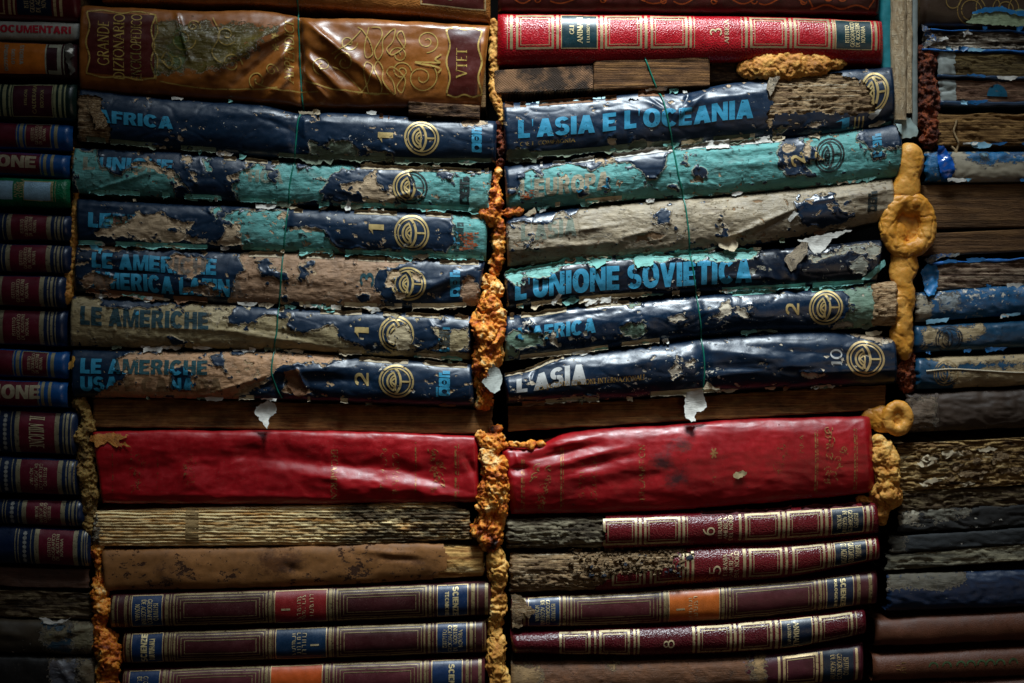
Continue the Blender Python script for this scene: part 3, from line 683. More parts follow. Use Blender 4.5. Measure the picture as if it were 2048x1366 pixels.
def ticks(sp, root, cols, v0, v1, mat, seed=1, name='worn_lettering'):
    """columns of print too worn to read: broken little strokes of letter size"""
    rr = random.Random(seed); m = Marks(sp); H = sp.H
    for x, w in cols:
        y = v0*H+rr.uniform(0, .12)*H
        while y < v1*H-rr.uniform(0, .12)*H:
            k = rr.random(); h = w*rr.uniform(.35, .6)
            if k < .75: m.stroke([(x, y), (x+w, y+rr.uniform(-.6, .6))], 1.3)
            if k > .3: m.stroke([(x+(0 if k < .6 else w), y), (x+(0 if k < .6 else w), y+h)], 1.1)
            if k > .8: m.stroke([(x, y+h), (x+w, y)], 1.1)
            y += h*rr.uniform(1.3, 2.1)
    return m.build(name, mat, root, .9)
def panel(sp, root, x0, x1, v0, v1, mat, name='label_panel', off=.45):
    m = Marks(sp); m.rect(x0, x1, v0, v1); return m.build(name, mat, root, off)
def tooling(sp, root, rects=(), frames=(), strokes=(), mat=None, name='gilt_tooling', off=.75, un=False):
    mat = mat or GOLD(); o = None
    for r in rects: m = Marks(sp); m.rect(*r); o = m.build('gilt_band', mat, root, off)
    for f in frames: m = Marks(sp); m.frame(*f); frame_union(m); o = m.build('gilt_frame', mat, root, off)
    for s_ in strokes: m = Marks(sp); m.stroke(*s_); o = m.build('gilt_line', mat, root, off)
    return o

NAVY = '#0c2339'; TEAL = '#589c97'; BEIGE = '#bda27c'; CYAN = '#3089ab'
navy_teal = skin('cracked_vinyl_teal', (NAVY, TEAL, '#bda381'), (.38, .6, .8), speck=.125, amp=3.2)
navy_olive = skin('cracked_vinyl_olive', (NAVY, '#6f7c66', '#c4a888'), (.36, .65, .8), speck=.10, amp=3.2)
navy_beige = skin('cracked_vinyl_beige', (NAVY, '#a37f60', '#c0a27c'), (.38, .62, .8), speck=.125, amp=3.2)
navy_khaki = skin('cracked_vinyl_khaki', (NAVY, '#a08e66', '#c4b28c'), (.38, .6, .8), speck=.125, amp=3.2)
navy_wood = skin('cracked_vinyl_tan', (NAVY, '#bd9068', '#b8966c'), (.36, .55, .8), speck=.09, amp=3.2)
navy_clean = skin('cracked_vinyl_worn', ('#0c2339', '#c2a888', '#d0c0a8'), (.33, .7, .8), speck=.125, amp=3.2)
T_CY = lambda ghost=None, a=(1, 1, 1): skin('title_ink', (CYAN, ghost or CYAN, ghost or CYAN), (.42, .7, .7), speck=.125, amp=3.2, alphas=a, wear=.14)
GEMB = skin('emblem_gilt', ('#c0a66c', '#c0a66c', '#c0a66c'), (.4,)*3, speck=.125, amp=3.2, alphas=(1, 0, 0), metal=.3)
GDK = skin('emblem_gilt_and_black', ('#c0a66c', '#11201f', '#c0a66c'), (.4, .6, .4), speck=.125, amp=3.2, alphas=(1, .92, 0), metal=.2)
FLP_T = skin('torn_teal_paper', ('#79b5ab',), (.8,)*3, clean=True, grain='paper')
FLP_O = skin('torn_olive_paper', ('#66705c',), (.8,)*3, clean=True, grain='paper')
FLP_B = skin('torn_beige_paper', ('#bfae90',), (.8,)*3, clean=True, grain='paper')
FLP_W = skin('torn_white_paper', ('#d9d5cb',), (.75,)*3, clean=True, grain='paper')
FLP_R = skin('torn_brown_paper', ('#7d5638',), (.8,)*3, clean=True, grain='paper')
FLAPS += [(FLP_T, FLP_B, FLP_W), (FLP_T, FLP_T, FLP_O, FLP_W), (FLP_B, FLP_R, FLP_W, FLP_O)]
CRUMB = pages_mat('crumbling_pages', [(.3, srgb('#20160f')), (.47, srgb('#6a5038')), (.6, srgb('#a78962')), (.72, srgb('#cdbfa6'))], freq=.42, xs=.01, burn=.35, bump=7)

# ============================================================ second stack (centre left)
G2 = 'navy atlas volumes in the stacks either side of the central foam'
# brown volume above
TAN = skin('mottled_tan_leather', ('#a96a30', '#b5803c', '#8a7a3a'), (.3, .3, .35), clean=True, grain='leather', stains=1.0)
r, sp, c = book('book', 'brown gilt scrollwork volume cut off by the top of the photo, above the grande dizionario', [(160, -150), (600, -140), (985, -125)], [(160, 3), (560, 12), (800, 28), (985, 47)], 205, 981, TAN, bulge=22, seed=1)
MAR = skin('maroon_label', ('#4a1710',), (.35,)*3, clean=True, stains=.5)
panel(sp, r, 846, 968, .62, .87, MAR)
tooling(sp, r, frames=[(842, 972, .6, .885, 2.5)], strokes=[([(868+8*math.cos(a), sp.H*.76+6*math.sin(a)) for a in np.linspace(0, 6.28, 14)], 2.2), ([(900+8*math.cos(a), sp.H*.76+6*math.sin(a)) for a in np.linspace(0, 6.28, 14)], 2.2),
    ([(500+26*t, sp.H*(.8+.06*math.sin(t*1.7))) for t in np.linspace(0, 10, 50)], 2.2)], mat=GOLD(.15))

# the grande dizionario, pinched by the wire
TAN2 = skin('glazed_tan_leather', ('#8f531c', '#5e5018', '#48541a'), (.33, .3, .36), grain='vinyl', amp=26, stains=.9, speck=0.0, spec=.7)
bt = [(160, 12), (400, 22), (560, 26), (610, 36), (700, 38), (985, 52)]; bb = [(160, 178), (400, 196), (560, 208), (620, 214), (800, 216), (985, 214)]
folds = [(600, 20, 603, 214, 7, -16), (598, 30, 600, 212, 17, -18), (603, 42, 790, 190, 13, 11), (605, 36, 700, 120, 6, 6), (607, 90, 740, 195, 9, -7), (610, 110, 700, 196, 6, 6), (606, 140, 660, 205, 6, 6), (606, 165, 640, 212, 5, -5),
         (592, 40, 430, 150, 12, 10), (592, 70, 470, 175, 8, -8), (592, 95, 500, 185, 7, 8), (592, 125, 520, 200, 6, -6), (592, 60, 500, 112, 5, 5), (592, 150, 540, 205, 5, 6), (352, 12, 388, 130, 4, 7), (620, 48, 980, 60, 9, 4)]
r, sp, c = book('book', 'large tan leather dictionary with gilt scrolls, pinched in the middle by the green wire', bt, bb, (164, 160), (980, 962), TAN2, bulge=26, p=2.6, sp=3.4, folds=folds, seed=2,
    p1=[[(258, 60), (300, 52), (420, 50), (560, 60), (500, 120), (430, 150), (300, 152), (258, 150)]], p2=[[(262, 100), (300, 112), (318, 150), (262, 152)], [(335, 95), (372, 60), (385, 110), (365, 150), (340, 130)]])
GB = skin('gilt_lines', ('#b8984e', '#a08440', '#8a7a36'), (.35,)*3, alphas=(1, 1, .8), metal=.2, wear=.3)
panel(sp, r, 183, 315, .1, .82, MAR, off=.4); panel(sp, r, 897, 962, .09, .88, MAR, off=.4)
H = sp.H; v = lambda y, x: (y-float(sp.ft(x)))  # absolute height -> spine distance
def wavy(x0, x1, y0, y1, n=1.0):     # shaped label border
    pts = []
    for t in np.linspace(0, 1, 26): pts.append((x0+(x1-x0)*t, y0-5*math.sin(t*math.pi*2)**2))
    for t in np.linspace(0, 1, 26): pts.append((x1+7*math.sin(t*math.pi*2)**2*(1 if n > 0 else -1), y0+(y1-y0)*t))
    for t in np.linspace(0, 1, 26): pts.append((x1-(x1-x0)*t, y1+5*math.sin(t*math.pi*2)**2))
    for t in np.linspace(0, 1, 26): pts.append((x0-7*math.sin(t*math.pi*2)**2*(1 if n > 0 else -1), y1-(y1-y0)*t))
    return pts
m = Marks(sp)
m.stroke(wavy(180, 316, H*.09, H*.83, -1), 3.2, True); m.stroke(wavy(894, 964, H*.09, H*.87, -1), 3.4, True)
def spiral(cx, cy, r0, turns, a0, dr=1, w=2.8, k=1.0):
    return [(cx+k*r0*(1-t*.86)*math.cos(R(a0)+dr*t*turns*6.283), cy+r0*(1-t*.86)*math.sin(R(a0)+dr*t*turns*6.283)) for t in np.linspace(0, 1, 46)], w*.8
y_ = lambda f: H*f
for cx, cy, r0, tu, a0, dr in [(855, .25, 25, 1.6, 90, -1), (845, .67, 33, 1.7, -60, 1), (800, .42, 18, 1.5, 180, 1), (805, .6, 20, 1.6, 0, -1), (700, .3, 18, 1.4, 0, 1), (692, .52, 20, 1.4, 200, 1), (648, .55, 20, 1.5, 90, 1),
                               (372, .36, 26, 1.5, 0, 1), (355, .62, 20, 1.3, 180, -1), (392, .2, 14, 1.4, 20, -1), (458, .3, 22, 1.3, 40, 1), (470, .62, 20, 1.5, 0, -1), (520, .78, 18, 1.3, 120, 1), (548, .66, 12, 1.4, 0, -1)]:
    pt, w = spiral(cx, y_(cy), r0, tu, a0, dr); m.stroke(pt, w)
def loop(pts, w=2.2):
    P = np.array(pts, float); t = np.arange(len(P)); fx, fy = curve(np.stack([t, P[:, 0]], 1)), curve(np.stack([t, P[:, 1]*H], 1)); tt = np.linspace(0, len(P)-1, len(P)*9); m.stroke(np.stack([fx(tt), fy(tt)], 1), w)
for k in (0, 1):
    f = (lambda a: a) if k == 0 else (lambda a: .98-a)
    loop([(740, f(.12)), (732, f(.34)), (735, f(.46)), (748, f(.42)), (742, f(.28)), (728, f(.16)), (718, f(.12))]); loop([(742, f(.12)), (762, f(.12)), (766, f(.22)), (752, f(.38)), (758, f(.48)), (768, f(.4)), (768, f(.26)), (784, f(.14))])
    loop([(784, f(.14)), (792, f(.12)), (788, f(.26)), (776, f(.36)), (788, f(.42)), (812, f(.3)), (806, f(.14)), (796, f(.2)), (812, f(.34))]); loop([(668, f(.42)), (690, f(.36)), (712, f(.24)), (724, f(.16))])
loop([(884, .40), (872, .46), (880, .5), (832, .5), (880, .56), (878, .62)], 3.4); loop([(610, .72), (660, .8), (720, .84), (780, .86)], 2.6); loop([(520, .82), (560, .86), (640, .84)], 2.4)
loop([(318, .12), (322, .3), (312, .46), (322, .6), (318, .84)], 2.6); loop([(325, .86), (420, .9), (500, .88), (560, .84)]); loop([(330, .6), (340, .52), (352, .6), (346, .7), (330, .62)], 3)
loop([(430, .1), (445, .3), (430, .5), (455, .62), (500, .5)], 2.2)
mk_union(m); m.build('gilt_scrolls', GB, r, .8)
for b_, x0, x1, v0, v1 in [('GRANDE', 202, 226, .2, .72), ('DIZIONARIO', 233, 256, .1, .86), ('ENCICLOPEDICO', 268, 290, .1, .86), ('APPENDICE', 572, 590, .06, .78), ('VTET', 913, 935, .32, .68)]:
    lettering(sp, r, b_, x0, x1, v0, v1, GB, 90, 'roman', .0, name='gilt_lettering')
lettering(sp, r, '**', 548, 562, .25, .45, GB, 90, 'roman', .02, name='gilt_lettering')

# wood sliver below
WOODC = pages_mat('charred_wood', [(.3, srgb('#14100c')), (.55, srgb('#4a3322')), (.7, srgb('#8a6a48'))], freq=.2, xs=.05, bump=6)
s = block('wood_chip', 818, 960, 206, 232, 24, 120, WOODC, rot=.055, bev=4, rough=3, sp=3, seed=3)
tag(s.build('wood_sliver', WOODC, None), 'charred wood sliver wedged under the tan dictionary, on top of the AFRICA volume', 'wood')

def wornpages(sp0, root, x0, x1, dD=-5, seed=5, mat=None, name='exposed_pages', relief=4.5, f=(.012, .26), sp=2.6):
    t = [(x, float(sp0.ft(x))+2) for x in np.linspace(x0, x1, 6)]; b = [(x, float(sp0.fb(x))-2) for x in np.linspace(x0, x1, 6)]
    q_ = Spine(t, b, x0, x1, D=sp0.D+dD, bulge=sp0.bulge*.93, p=2.4, raw=True, sp=sp, back=300, seed=seed, edgejag=4,
               disp=lambda X, Y, w: relief*(ridge(X*f[0], Y*f[1]+fbm(X*.01, Y*.02, seed)*1.5, seed, 4)*.6-.5+fbm(X*.06, Y*.2, seed+2, 3)*.5))
    return q_.build(name, mat or CRUMB, root), q_

# FRICA
r, sp, c = book('book', 'navy atlas titled AFRICA with its left corner torn open, directly under the tan dictionary', [(160, 178), (350, 200), (540, 214), (600, 228), (660, 226), (850, 236), (995, 243)], [(160, 284), (403, 305), (600, 318), (800, 325), (995, 327)],
    160, (994, 992), navy_olive, G2, bulge=24, p=2.3, sp=4, seed=3, folds=[(597, 222, 592, 310, 10, -9), (612, 240, 612, 275, 5, 4), (585, 262, 520, 235, 9, -4), (430, 215, 590, 245, 12, 4), (606, 244, 700, 250, 7, 3)],
    holes=[[(140, 192), (180, 191), (216, 196), (210, 225), (232, 262), (232, 290), (140, 300)]],
    p1=[[(622, 287), (640, 288), (641, 293), (655, 293), (668, 283), (680, 290), (700, 287), (715, 297), (722, 303), (722, 324), (620, 322)], [(725, 312), (755, 303), (790, 312), (792, 324), (725, 325)], [(170, 290), (330, 296), (400, 304), (400, 310), (170, 296)]],
    p2=[[(928, 241), (952, 238), (976, 244), (945, 252), (930, 250)]])
wornpages(sp, r, 157, 232, seed=9)
scrap('torn_cover_corner', [(182, 205), (205, 212), (226, 255), (200, 262)], 24, CRUMB, r, 6, 40, 4)
lettering(sp, r, 'AFRICA', 200, 352, .37, .62, T_CY(), style='heavy', fat=.001, name='title_lettering')
lettering(sp, r, '1', 758, 788, .4, .62, GEMB, 90, 'heavy', name='volume_number'); emblem(sp, r, 845, .48, 33, GEMB)
deilogo(sp, r, 954, .2, .78, T_CY(), 20)
ragged(sp, 'bottom', 560, 985, 18, FLP_O, r, 3, cover=.62); ragged(sp, 'bottom', 165, 520, 10, FLP_O, r, 4, cover=.5); ragged(sp, 'top', 760, 990, 6, FLP_R, r, 5, cover=.5)

# L'UNIONE (teal)
r, sp, c = book('book', 'teal and navy flaking atlas titled UNIONE, second volume below the tan dictionary', [(148, 296), (300, 301), (500, 318), (600, 326), (700, 330), (985, 340)], [(148, 386), (400, 399), (600, 411), (800, 418), (980, 425)],
    (150, 146), (984, 978), navy_teal, G2, bulge=22, p=2.4, sp=4, seed=4, folds=[(150, 395, 330, 340, 3, 4), (585, 330, 580, 405, 9, -5), (780, 400, 830, 385, 3, 5)],
    p1=[[(150, 302), (198, 300), (203, 325), (222, 345), (245, 352), (262, 335), (285, 325), (350, 340), (370, 365), (385, 385), (380, 402), (160, 392), (155, 370), (150, 340)],
        [(480, 345), (508, 330), (518, 322), (542, 345), (556, 325), (600, 325), (600, 345), (625, 322), (715, 326), (715, 342), (690, 346), (668, 352), (640, 360), (660, 375), (645, 395), (650, 412), (480, 405), (466, 380)],
        [(822, 347), (850, 340), (985, 345), (980, 430), (790, 420), (800, 400), (845, 395), (825, 372)], [(650, 402), (700, 406), (790, 408), (790, 424), (650, 415)], [(408, 320), (425, 318), (430, 345), (412, 350)]],
    n1=[[(540, 346), (560, 342), (558, 358), (545, 358)], [(655, 360), (675, 348), (690, 350), (740, 360), (730, 385), (640, 392)], [(885, 348), (910, 348), (905, 362), (888, 360)], [(350, 372), (368, 370), (385, 385), (372, 400), (355, 395)]],
    p2=[[(735, 355), (752, 343), (760, 368), (772, 382), (788, 372), (790, 412), (730, 408), (725, 388), (690, 385), (685, 374), (715, 372)], [(368, 312), (386, 312), (388, 325), (380, 335), (370, 325)], [(265, 338), (282, 327), (345, 333), (355, 350), (372, 372), (360, 376), (345, 352), (300, 336)], [(385, 345), (400, 350), (395, 362), (383, 358)], [(457, 358), (480, 350), (478, 378), (468, 372)]])
lettering(sp, r, "L'UNIONE", 172, 350, .2, .5, T_CY('#a79f86', (1, .55, 0)), style='heavy', fat=.001, name='title_lettering')
lettering(sp, r, "TICA", 495, 570, .25, .55, T_CY('#a79f86', (0, .5, 0)), style='heavy', fat=.001, name='title_lettering')
emblem(sp, r, 822, .5, 33, GDK); deilogo(sp, r, 930, .22, .86, skin('logo_black', ('#0f1c1c',), (.6,)*3, clean=True, wear=.3), 20)
ragged(sp, 'bottom', 160, 560, 9, FLP_T, r, 6, cover=.55); ragged(sp, 'top', 450, 980, 9, FLP_B, r, 7, cover=.6); ragged(sp, 'bottom', 640, 980, 12, FLP_T, r, 8, cover=.62)
scrap('paper_flap', [(690, 415), (698, 400), (704, 408), (702, 420), (694, 424)], 22, FLP_W, r, 4, 90, 5); scrap('paper_flap', [(735, 420), (768, 420), (768, 430), (742, 428)], 22, FLP_W, r, 4, 90, 6)
scrap('paper_flap', [(940, 395), (975, 388), (978, 418), (958, 416), (936, 424)], 22, FLP_T, r, 5, 0, 7)

# L'E... (navy, teal, beige)
r, sp, c = book('book', 'navy atlas with one large teal patch and pale scuffing, third below the tan dictionary', [(155, 398), (300, 405), (600, 418), (800, 424), (975, 431)], [(155, 489), (400, 498), (600, 505), (800, 513), (975, 521)],
    (155, 158), (976, 972), navy_teal, G2, bulge=22, p=2.4, sp=4, seed=5, folds=[(225, 468, 290, 418, 3, -4), (578, 420, 570, 500, 9, -5), (160, 410, 260, 415, 8, 3)],
    p1=[[(428, 420), (440, 412), (458, 428), (505, 420), (560, 418), (574, 432), (572, 455), (650, 462), (662, 480), (682, 498), (690, 512), (488, 505), (480, 470), (468, 447), (434, 440)], [(905, 430), (978, 435), (978, 524), (880, 516), (908, 490)],
        [(690, 502), (760, 500), (880, 502), (905, 512), (905, 522), (690, 514)], [(222, 432), (262, 436), (262, 462), (215, 456)]],
    n1=[[(440, 420), (452, 432), (445, 440), (436, 432)]],
    p2=[[(198, 460), (235, 452), (268, 440), (282, 424), (312, 430), (335, 425), (345, 440), (392, 446), (388, 462), (350, 462), (395, 478), (440, 488), (442, 492), (300, 482), (200, 472)], [(440, 488), (448, 470), (452, 452), (478, 450), (486, 490), (460, 492)], [(553, 428), (575, 430), (576, 445), (560, 440)], [(580, 455), (640, 457), (650, 466), (585, 462)]])
lettering(sp, r, "LE", 183, 228, .3, .62, T_CY(), style='heavy', fat=.001, name='title_lettering'); lettering(sp, r, "EUROPA", 232, 345, .3, .62, T_CY('#a8745c', (.5, .7, 0)), style='heavy', fat=.001, name='title_lettering')
lettering(sp, r, '1', 740, 770, .32, .55, GEMB, 90, 'heavy', name='volume_number'); emblem(sp, r, 825, .48, 33, GEMB); deilogo(sp, r, 918, .2, .85, T_CY('#173432', (1, .9, 0)), 20)
RUST = foam_mat('rust_foam', [(.3, srgb('#2a0e04')), (.5, srgb('#a0440f')), (.7, srgb('#d0752a'))], bump=4)
m = Marks(sp)
for i in range(9): m.stroke([(922+random.Random(i).uniform(-6, 10)+k*7, sp.H*(.42+i*.045)+math.sin(k+i)*1.6) for k in range(5)], 3.4)
mk_union(m).build('rust_stain', skin('rust', ('#b0521c',), (.8,)*3, clean=True, wear=.5), r, .6)
ragged(sp, 'bottom', 600, 970, 13, FLP_T, r, 9, cover=.66); ragged(sp, 'bottom', 160, 420, 8, FLP_T, r, 10, cover=.6); ragged(sp, 'top', 560, 960, 7, FLP_B, r, 11, cover=.45)
scrap('paper_flap', [(184, 493), (196, 491), (211, 500), (206, 510), (190, 503)], 24, skin('cyan_flap', ('#5fb4d0',), (.5,)*3, clean=True), r, 6, 60, 8)

# AMERICA LATINA
r, sp, c = book('book', 'atlas lettered LE AMERICHE AMERICA LATINA with a wide bare brown paper middle', [(155, 488), (400, 500), (600, 507), (800, 516), (970, 523)], [(155, 584), (400, 604), (600, 612), (800, 617), (965, 613)],
    (155, 150), (970, 956), navy_beige, G2, bulge=22, p=2.4, sp=4, seed=6, folds=[(215, 545, 330, 548, 5, -4), (820, 590, 965, 530, 14, 7), (840, 600, 950, 560, 8, -6), (572, 508, 566, 605, 9, -4), (160, 520, 300, 512, 6, 4), (430, 545, 700, 556, 10, 3)],
    p1=[[(482, 512), (500, 498), (760, 510), (840, 520), (800, 533), (758, 540), (752, 560), (762, 590), (778, 615), (455, 606), (470, 575), (488, 540)], [(155, 485), (300, 494), (290, 502), (180, 502)], [(332, 520), (360, 512), (432, 516), (415, 540), (392, 560), (352, 545)], [(370, 577), (400, 572), (455, 585), (440, 592), (370, 588)], [(930, 556), (948, 555), (958, 570), (958, 613), (925, 612), (920, 585)], [(160, 560), (200, 545), (240, 560), (220, 580), (175, 575)]],
    n1=[[(512, 522), (535, 520), (545, 538), (575, 545), (577, 560), (545, 560), (525, 548)], [(597, 530), (632, 525), (620, 540), (616, 560), (602, 556)], [(567, 592), (577, 592), (576, 603), (568, 603)], [(712, 590), (738, 590), (745, 605), (722, 606)]],
    p2=[[(775, 543), (800, 540), (800, 550), (785, 560), (790, 575), (775, 572)], [(822, 545), (845, 548), (840, 562), (825, 560)], [(795, 585), (810, 588), (808, 600), (795, 598)], [(862, 590), (872, 590), (870, 597)]])
lettering(sp, r, "LE AMERICHE", 190, 437, .16, .48, T_CY('#3c6670', (1, .35, 0)), style='heavy', fat=.001, name='title_lettering')
lettering(sp, r, "AMERICA LATINA", 190, 490, .54, .88, T_CY('#3c6670', (1, .2, 0)), style='heavy', fat=.001, name='title_lettering')
DKT = skin('dark_teal_ink', ('#184850',), (.6,)*3, clean=True, wear=.15)
lettering(sp, r, '3', 722, 750, .32, .6, DKT, 90, 'heavy', name='volume_number'); emblem(sp, r, 819, .52, 33, GEMB); deilogo(sp, r, 911, .22, .78, T_CY(), 20)
ragged(sp, 'bottom', 160, 420, 12, FLP_R, r, 12, cover=.65); ragged(sp, 'bottom', 600, 960, 12, FLP_B, r, 13, cover=.55); ragged(sp, 'top', 480, 960, 7, FLP_B, r, 14, cover=.5)

# LE AMERICHE (khaki)
r, sp, c = book('book', 'pale khaki worn atlas titled LE AMERICHE in dark letters, above the USA E CANADA volume', [(145, 590), (300, 601), (500, 612), (600, 618), (800, 624), (948, 632)], [(145, 693), (400, 697), (600, 701), (800, 713), (945, 719)],
    (146, 142), (947, 940), navy_khaki, G2, bulge=24, p=2.4, sp=4, seed=7, folds=[(420, 655, 700, 700, 4, 3), (560, 620, 556, 695, 9, -4), (860, 640, 890, 690, 4, 4), (500, 655, 660, 680, 5, -3), (300, 655, 480, 662, 4, 3)],
    p1=[[(140, 592), (200, 590), (212, 610), (270, 618), (420, 604), (472, 616), (455, 645), (500, 650), (530, 633), (582, 632), (585, 660), (610, 668), (640, 655), (668, 650), (690, 680), (720, 690), (735, 705), (800, 704), (830, 700), (948, 708), (948, 725), (600, 708), (140, 698)], [(770, 622), (800, 624), (795, 640), (780, 638)], [(866, 630), (890, 632), (882, 640), (870, 638)], [(866, 655), (900, 662), (940, 655), (940, 700), (865, 700), (880, 680)]],
    n1=[[(345, 677), (372, 680), (372, 692), (346, 690)], [(352, 606), (375, 606), (370, 616), (352, 616)]],
    p2=[[(790, 655), (812, 652), (830, 668), (822, 690), (850, 700), (800, 702), (778, 680)], [(410, 610), (440, 608), (462, 625), (440, 650), (420, 640)]])
lettering(sp, r, "LE AMERICHE", 168, 422, .2, .58, T_CY('#16404a', (1, 1, .6)), style='heavy', fat=.001, name='title_lettering')
lettering(sp, r, '1', 712, 740, .38, .62, GEMB, 90, 'heavy', name='volume_number'); emblem(sp, r, 795, .5, 33, GEMB); deilogo(sp, r, 890, .3, .85, T_CY('#26302c', (1, .9, 0)), 22)
ragged(sp, 'top', 560, 940, 9, FLP_B, r, 15, cover=.5); ragged(sp, 'bottom', 680, 940, 8, FLP_B, r, 16, cover=.55)
scrap('paper_flap', [(724, 613), (760, 616), (764, 622), (745, 628), (735, 620)], 24, FLP_W, r, 4, 0, 9)

# USA E CANADA
r, sp, c = book('book', 'atlas lettered USA E CANADA, half bare tan paper, lowest atlas left of the foam', [(145, 699), (400, 703), (560, 703), (700, 712), (850, 722), (948, 729)], [(145, 795), (400, 797), (560, 800), (800, 809), (950, 813)],
    (145, 148), (946, 948), navy_wood, G2, bulge=25, p=2.4, sp=3.6, seed=8, folds=[(545, 745, 700, 735, 12, 8), (548, 752, 640, 790, 10, -10), (548, 750, 760, 765, 12, -5), (560, 738, 610, 720, 7, 5), (410, 790, 545, 748, 4, 6), (440, 798, 560, 765, 6, -6), (555, 770, 560, 800, 8, -8), (600, 745, 625, 790, 4, 6)],
    p1=[[(236, 716), (280, 704), (420, 704), (650, 705), (692, 713), (680, 722), (650, 728), (620, 722), (590, 730), (560, 742), (520, 768), (480, 790), (460, 802), (185, 800), (200, 785), (225, 770), (252, 760), (262, 745), (240, 735)], [(575, 742), (598, 738), (602, 755), (618, 785), (600, 792), (570, 780)]],
    n1=[[(426, 712), (448, 706), (455, 730), (460, 745), (444, 736), (428, 728)], [(345, 742), (370, 734), (392, 745), (385, 780), (350, 778)]],
    p2=[[(440, 800), (540, 755), (548, 758), (470, 803)]])
lettering(sp, r, "LE AMERICHE", 168, 420, .18, .5, T_CY('#175058', (1, .95, 0)), style='heavy', fat=.001, name='title_lettering')
lettering(sp, r, "USA E CANADA", 168, 450, .55, .86, T_CY('#8d6d48', (1, .9, 0)), style='heavy', fat=.001, name='title_lettering')
lettering(sp, r, '2', 712, 740, .34, .62, GEMB, 90, 'heavy', name='volume_number'); emblem(sp, r, 795, .48, 33, GEMB); deilogo(sp, r, 890, .18, .76, T_CY(), 22); lettering(sp, r, 'NUOVO', 873, 878, .56, .78, T_CY(), 90, 'heavy', name='title_lettering')
ragged(sp, 'top', 690, 940, 7, FLP_B, r, 17, cover=.55); ragged(sp, 'bottom', 480, 700, 7, FLP_B, r, 18, cover=.5)
scrap('paper_flap', [(515, 812), (540, 800), (556, 806), (556, 826), (543, 834), (540, 856), (512, 826)], 30, FLP_W, r, 9, 90, 10)
scrap('paper_flap', [(573, 742), (602, 737), (606, 756), (622, 786), (600, 795), (580, 775)], 27, FLP_R, r, -6, 0, 11)
scrap('foam_smear', [(147, 716), (156, 712), (156, 728), (150, 738), (144, 740)], 20, skin('foam_smear', ('#d29a3c',), (.7,)*3, clean=True), r, 2, 0, 12, jag=3)

# page block lying edge out
BRN = pages_mat('brown_page_edges', [(.3, srgb('#2c1a0e')), (.5, srgb('#6b4322')), (.66, srgb('#a8753f'))], freq=.8, xs=.003, burn=.45, bump=4)
def pageblock(label, top, bot, xl, xr, mat, D=0, seed=1, relief=1.0, f=.6, xf=.004, cat='book', bulge=5, name='book', sp=4, jag=2, group=None, boards=None, p=7):
    s = Spine(top, bot, xl, xr, D=D, bulge=bulge, p=p, sp=sp, back=430, seed=seed, edgejag=jag, endr=3, ns=int(max(12, (bot[0][1]-top[0][1])/max(1.2, min(sp, 3)))),
              disp=lambda X, Y, w: relief*(fbm(X*xf, Y*f*.35, seed, 4, .6)*1.6))
    cx = ((xl[0] if isinstance(xl, tuple) else xl)+(xr[0] if isinstance(xr, tuple) else xr))/2
    root = thing(name, label, cat, cx, float(s.fb(cx)), group); s.build('page_edges', mat, root)
    if boards:
        for (side, bm_, th) in boards:
            t = s.ft if side == 'top' else s.fb; xs = np.linspace(min(s.xl), max(s.xr), 8); dy = -th if side == 'top' else 0
            b = Spine([(x, float(t(x))+dy) for x in xs], [(x, float(t(x))+dy+th) for x in xs], min(s.xl)-2, max(s.xr)+2, D=D-3, bulge=bulge+4, p=4, sp=6, back=440, seed=seed+3, ns=8, endr=3)
            b.build('cover_board', bm_, root)
    return root, s
pageblock('brown page edges lying between the USA E CANADA atlas and the left red volume', [(184, 797), (500, 803), (800, 812), (985, 820)], [(184, 854), (500, 859), (800, 866), (985, 869)], 184, 985, BRN, D=-8, seed=20)

# left red volume
RED = skin('red_cloth_leather', ('#9c0c15', '#45060b', '#45060b'), (.38, .6, .6), amp=20, stains=.9, grain='vinyl', soft=True, speck=.03, speckcol='#5a0a10')
def redw(sd): return lambda X, Y, w: np.clip(ridge(X*.006, Y*.035+fbm(X*.01, Y*.01, sd, 2), sd, 2)-.9, 0, 1)*1.1+fbm(X*.02, Y*.08, sd+2, 3)*.3-np.clip(fbm(X*.008, Y*.012, sd+4, 2)-.4, 0, 1)*3
GR2 = GOLD(.8, '#8a5a30'); GR1 = GOLD(.25, '#c8954c')
def flourish(m, x, y0, y1, seed, w=2.6, wd=26):
    rr = random.Random(seed)
    for i in range(11):
        cx = x+rr.uniform(-wd*.5, wd*.5); cy = y0+(y1-y0)*(i+.5)/11
        pt, w_ = spiral(cx, cy, rr.uniform(6, 11), rr.uniform(.8, 1.4), rr.uniform(0, 360), rr.choice((-1, 1)), w); m.stroke(pt[:34], w_)
        m.stroke([(cx, cy), (cx+rr.uniform(-12, 12), cy+rr.uniform(6, 13))], w)
r, sp, c = book('book', 'thick glossy red volume left of the central foam, under the brown page edges', [(178, 862), (500, 861), (800, 865), (960, 873)], [(190, 1006), (600, 1007), (960, 1003)],
    (186, 206), (956, 958), RED, bulge=20, p=3.2, sp=3.2, seed=9, disp=redw(9), folds=[(200, 950, 560, 900, 26, -7), (540, 938, 960, 996, 22, 11), (480, 912, 930, 950, 22, -11), (640, 880, 700, 1000, 30, 3), (930, 910, 958, 960, 8, -6), (800, 940, 950, 985, 9, -4), (330, 900, 420, 990, 25, 3), (250, 985, 800, 998, 10, 4)])  # broad diagonal ridge and valley are added to imitate a shaft of light
tooling(sp, r, [(831, 834, .12, .85), (910, 914, .12, .95), (917, 918.5, .12, .95)], mat=GOLD(.62, '#9a6a38')); m = Marks(sp); flourish(m, 872, sp.H*.2, sp.H*.8, 3); mk_union(m); m.build('gilt_tooling', GOLD(.62, '#9a6a38'), r, .6)
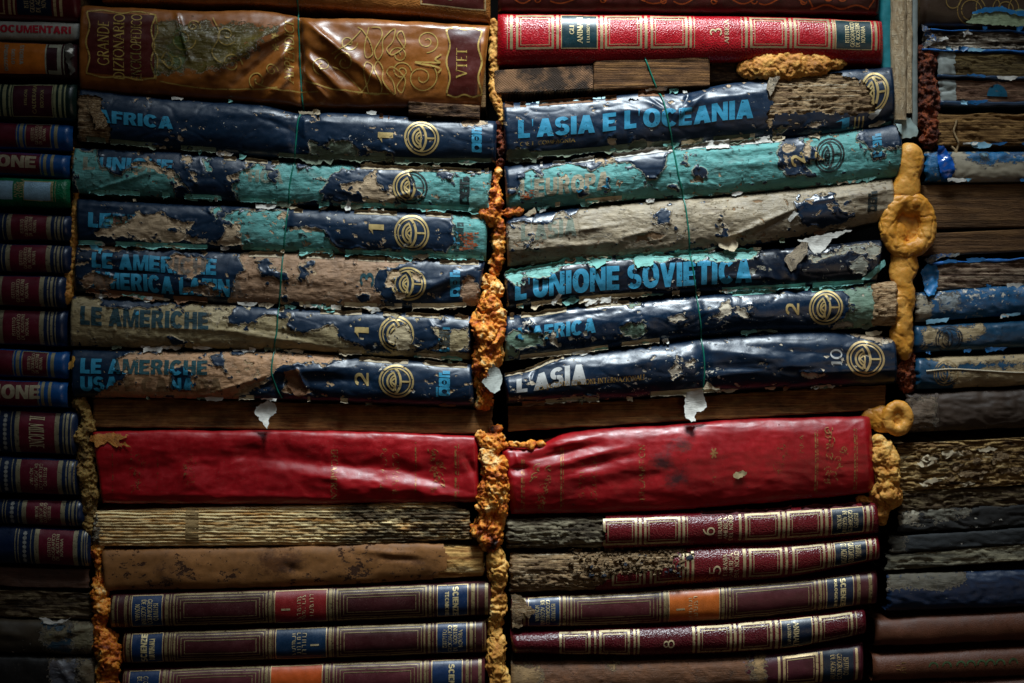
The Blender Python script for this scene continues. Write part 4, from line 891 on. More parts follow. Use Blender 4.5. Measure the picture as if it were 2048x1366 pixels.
tooling(sp, r, [(229, 231, .15, .9), (318, 320, .35, .95)], mat=GR2); m = Marks(sp); flourish(m, 282, sp.H*.28, sp.H*.8, 8); flourish(m, 382, sp.H*.35, sp.H*.7, 9, wd=12); mk_union(m); m.build('gilt_tooling', GR2, r, .6)
for b_, x0, x1, v0, v1, g in [('DECAMERON', 664, 678, .25, .93, .4), ('BOCCACCIO', 762, 776, .22, .86, .6), ('GIOVANNI', 786, 800, .28, .86, .55)]:
    lettering(sp, r, b_, x0, x1, v0, v1, GOLD(g+.15, '#a87848'), -90, 'roman', .03, name='gilt_lettering', off=.6)
scrap('foam_smear', [(185, 870), (230, 865), (262, 870), (240, 882), (272, 892), (250, 892), (215, 884), (195, 895)], 18, foam_mat('smeared_foam', [(.3, srgb('#5a2a0c')), (.5, srgb('#b8742c')), (.7, srgb('#dca050'))], bump=3), r, 3, 0, 13, jag=4)

# striped signatures
STR = pages_mat('sewn_page_folds', [(.28, srgb('#2b160a')), (.45, srgb('#8f5e2b')), (.58, srgb('#cfa35e')), (.72, srgb('#eed8a6'))], freq=.10, xs=.003, burn=.0, bump=2.5, rough=.7)
STRM = NB('sewn_page_folds_stained'); pc = STRM.attr('pc', True)
_n = STRM.noise(STRM.vs(pc, (.004, .3, 1)), 4, .7); _b = STRM.noise(STRM.vs(pc, (.02, .06, 1), (3, 3, 0)), 6, .65)
_c = STRM.ramp(STRM.M('ADD', STRM.M('MULTIPLY', _n, .6), STRM.M('MULTIPLY', _b, .5)), [(.34, srgb('#5e3214')), (.45, srgb('#c88c42')), (.6, srgb('#f6dca2'))])
_x = STRM.n('SeparateXYZ', {0: pc}).outputs[0]; _st = STRM.M('ADD', STRM.mr(_x, 470, 720, -.3, .1), STRM.M('MULTIPLY', STRM.noise(STRM.vs(pc, (.012, .05, 1), (6, 1, 0)), 8, .7), .9))
_c = STRM.mix(STRM.mr(_st, .42, .56, 0, .93), _c, STRM.ramp(STRM.noise(STRM.vs(pc, (.05, .3, 1)), 5, .7), [(.45, srgb('#15100c')), (.62, srgb('#6e5c44'))]))
STRM = STRM.finish(_c, .75, STRM.M('MULTIPLY', _n, 3.0), spec=.25)
def sig(X, Y, w, n=12, a=5.0, yt=1018, th=74, seed=2):
    ph = (Y+fbm(X*.008, Y*.03, seed, 3, .5)*2.6)/th*n*math.pi; return a*np.abs(np.sin(ph))**.6+fbm(X*.03, Y*.25, seed+4, 4, .6)*1.8+np.clip((X-480)/300, 0, 1)*fbm(X*.05, Y*.12, seed+6, 4, .65)*3.2-np.clip(1-(X-190)/60, 0, 1)*fbm(X*.1, Y*.1, seed+8, 3)*3
s = Spine([(188, 1022), (500, 1012), (700, 1009), (905, 1011), (935, 1020)], [(188, 1092), (500, 1091), (700, 1088), (942, 1078)], (188, 194), (938, 944), D=-2, bulge=11, p=3, sp=3.2, back=430, seed=10, ns=60, edgejag=3, endr=12, disp=lambda X, Y, w: sig(X, Y, w))
root = thing('book', 'coverless book showing its sewn page folds like pale stripes, under the left red volume', 'book', 560, 1092); s.build('page_folds', STRM, root)
m = Marks(s); m.rect(374, 400, .06, .93); m.build('spine_tape', skin('spine_tape', ('#a98a58',), (.75,)*3, clean=True, grain='paper', wear=.3), root, 1.2)
foam('burnt_foam_bits', 'crusty grey foam crumbs at the left end of the striped coverless book', [(196, 1036+i*9, 8, 7, 6, 6) for i in range(6)]+[(206, 1060, 6, 7, 16, 5)], foam_mat('grey_crust', [(.35, srgb('#1c1611')), (.5, srgb('#6a5c48')), (.66, srgb('#a89e8a'))], bump=5), seed=3, amp=4)

# brown leather
BLT = skin('scuffed_brown_leather', ('#86592f', '#5a3516', '#3a1e0d'), (.6, .7, .7), amp=26, grain='vinyl', stains=1.0, spec=.3, soft=True, speck=.12, speckcol='#3a200e')
r, sp, c = book('book', 'scuffed brown leather volume with its right end peeled back, under the striped coverless book', [(205, 1098), (600, 1091), (800, 1084), (968, 1090)], [(205, 1181), (600, 1172), (960, 1154)], (204, 210), (968, 964), BLT, bulge=16, p=2.8, sp=4, seed=11,
    holes=[[(884, 1080), (985, 1075), (985, 1165), (866, 1165), (868, 1156), (890, 1140), (893, 1110)]],
    folds=[(720, 1100, 830, 1105, 5, 4), (760, 1115, 850, 1118, 4, -4), (570, 1128, 600, 1140, 6, -3)], p1=[[(520, 1105), (600, 1100), (610, 1125), (560, 1150), (520, 1130)], [(320, 1130), (350, 1128), (345, 1155), (328, 1165)], [(750, 1108), (830, 1112), (870, 1130), (860, 1145), (840, 1125), (760, 1120)]], n1=[[(330, 1135), (342, 1135), (338, 1155)]],
    p2=[[(560, 1118), (590, 1115), (590, 1140), (566, 1140)]], n2=[[(566, 1122), (584, 1122), (584, 1134), (568, 1134)]])
wornpages(sp, r, 862, 968, seed=12, mat=STR, relief=3, f=(.004, .11))

def ann_book(label, xs0, xs1, top, bot, lab, seed, body='#3a1114', frames_=(), bands=(), group='maroon science volumes with nested gilt frames', lc='#12305c', H_=None, **kw):
    mat = skin('maroon_leather_'+body[1:], (body,), (.42,)*3, clean=True, grain='vinyl', stains=.6, speck=.03)
    r, sp, c = book('book', label, top, bot, xs0, xs1, mat, group, bulge=22, p=2.3, sp=6, seed=seed, wob=.6, **kw)
    rects = [(a, a+w, .05, .93) for a, w in bands]; fr = []
    for (a, b, k, dw) in frames_:
        for i in range(k): g = i*dw; gv = g*.75/sp.H; fr.append((a+g, b-g, .05+gv, .93-gv, 3.6 if i == 0 else 1.7))
    tooling(sp, r, rects, fr, mat=GOLD(.3, '#8a7852'))
    for (x0, x1, c_, txt) in lab:
        p_ = panel(sp, r, x0, x1, .05, .93, skin('label_'+c_[1:], (c_,), (.38,)*3, clean=True, stains=.4)); tooling(sp, r, frames=[(x0, x1, .05, .93, 1.6)], mat=GOLD(.2))
        for t in txt:
          if t[0] == 'ticks': ticks(sp, p_, t[1], t[2], t[3], GOLD(.35, '#c8b488'), seed+int(x0)); continue
          if t[0] == 'bar': tooling(sp, p_, [(t[1], t[2], t[3], t[3]+.05)], mat=GOLD(.2, '#c8b488')); continue
          lettering(sp, p_, t[0], t[1], t[2], t[3], t[4], GOLD(t[7] if len(t) > 7 else .3, '#d8c490'), t[5], t[6], .02, name='gilt_lettering')
    return r, sp
BL = '#102a4e'
ann_book('maroon volume labelled SCIENZE TECHNICHE, third from the bottom edge in the left central stack'.replace('TECHNICHE', 'TECNICHE'), (222, 222), (984, 984), [(222, 1187), (600, 1175), (984, 1161)], [(222, 1256), (600, 1246), (984, 1230)],
    [(268, 330, BL, [('ISTITUTO\nGEOGRAFICO\nDE AGOSTINI\nNOVARA', 276, 322, .16, .86, -90, 'roman')]), (552, 657, '#7a1a1a', [('ticks', [(598, 7), (608, 6), (623, 7)], .12, .88), ('bar', 566, 584, .52)]), (875, 937, BL, [('SCIENZE', 906, 918, .1, .92, -90, 'heavy'), ('TECNICHE', 891, 899, .22, .9, -90, 'heavy')])],
    14, frames_=[(351, 538, 4, 7), (675, 855, 4, 7)], bands=[(230, 5), (240, 2), (254, 6), (264, 2), (335, 7), (345, 2), (541, 6), (549, 1.5), (660, 7), (669, 2), (859, 5), (867, 2), (943, 7), (955, 2), (970, 6)])
ann_book('maroon volume labelled SCIENZE NATURALI, second from the bottom edge in the left central stack', (248, 248), (974, 974), [(248, 1263), (600, 1251), (974, 1237)], [(248, 1326), (600, 1318), (974, 1304)],
    [(268, 331, BL, [('SCIENZE', 287, 300, .06, .9, 90, 'heavy', .2), ('NATURALI', 304, 315, .2, .84, 90, 'heavy', .35)]), (554, 656, '#0f2a44', [('ticks', [(588, 6), (598, 7), (608, 8)], .12, .85), ('bar', 624, 641, .5)]), (874, 935, BL, [('ISTITUTO\nGEOGRAFICO\nDE AGOSTINI\nNOVARA', 886, 926, .12, .88, 90, 'roman', .45)])],
    15, frames_=[(352, 538, 4, 7), (676, 852, 3, 7)], bands=[(252, 3), (258, 7), (334, 6), (343, 3), (348, 1.5), (541, 6), (549, 1.5), (660, 6), (668, 2), (857, 5), (866, 2), (940, 6), (950, 2), (965, 6)])
ann_book('maroon volume with an orange label, cut by the bottom edge left of the foam', (247, 247), (970, 970), [(247, 1337), (600, 1324), (970, 1312)], [(247, 1402), (600, 1394), (970, 1384)],
    [(263, 325, BL, [('GEOGRAFICO\nDE AGOSTINI', 280, 302, .2, .9, -90, 'roman', .4)]), (544, 648, '#b04a18', [('bar', 586, 602, .52)]), (864, 926, BL, [('SCIENZE', 898, 910, .15, .95, -90, 'heavy', .3)])],
    16, body='#502025', frames_=[(344, 530, 4, 7), (668, 845, 4, 7)], bands=[(252, 6), (330, 6), (338, 2), (533, 6), (541, 1.5), (653, 6), (661, 2), (849, 5), (856, 2), (932, 6), (942, 2), (957, 6)])

# ============================================================ third stack (centre right)
DKR = skin('dark_red_leather', ('#4e1410',), (.4,)*3, clean=True, grain='vinyl', stains=.6)
r, sp, c = book('book', 'dark red volume with orange scrolls at the top edge, above the animali volume', [(998, -140), (1760, -138)], [(998, 24), (1300, 26), (1760, 29)], 996, 1756, DKR, bulge=24, seed=17)
m = Marks(sp)
for x0, x1 in ((1010, 1080), (1100, 1210), (1222, 1330), (1345, 1430), (1430, 1510), (1515, 1608)):
    m.stroke([(x0+(x1-x0)*t, sp.H*(.86+.05*math.sin(t*math.pi*2+x0))) for t in np.linspace(0, 1, 24)], 2.6); pt, w = spiral(x1-6, sp.H*.87, 7, 1.0, 0); m.stroke(pt[:30], 2.4)
m.stroke([(1618+116*t, sp.H*(.93+.02*math.cos(t*12))) for t in np.linspace(0, 1, 24)], 3)
for cx in (1652, 1680): m.stroke([(cx+8*math.cos(a), sp.H*.83+6*math.sin(a)) for a in np.linspace(0, 6.28, 16)], 2.4)
m.stroke([(1616, sp.H*.7), (1614, sp.H*.86), (1622, sp.H*.93)], 3); m.stroke([(1740, sp.H*.7), (1742, sp.H*.86), (1734, sp.H*.93)], 3)
mk_union(m).build('orange_scrolls', GOLD(.15, '#c25a24'), r, .7)

def gli(label, top, bot, xl, xr, seed, lab, frames_, bands, texts, v1=.74, c_='#a90f1c', vv=.05, gold='#a8966e', lc='#12303a', wear=.1, **kw):
    mat = skin('red_pebbled_leather_'+c_[1:], (c_,), (.27,)*3, clean=True, grain='leather', stains=.45, speck=.0)
    r, sp, c = book('book', label, top, bot, xl, xr, mat, 'red animal volumes with gilt square frames', bulge=26, p=2.2, sp=kw.pop('sp', 5), seed=seed, wob=.5, **kw)
    fr = []
    for a, b in frames_: fr += [(a, b, vv, v1, 4.6), (a+8.5, b-8.5, vv+7/sp.H, v1-7/sp.H, 1.6)]
    tooling(sp, r, [(a, a+w, vv, v1) for a, w in bands], fr, mat=GOLD(wear, gold))
    for x0, x1, cc, txt in lab:
        p_ = panel(sp, r, x0, x1, vv, v1, skin('label_'+cc[1:], (cc,), (.32,)*3, clean=True, stains=.3)); tooling(sp, r, frames=[(x0, x1, vv, v1, 1.8)], mat=GOLD(.2))
        for t in txt:
          if t[0] == 'ticks': ticks(sp, p_, t[1], t[2], t[3], GOLD(.35, '#c8b488'), seed+int(x0)); continue
          if t[0] == 'bar': tooling(sp, p_, [(t[1], t[2], t[3], t[3]+.05)], mat=GOLD(.2, '#c8b488')); continue
          lettering(sp, p_, t[0], t[1], t[2], t[3], t[4], GOLD(t[7] if len(t) > 7 else .15, '#e0cc98'), t[5], t[6], .03, name='gilt_lettering')
    for t in texts: lettering(sp, r, t[0], t[1], t[2], t[3], t[4], GOLD(t[7] if len(t) > 7 else .15, '#dcc89c'), t[5], t[6], .0, name='gilt_lettering')
    return r, sp, c
gli('bright red pebbled leather volume labelled GLI ANIMALI and numbered 3 AFRICA, near the top edge', [(995, 28), (1300, 31), (1600, 36), (1764, 43)], [(995, 130), (1300, 126), (1600, 124), (1764, 128)], (996, 994), (1762, 1763), 18,
    [(1121, 1194, '#123036', [('GLI', 1138, 1147, .28, .46, 90, 'roman'), ('ANIMALI', 1153, 1164, .1, .64, 90, 'roman'), ('E LA LORO VITA', 1172, 1178, .12, .62, 90, 'roman')]), (1665, 1738, '#123036', [('ISTITUTO\nGEOGRAFICO\nDE AGOSTINI\nNOVARA', 1684, 1724, .1, .68, 90, 'roman')])],
    [(1032, 1107), (1208, 1282), (1299, 1372), (1496, 1569), (1583, 1655)], [(1014, 1.5), (1020, 5.5), (1112, 5), (1199, 5.5), (1287, 5.5), (1376, 4.5), (1385, 1.5), (1479, 1.5), (1486, 5), (1574, 5), (1659, 4.5), (1743, 5), (1752, 1.5)],
    [('3', 1416, 1440, .32, .48, 90, 'roman'), ('AFRICA', 1445, 1454, .12, .66, 90, 'roman')], endr=14)

# wooden blocks
ENDG = NB('end_grain'); pc = ENDG.attr('pc', True)
_r = ENDG.n('TexWave', {'Vector': ENDG.vs(pc, (.05, .09, 1)), 'Scale': 2.2, 'Distortion': 5.0, 'Detail': 4.0, 'Detail Scale': .7}, wave_type='BANDS', bands_direction='DIAGONAL').outputs['Fac']
_k = ENDG.noise(ENDG.vs(pc, .02), 5, .6)
_c = ENDG.mix(ENDG.mr(_k, .47, .6), ENDG.ramp(_r, [(.2, srgb('#1a120c')), (.8, srgb('#4a3626'))]), srgb('#8a6444')); ENDG = ENDG.finish(_c, .8, ENDG.M('MULTIPLY', _r, 2.0), spec=.3)
LINW = pages_mat('ribbed_wood', [(.38, srgb('#1c110a')), (.52, srgb('#5a3c22')), (.7, srgb('#8a6238'))], freq=.32, xs=.004, burn=.15, bump=4)
s = block('b', 989, 1186, 142, 190, 12, 200, ENDG, rot=-.05, seed=4); tag(s.build('wooden_block', ENDG, None), 'dark wooden block with curved end grain under the left end of the animali volume', 'wood')
s = block('b', 1187, 1418, 124, 182, 16, 200, LINW, rot=-.03, seed=5, rough=2.0); tag(s.build('wooden_block', LINW, None), 'ribbed light brown wooden block with the green wire crossing it', 'wood')
s = block('b', 1419, 1560, 118, 160, -10, 200, WOODC, rot=-.02, seed=6, rough=3); tag(s.build('wooden_block', WOODC, None), 'splintered dark wood piece between the ribbed block and the flat foam wedge', 'wood')

# L'ASIA E L'OCEANIA
r, sp, c = book('book', "navy atlas titled L'ASIA E L'OCEANIA with a torn window showing its pages", [(1003, 206), (1100, 203), (1200, 194), (1300, 184), (1370, 186), (1420, 174), (1550, 158), (1700, 140), (1787, 134)], [(1010, 322), (1200, 306), (1300, 296), (1500, 281), (1700, 264), (1790, 240)],
    (1004, 1012), (1783, 1788), navy_olive, G2, bulge=26, p=2.2, sp=3.4, seed=21, folds=[(1355, 232, 1420, 180, 9, 7), (1350, 228, 1290, 205, 9, 6), (1365, 225, 1375, 190, 5, -8), (1352, 240, 1375, 205, 5, 6), (1330, 222, 1300, 200, 4, -5), (1200, 222, 1340, 232, 8, 4), (1390, 205, 1540, 185, 12, 6), (1245, 215, 1180, 225, 7, -3)],
    holes=[[(1545, 150), (1620, 146), (1690, 152), (1735, 175), (1752, 228), (1700, 232), (1536, 232), (1532, 200)], [(1256, 203), (1275, 199), (1285, 205), (1268, 209)], [(1530, 231), (1545, 229), (1545, 262), (1528, 268)]],
    p1=[[(1010, 330), (1012, 304), (1045, 301), (1075, 307), (1076, 326)], [(1250, 300), (1268, 284), (1328, 288), (1330, 300), (1245, 304)], [(1545, 262), (1575, 255), (1565, 270), (1545, 274)]], p2=[[(1212, 282), (1228, 273), (1225, 292), (1215, 290)], [(1615, 255), (1640, 250), (1630, 262)]])
wornpages(sp, r, 1525, 1762, seed=22, relief=6, f=(.014, .2), dD=-5)
lettering(sp, r, "L'ASIA E L'OCEANIA", 1036, 1502, .33, .66, T_CY(), style='heavy', fat=.001, name='title_lettering')
lettering(sp, r, "C.E.I. COMPAGNIA", 1040, 1150, .72, .79, GOLD(.5, '#b09048'), 0, 'roman', .02, name='gilt_lettering')
lettering(sp, r, "L'UNIONE", 1040, 1226, .0, .055, skin('pale_ink', ('#a8c8cc',), (.6,)*3, clean=True, wear=.3), style='heavy', fat=.001, name='title_lettering')
lettering(sp, r, "17", 1666, 1694, .78, .93, T_CY(), 0, 'heavy', name='volume_number')
tooling(sp, r, [(1704+i*8, 1707+i*8, .8, .97) for i in range(3)], mat=GEMB)
emblem(sp, r, 1742, .45, 36, GEMB, ax=.75)
ragged(sp, 'bottom', 1020, 1500, 12, FLP_O, r, 21, cover=.62); ragged(sp, 'bottom', 1250, 1560, 9, FLP_B, r, 22, cover=.5); ragged(sp, 'top', 1010, 1330, 5, FLP_R, r, 23, cover=.5); 
scrap('paper_flap', [(1536, 160), (1556, 155), (1548, 172), (1536, 200), (1528, 180)], 32, navy_clean, r, 5, 0, 24); scrap('paper_flap', [(1730, 236), (1756, 220), (1752, 232), (1738, 244)], 26, FLP_W, r, 4, 0, 25)
scrap('paper_flap', [(1015, 305), (1050, 300), (1076, 312), (1070, 326), (1018, 328)], 20, FLP_O, r, 5, 20, 26); scrap('paper_flap', [(1360, 285), (1400, 280), (1404, 290), (1362, 296)], 20, FLP_B, r, 4, 90, 27)

# L'EUROPA
r, sp, c = book('book', "teal flaking atlas titled L'EUROPA, second below the wooden blocks", [(1008, 332), (1150, 319), (1250, 306), (1400, 288), (1600, 272), (1800, 247)], [(1014, 426), (1200, 405), (1400, 393), (1600, 376), (1803, 352)],
    (1008, 1014), (1799, 1802), navy_teal, G2, bulge=25, p=2.2, sp=4, seed=23, folds=[(1400, 310, 1620, 290, 7, 4), (1420, 335, 1600, 325, 9, 3), (1350, 295, 1365, 390, 9, -5), (1500, 345, 1750, 320, 8, -3)],
    p1=[[(1040, 350), (1060, 342), (1080, 352), (1083, 340), (1110, 330), (1150, 330), (1172, 340), (1228, 328), (1262, 330), (1280, 348), (1288, 372), (1308, 358), (1322, 345), (1330, 318), (1345, 300), (1400, 285), (1562, 282), (1555, 300), (1552, 340), (1572, 356), (1616, 350), (1600, 330), (1640, 322), (1622, 300), (1595, 278), (1722, 258), (1712, 280), (1735, 302), (1804, 296), (1806, 360), (1010, 432), (1010, 398), (1045, 372)]],
    n1=[[(1385, 345), (1400, 338), (1415, 350), (1405, 368), (1390, 360)], [(1150, 382), (1165, 380), (1175, 392), (1158, 394)], [(1209, 356), (1219, 352), (1217, 384), (1209, 380)], [(1367, 312), (1373, 312), (1372, 332), (1368, 330)], [(1336, 374), (1350, 372), (1352, 380)], [(1740, 310), (1765, 302), (1762, 315), (1742, 324)]],
    p2=[[(1564, 292), (1586, 298), (1575, 310), (1562, 304)], [(1602, 286), (1620, 284), (1614, 318), (1602, 308)], [(1410, 288), (1454, 282), (1455, 296), (1412, 298)], [(1383, 362), (1395, 358), (1402, 366), (1385, 368)], [(1180, 318), (1235, 312), (1230, 322), (1190, 328)]])
lettering(sp, r, "L'EUROPA", 1040, 1218, .36, .76, T_CY('#b3a68a', (1, .85, 0)), style='heavy', fat=.001, name='title_lettering')
lettering(sp, r, '2', 1578, 1602, .35, .6, GEMB, 110, 'heavy', name='volume_number'); emblem(sp, r, 1654, .45, 33, GDK, ax=.85); deilogo(sp, r, 1748, .15, .6, T_CY('#16302e', (1, .8, 0)), 18)
ragged(sp, 'top', 1080, 1600, 9, FLP_W, r, 24, cover=.55); ragged(sp, 'bottom', 1020, 1300, 6, FLP_B, r, 25, cover=.4)
scrap('paper_flap', [(1408, 285), (1455, 281), (1456, 298), (1412, 300)], 24, FLP_W, r, 3, 90, 28); scrap('paper_flap', [(1505, 278), (1538, 274), (1538, 286), (1510, 290)], 24, FLP_W, r, 3, 90, 29)
m = Marks(sp)
for i in range(6): m.stroke([(1040+random.Random(i+40).uniform(0, 20)+k*6, sp.H*(.62+i*.03)+math.sin(k*2+i)*2) for k in range(4)], 2.6)
mk_union(m).build('rust_stain', skin('rust', ('#b0521c',), (.8,)*3, clean=True, wear=.5), r, 1.0)

# beige
beige_m = skin('bare_greyish_paper', (NAVY, '#9a8a70', '#8a6a48'), (.3, .5, .8), speck=.08, amp=3.2, stains=.8)
r, sp, c = book('book', "volume peeled to bare greyish paper with a faded ASIA title, below L'EUROPA", [(1010, 434), (1150, 416), (1300, 403), (1500, 388), (1650, 373), (1786, 357)], [(1015, 532), (1150, 521), (1300, 511), (1500, 492), (1690, 456), (1790, 440)],
    (1011, 1015), (1785, 1788), beige_m, G2, bulge=27, p=2.1, sp=3.6, seed=25, folds=[(1460, 475, 1600, 412, 5, 7), (1480, 480, 1590, 425, 3, -4), (1600, 410, 1740, 385, 5, 4), (1050, 500, 1240, 485, 6, 4), (1240, 478, 1300, 462, 4, 4), (1370, 405, 1378, 500, 8, -4), (1100, 470, 1240, 450, 3, 3), (1150, 425, 1160, 500, 2, -3), (1460, 470, 1480, 500, 8, -7), (1700, 400, 1780, 380, 7, 4), (1150, 515, 1500, 495, 10, 3)],
    p1=[[(1008, 450), (1060, 446), (1100, 448), (1112, 432), (1125, 425), (1135, 438), (1165, 412), (1300, 395), (1800, 340), (1800, 450), (1010, 545)]],
    n1=[[(1312, 430), (1325, 422), (1340, 425), (1338, 450), (1312, 455)], [(1585, 415), (1610, 398), (1660, 390), (1665, 410), (1695, 430), (1690, 445), (1640, 460), (1600, 450), (1590, 430)], [(1438, 478), (1440, 440), (1458, 480)], [(1052, 500), (1058, 480), (1070, 468), (1066, 484)]],
    p2=[[(1268, 475), (1300, 462), (1330, 470), (1318, 480), (1270, 486)], [(1606, 404), (1622, 400), (1618, 414)], [(1648, 412), (1664, 410), (1660, 424)]])
lettering(sp, r, "L'ASIA", 1042, 1152, .2, .55, T_CY('#7f9788', (0, .5, 0)), style='heavy', fat=.001, name='title_lettering')
BLK = skin('logo_black', ('#0f1c1c',), (.6,)*3, clean=True, wear=.3); deilogo(sp, r, 1739, .28, .75, BLK, 19)
scrap('paper_flap', [(1420, 476), (1440, 478), (1470, 470), (1472, 496), (1462, 506), (1436, 494)], 30, FLP_B, r, 9, 90, 30); scrap('paper_flap', [(1590, 482), (1640, 470), (1700, 460), (1660, 480), (1640, 505), (1625, 510), (1612, 490)], 28, FLP_W, r, 7, 90, 31)
scrap('paper_flap', [(1570, 440), (1583, 425), (1592, 430), (1576, 446)], 30, FLP_W, r, 3, 0, 32); scrap('paper_flap', [(1048, 430), (1068, 418), (1072, 426), (1055, 436)], 26, FLP_B, r, 3, 0, 33)

# L'UNIONE SOVIETICA
navy_dark = skin('cracked_vinyl_dark', ('#0a1422', '#79b9ae', '#8c8b7c'), (.3, .6, .75), speck=.09, amp=3.2)
r, sp, c = book('book', "dark navy atlas titled L'UNIONE SOVIETICA with torn pale teal strips along its top", [(1006, 545), (1100, 528), (1250, 512), (1400, 504), (1500, 500), (1620, 492), (1768, 478)], [(1010, 618), (1150, 602), (1300, 592), (1500, 580), (1650, 572), (1768, 564)],
    (1008, 1012), (1766, 1752), navy_dark, G2, bulge=22, p=2.4, sp=3.6, seed=27, folds=[(1150, 590, 1400, 578, 6, 4), (1520, 520, 1570, 600, 9, 7), (1560, 505, 1590, 560, 8, -9), (1600, 500, 1590, 570, 8, 5), (1440, 555, 1560, 560, 6, 5), (1380, 510, 1386, 580, 8, -5), (1050, 580, 1120, 560, 8, -5)],
    p1=[[(1008, 550), (1100, 530), (1140, 524), (1250, 512), (1420, 502), (1520, 499), (1505, 520), (1440, 524), (1400, 522), (1340, 517), (1322, 529), (1305, 522), (1300, 535), (1272, 535), (1262, 516), (1220, 516), (1200, 537), (1180, 535), (1175, 522), (1130, 532), (1095, 555), (1050, 558), (1050, 572), (1030, 575), (1022, 562)]],
    p2=[[(1665, 500), (1700, 490), (1760, 492), (1748, 520), (1700, 505)], [(1690, 530), (1720, 510), (1735, 530), (1720, 550), (1700, 545)], [(1610, 512), (1690, 505), (1620, 528)]])
lettering(sp, r, "L'UNIONE SOVIETICA", 1030, 1500, .22, .82, T_CY(CYAN, (1, .0, 0)), style='heavy', fat=.001, name='title_lettering')
ragged(sp, 'top', 1008, 1510, 10, FLP_T, r, 26, cover=.75); ragged(sp, 'bottom', 1020, 1360, 14, FLP_B, r, 27, cover=.7); ragged(sp, 'bottom', 1400, 1740, 9, FLP_T, r, 28, cover=.6)
scrap('paper_flap', [(1101, 606), (1116, 587), (1122, 592), (1108, 612)], 26, FLP_W, r, 5, 30, 34); scrap('paper_flap', [(1125, 605), (1140, 594), (1160, 600), (1150, 606), (1130, 612)], 24, FLP_T, r, 5, 90, 35)
scrap('paper_flap', [(1562, 520), (1600, 486), (1612, 488), (1608, 510), (1578, 545)], 26, navy_clean, r, 8, 0, 36); scrap('paper_flap', [(1718, 560), (1745, 535), (1762, 520), (1766, 530), (1735, 562)], 28, FLP_T, r, 4, 0, 37)
scrap('paper_flap', [(1180, 520), (1213, 517), (1212, 528), (1192, 538), (1184, 530)], 24, FLP_T, r, 5, 90, 38); scrap('paper_flap', [(1268, 514), (1306, 510), (1304, 532), (1270, 536)], 24, FLP_T, r, 5, 90, 39)

# L'AFRICA
navy_grn = skin('cracked_vinyl_sage', (NAVY, '#6f8a74', '#c8bba4'), (.27, .62, .8), speck=.14, amp=3.2)
r, sp, c = book('book', "navy atlas titled L'AFRICA with a frayed bulge of pages at its right end", [(1008, 632), (1100, 620), (1180, 608), (1300, 598), (1500, 582), (1690, 572), (1786, 560)], [(1010, 722), (1200, 700), (1300, 686), (1500, 664), (1650, 660), (1788, 652)],
    (1008, 1010), (1784, 1786), navy_grn, G2, bulge=26, p=2.2, sp=3.6, seed=29, folds=[(1040, 630, 1075, 665, 5, 7), (1100, 640, 1240, 620, 9, -4), (1392, 592, 1400, 670, 9, -5), (1020, 625, 1140, 622, 8, 4), (1250, 640, 1500, 615, 12, 3)],
    holes=[[(1738, 545), (1800, 545), (1800, 662), (1768, 662), (1756, 630), (1745, 590)]],
    p1=[[(1008, 668), (1030, 655), (1045, 668), (1095, 664), (1088, 690), (1040, 700), (1022, 722), (1005, 722)], [(1240, 655), (1262, 648), (1288, 640), (1290, 662), (1264, 680), (1245, 668)], [(1686, 574), (1748, 566), (1750, 610), (1745, 660), (1658, 660), (1685, 635), (1692, 600)], [(1160, 676), (1175, 676), (1172, 690)], [(1245, 608), (1280, 606), (1262, 620)]],
    p2=[[(1330, 636), (1345, 628), (1372, 640), (1350, 644)], [(1440, 608), (1455, 600), (1460, 618), (1500, 615), (1490, 635), (1470, 628), (1448, 635), (1415, 638), (1430, 626)], [(1100, 662), (1110, 658), (1115, 690), (1100, 685)], [(1655, 655), (1690, 640), (1700, 652), (1660, 662)]])
lettering(sp, r, "L'AFRICA", 1036, 1190, .3, .62, T_CY('#4a9ab0', (1, .0, 0)), style='heavy', fat=.001, name='title_lettering')
lettering(sp, r, '2', 1566, 1593, .35, .62, GEMB, 90, 'heavy', name='volume_number'); emblem(sp, r, 1646, .48, 32, GEMB)
wornpages(sp, r, 1738, 1790, seed=31, relief=5, f=(.25, .03), dD=6, mat=pages_mat('frayed_page_bulge', [(.35, srgb('#2a1c12')), (.5, srgb('#8a6a48')), (.66, srgb('#c8a982'))], freq=.3, xs=.05, burn=.2, bump=5))
ragged(sp, 'top', 1020, 1260, 10, FLP_B, r, 29, cover=.65); ragged(sp, 'top', 1400, 1750, 7, FLP_T, r, 30, cover=.55); ragged(sp, 'bottom', 1040, 1320, 6, FLP_B, r, 31, cover=.75)
scrap('paper_flap', [(1166, 600), (1220, 594), (1222, 604), (1170, 612)], 26, FLP_W, r, 4, 90, 40)

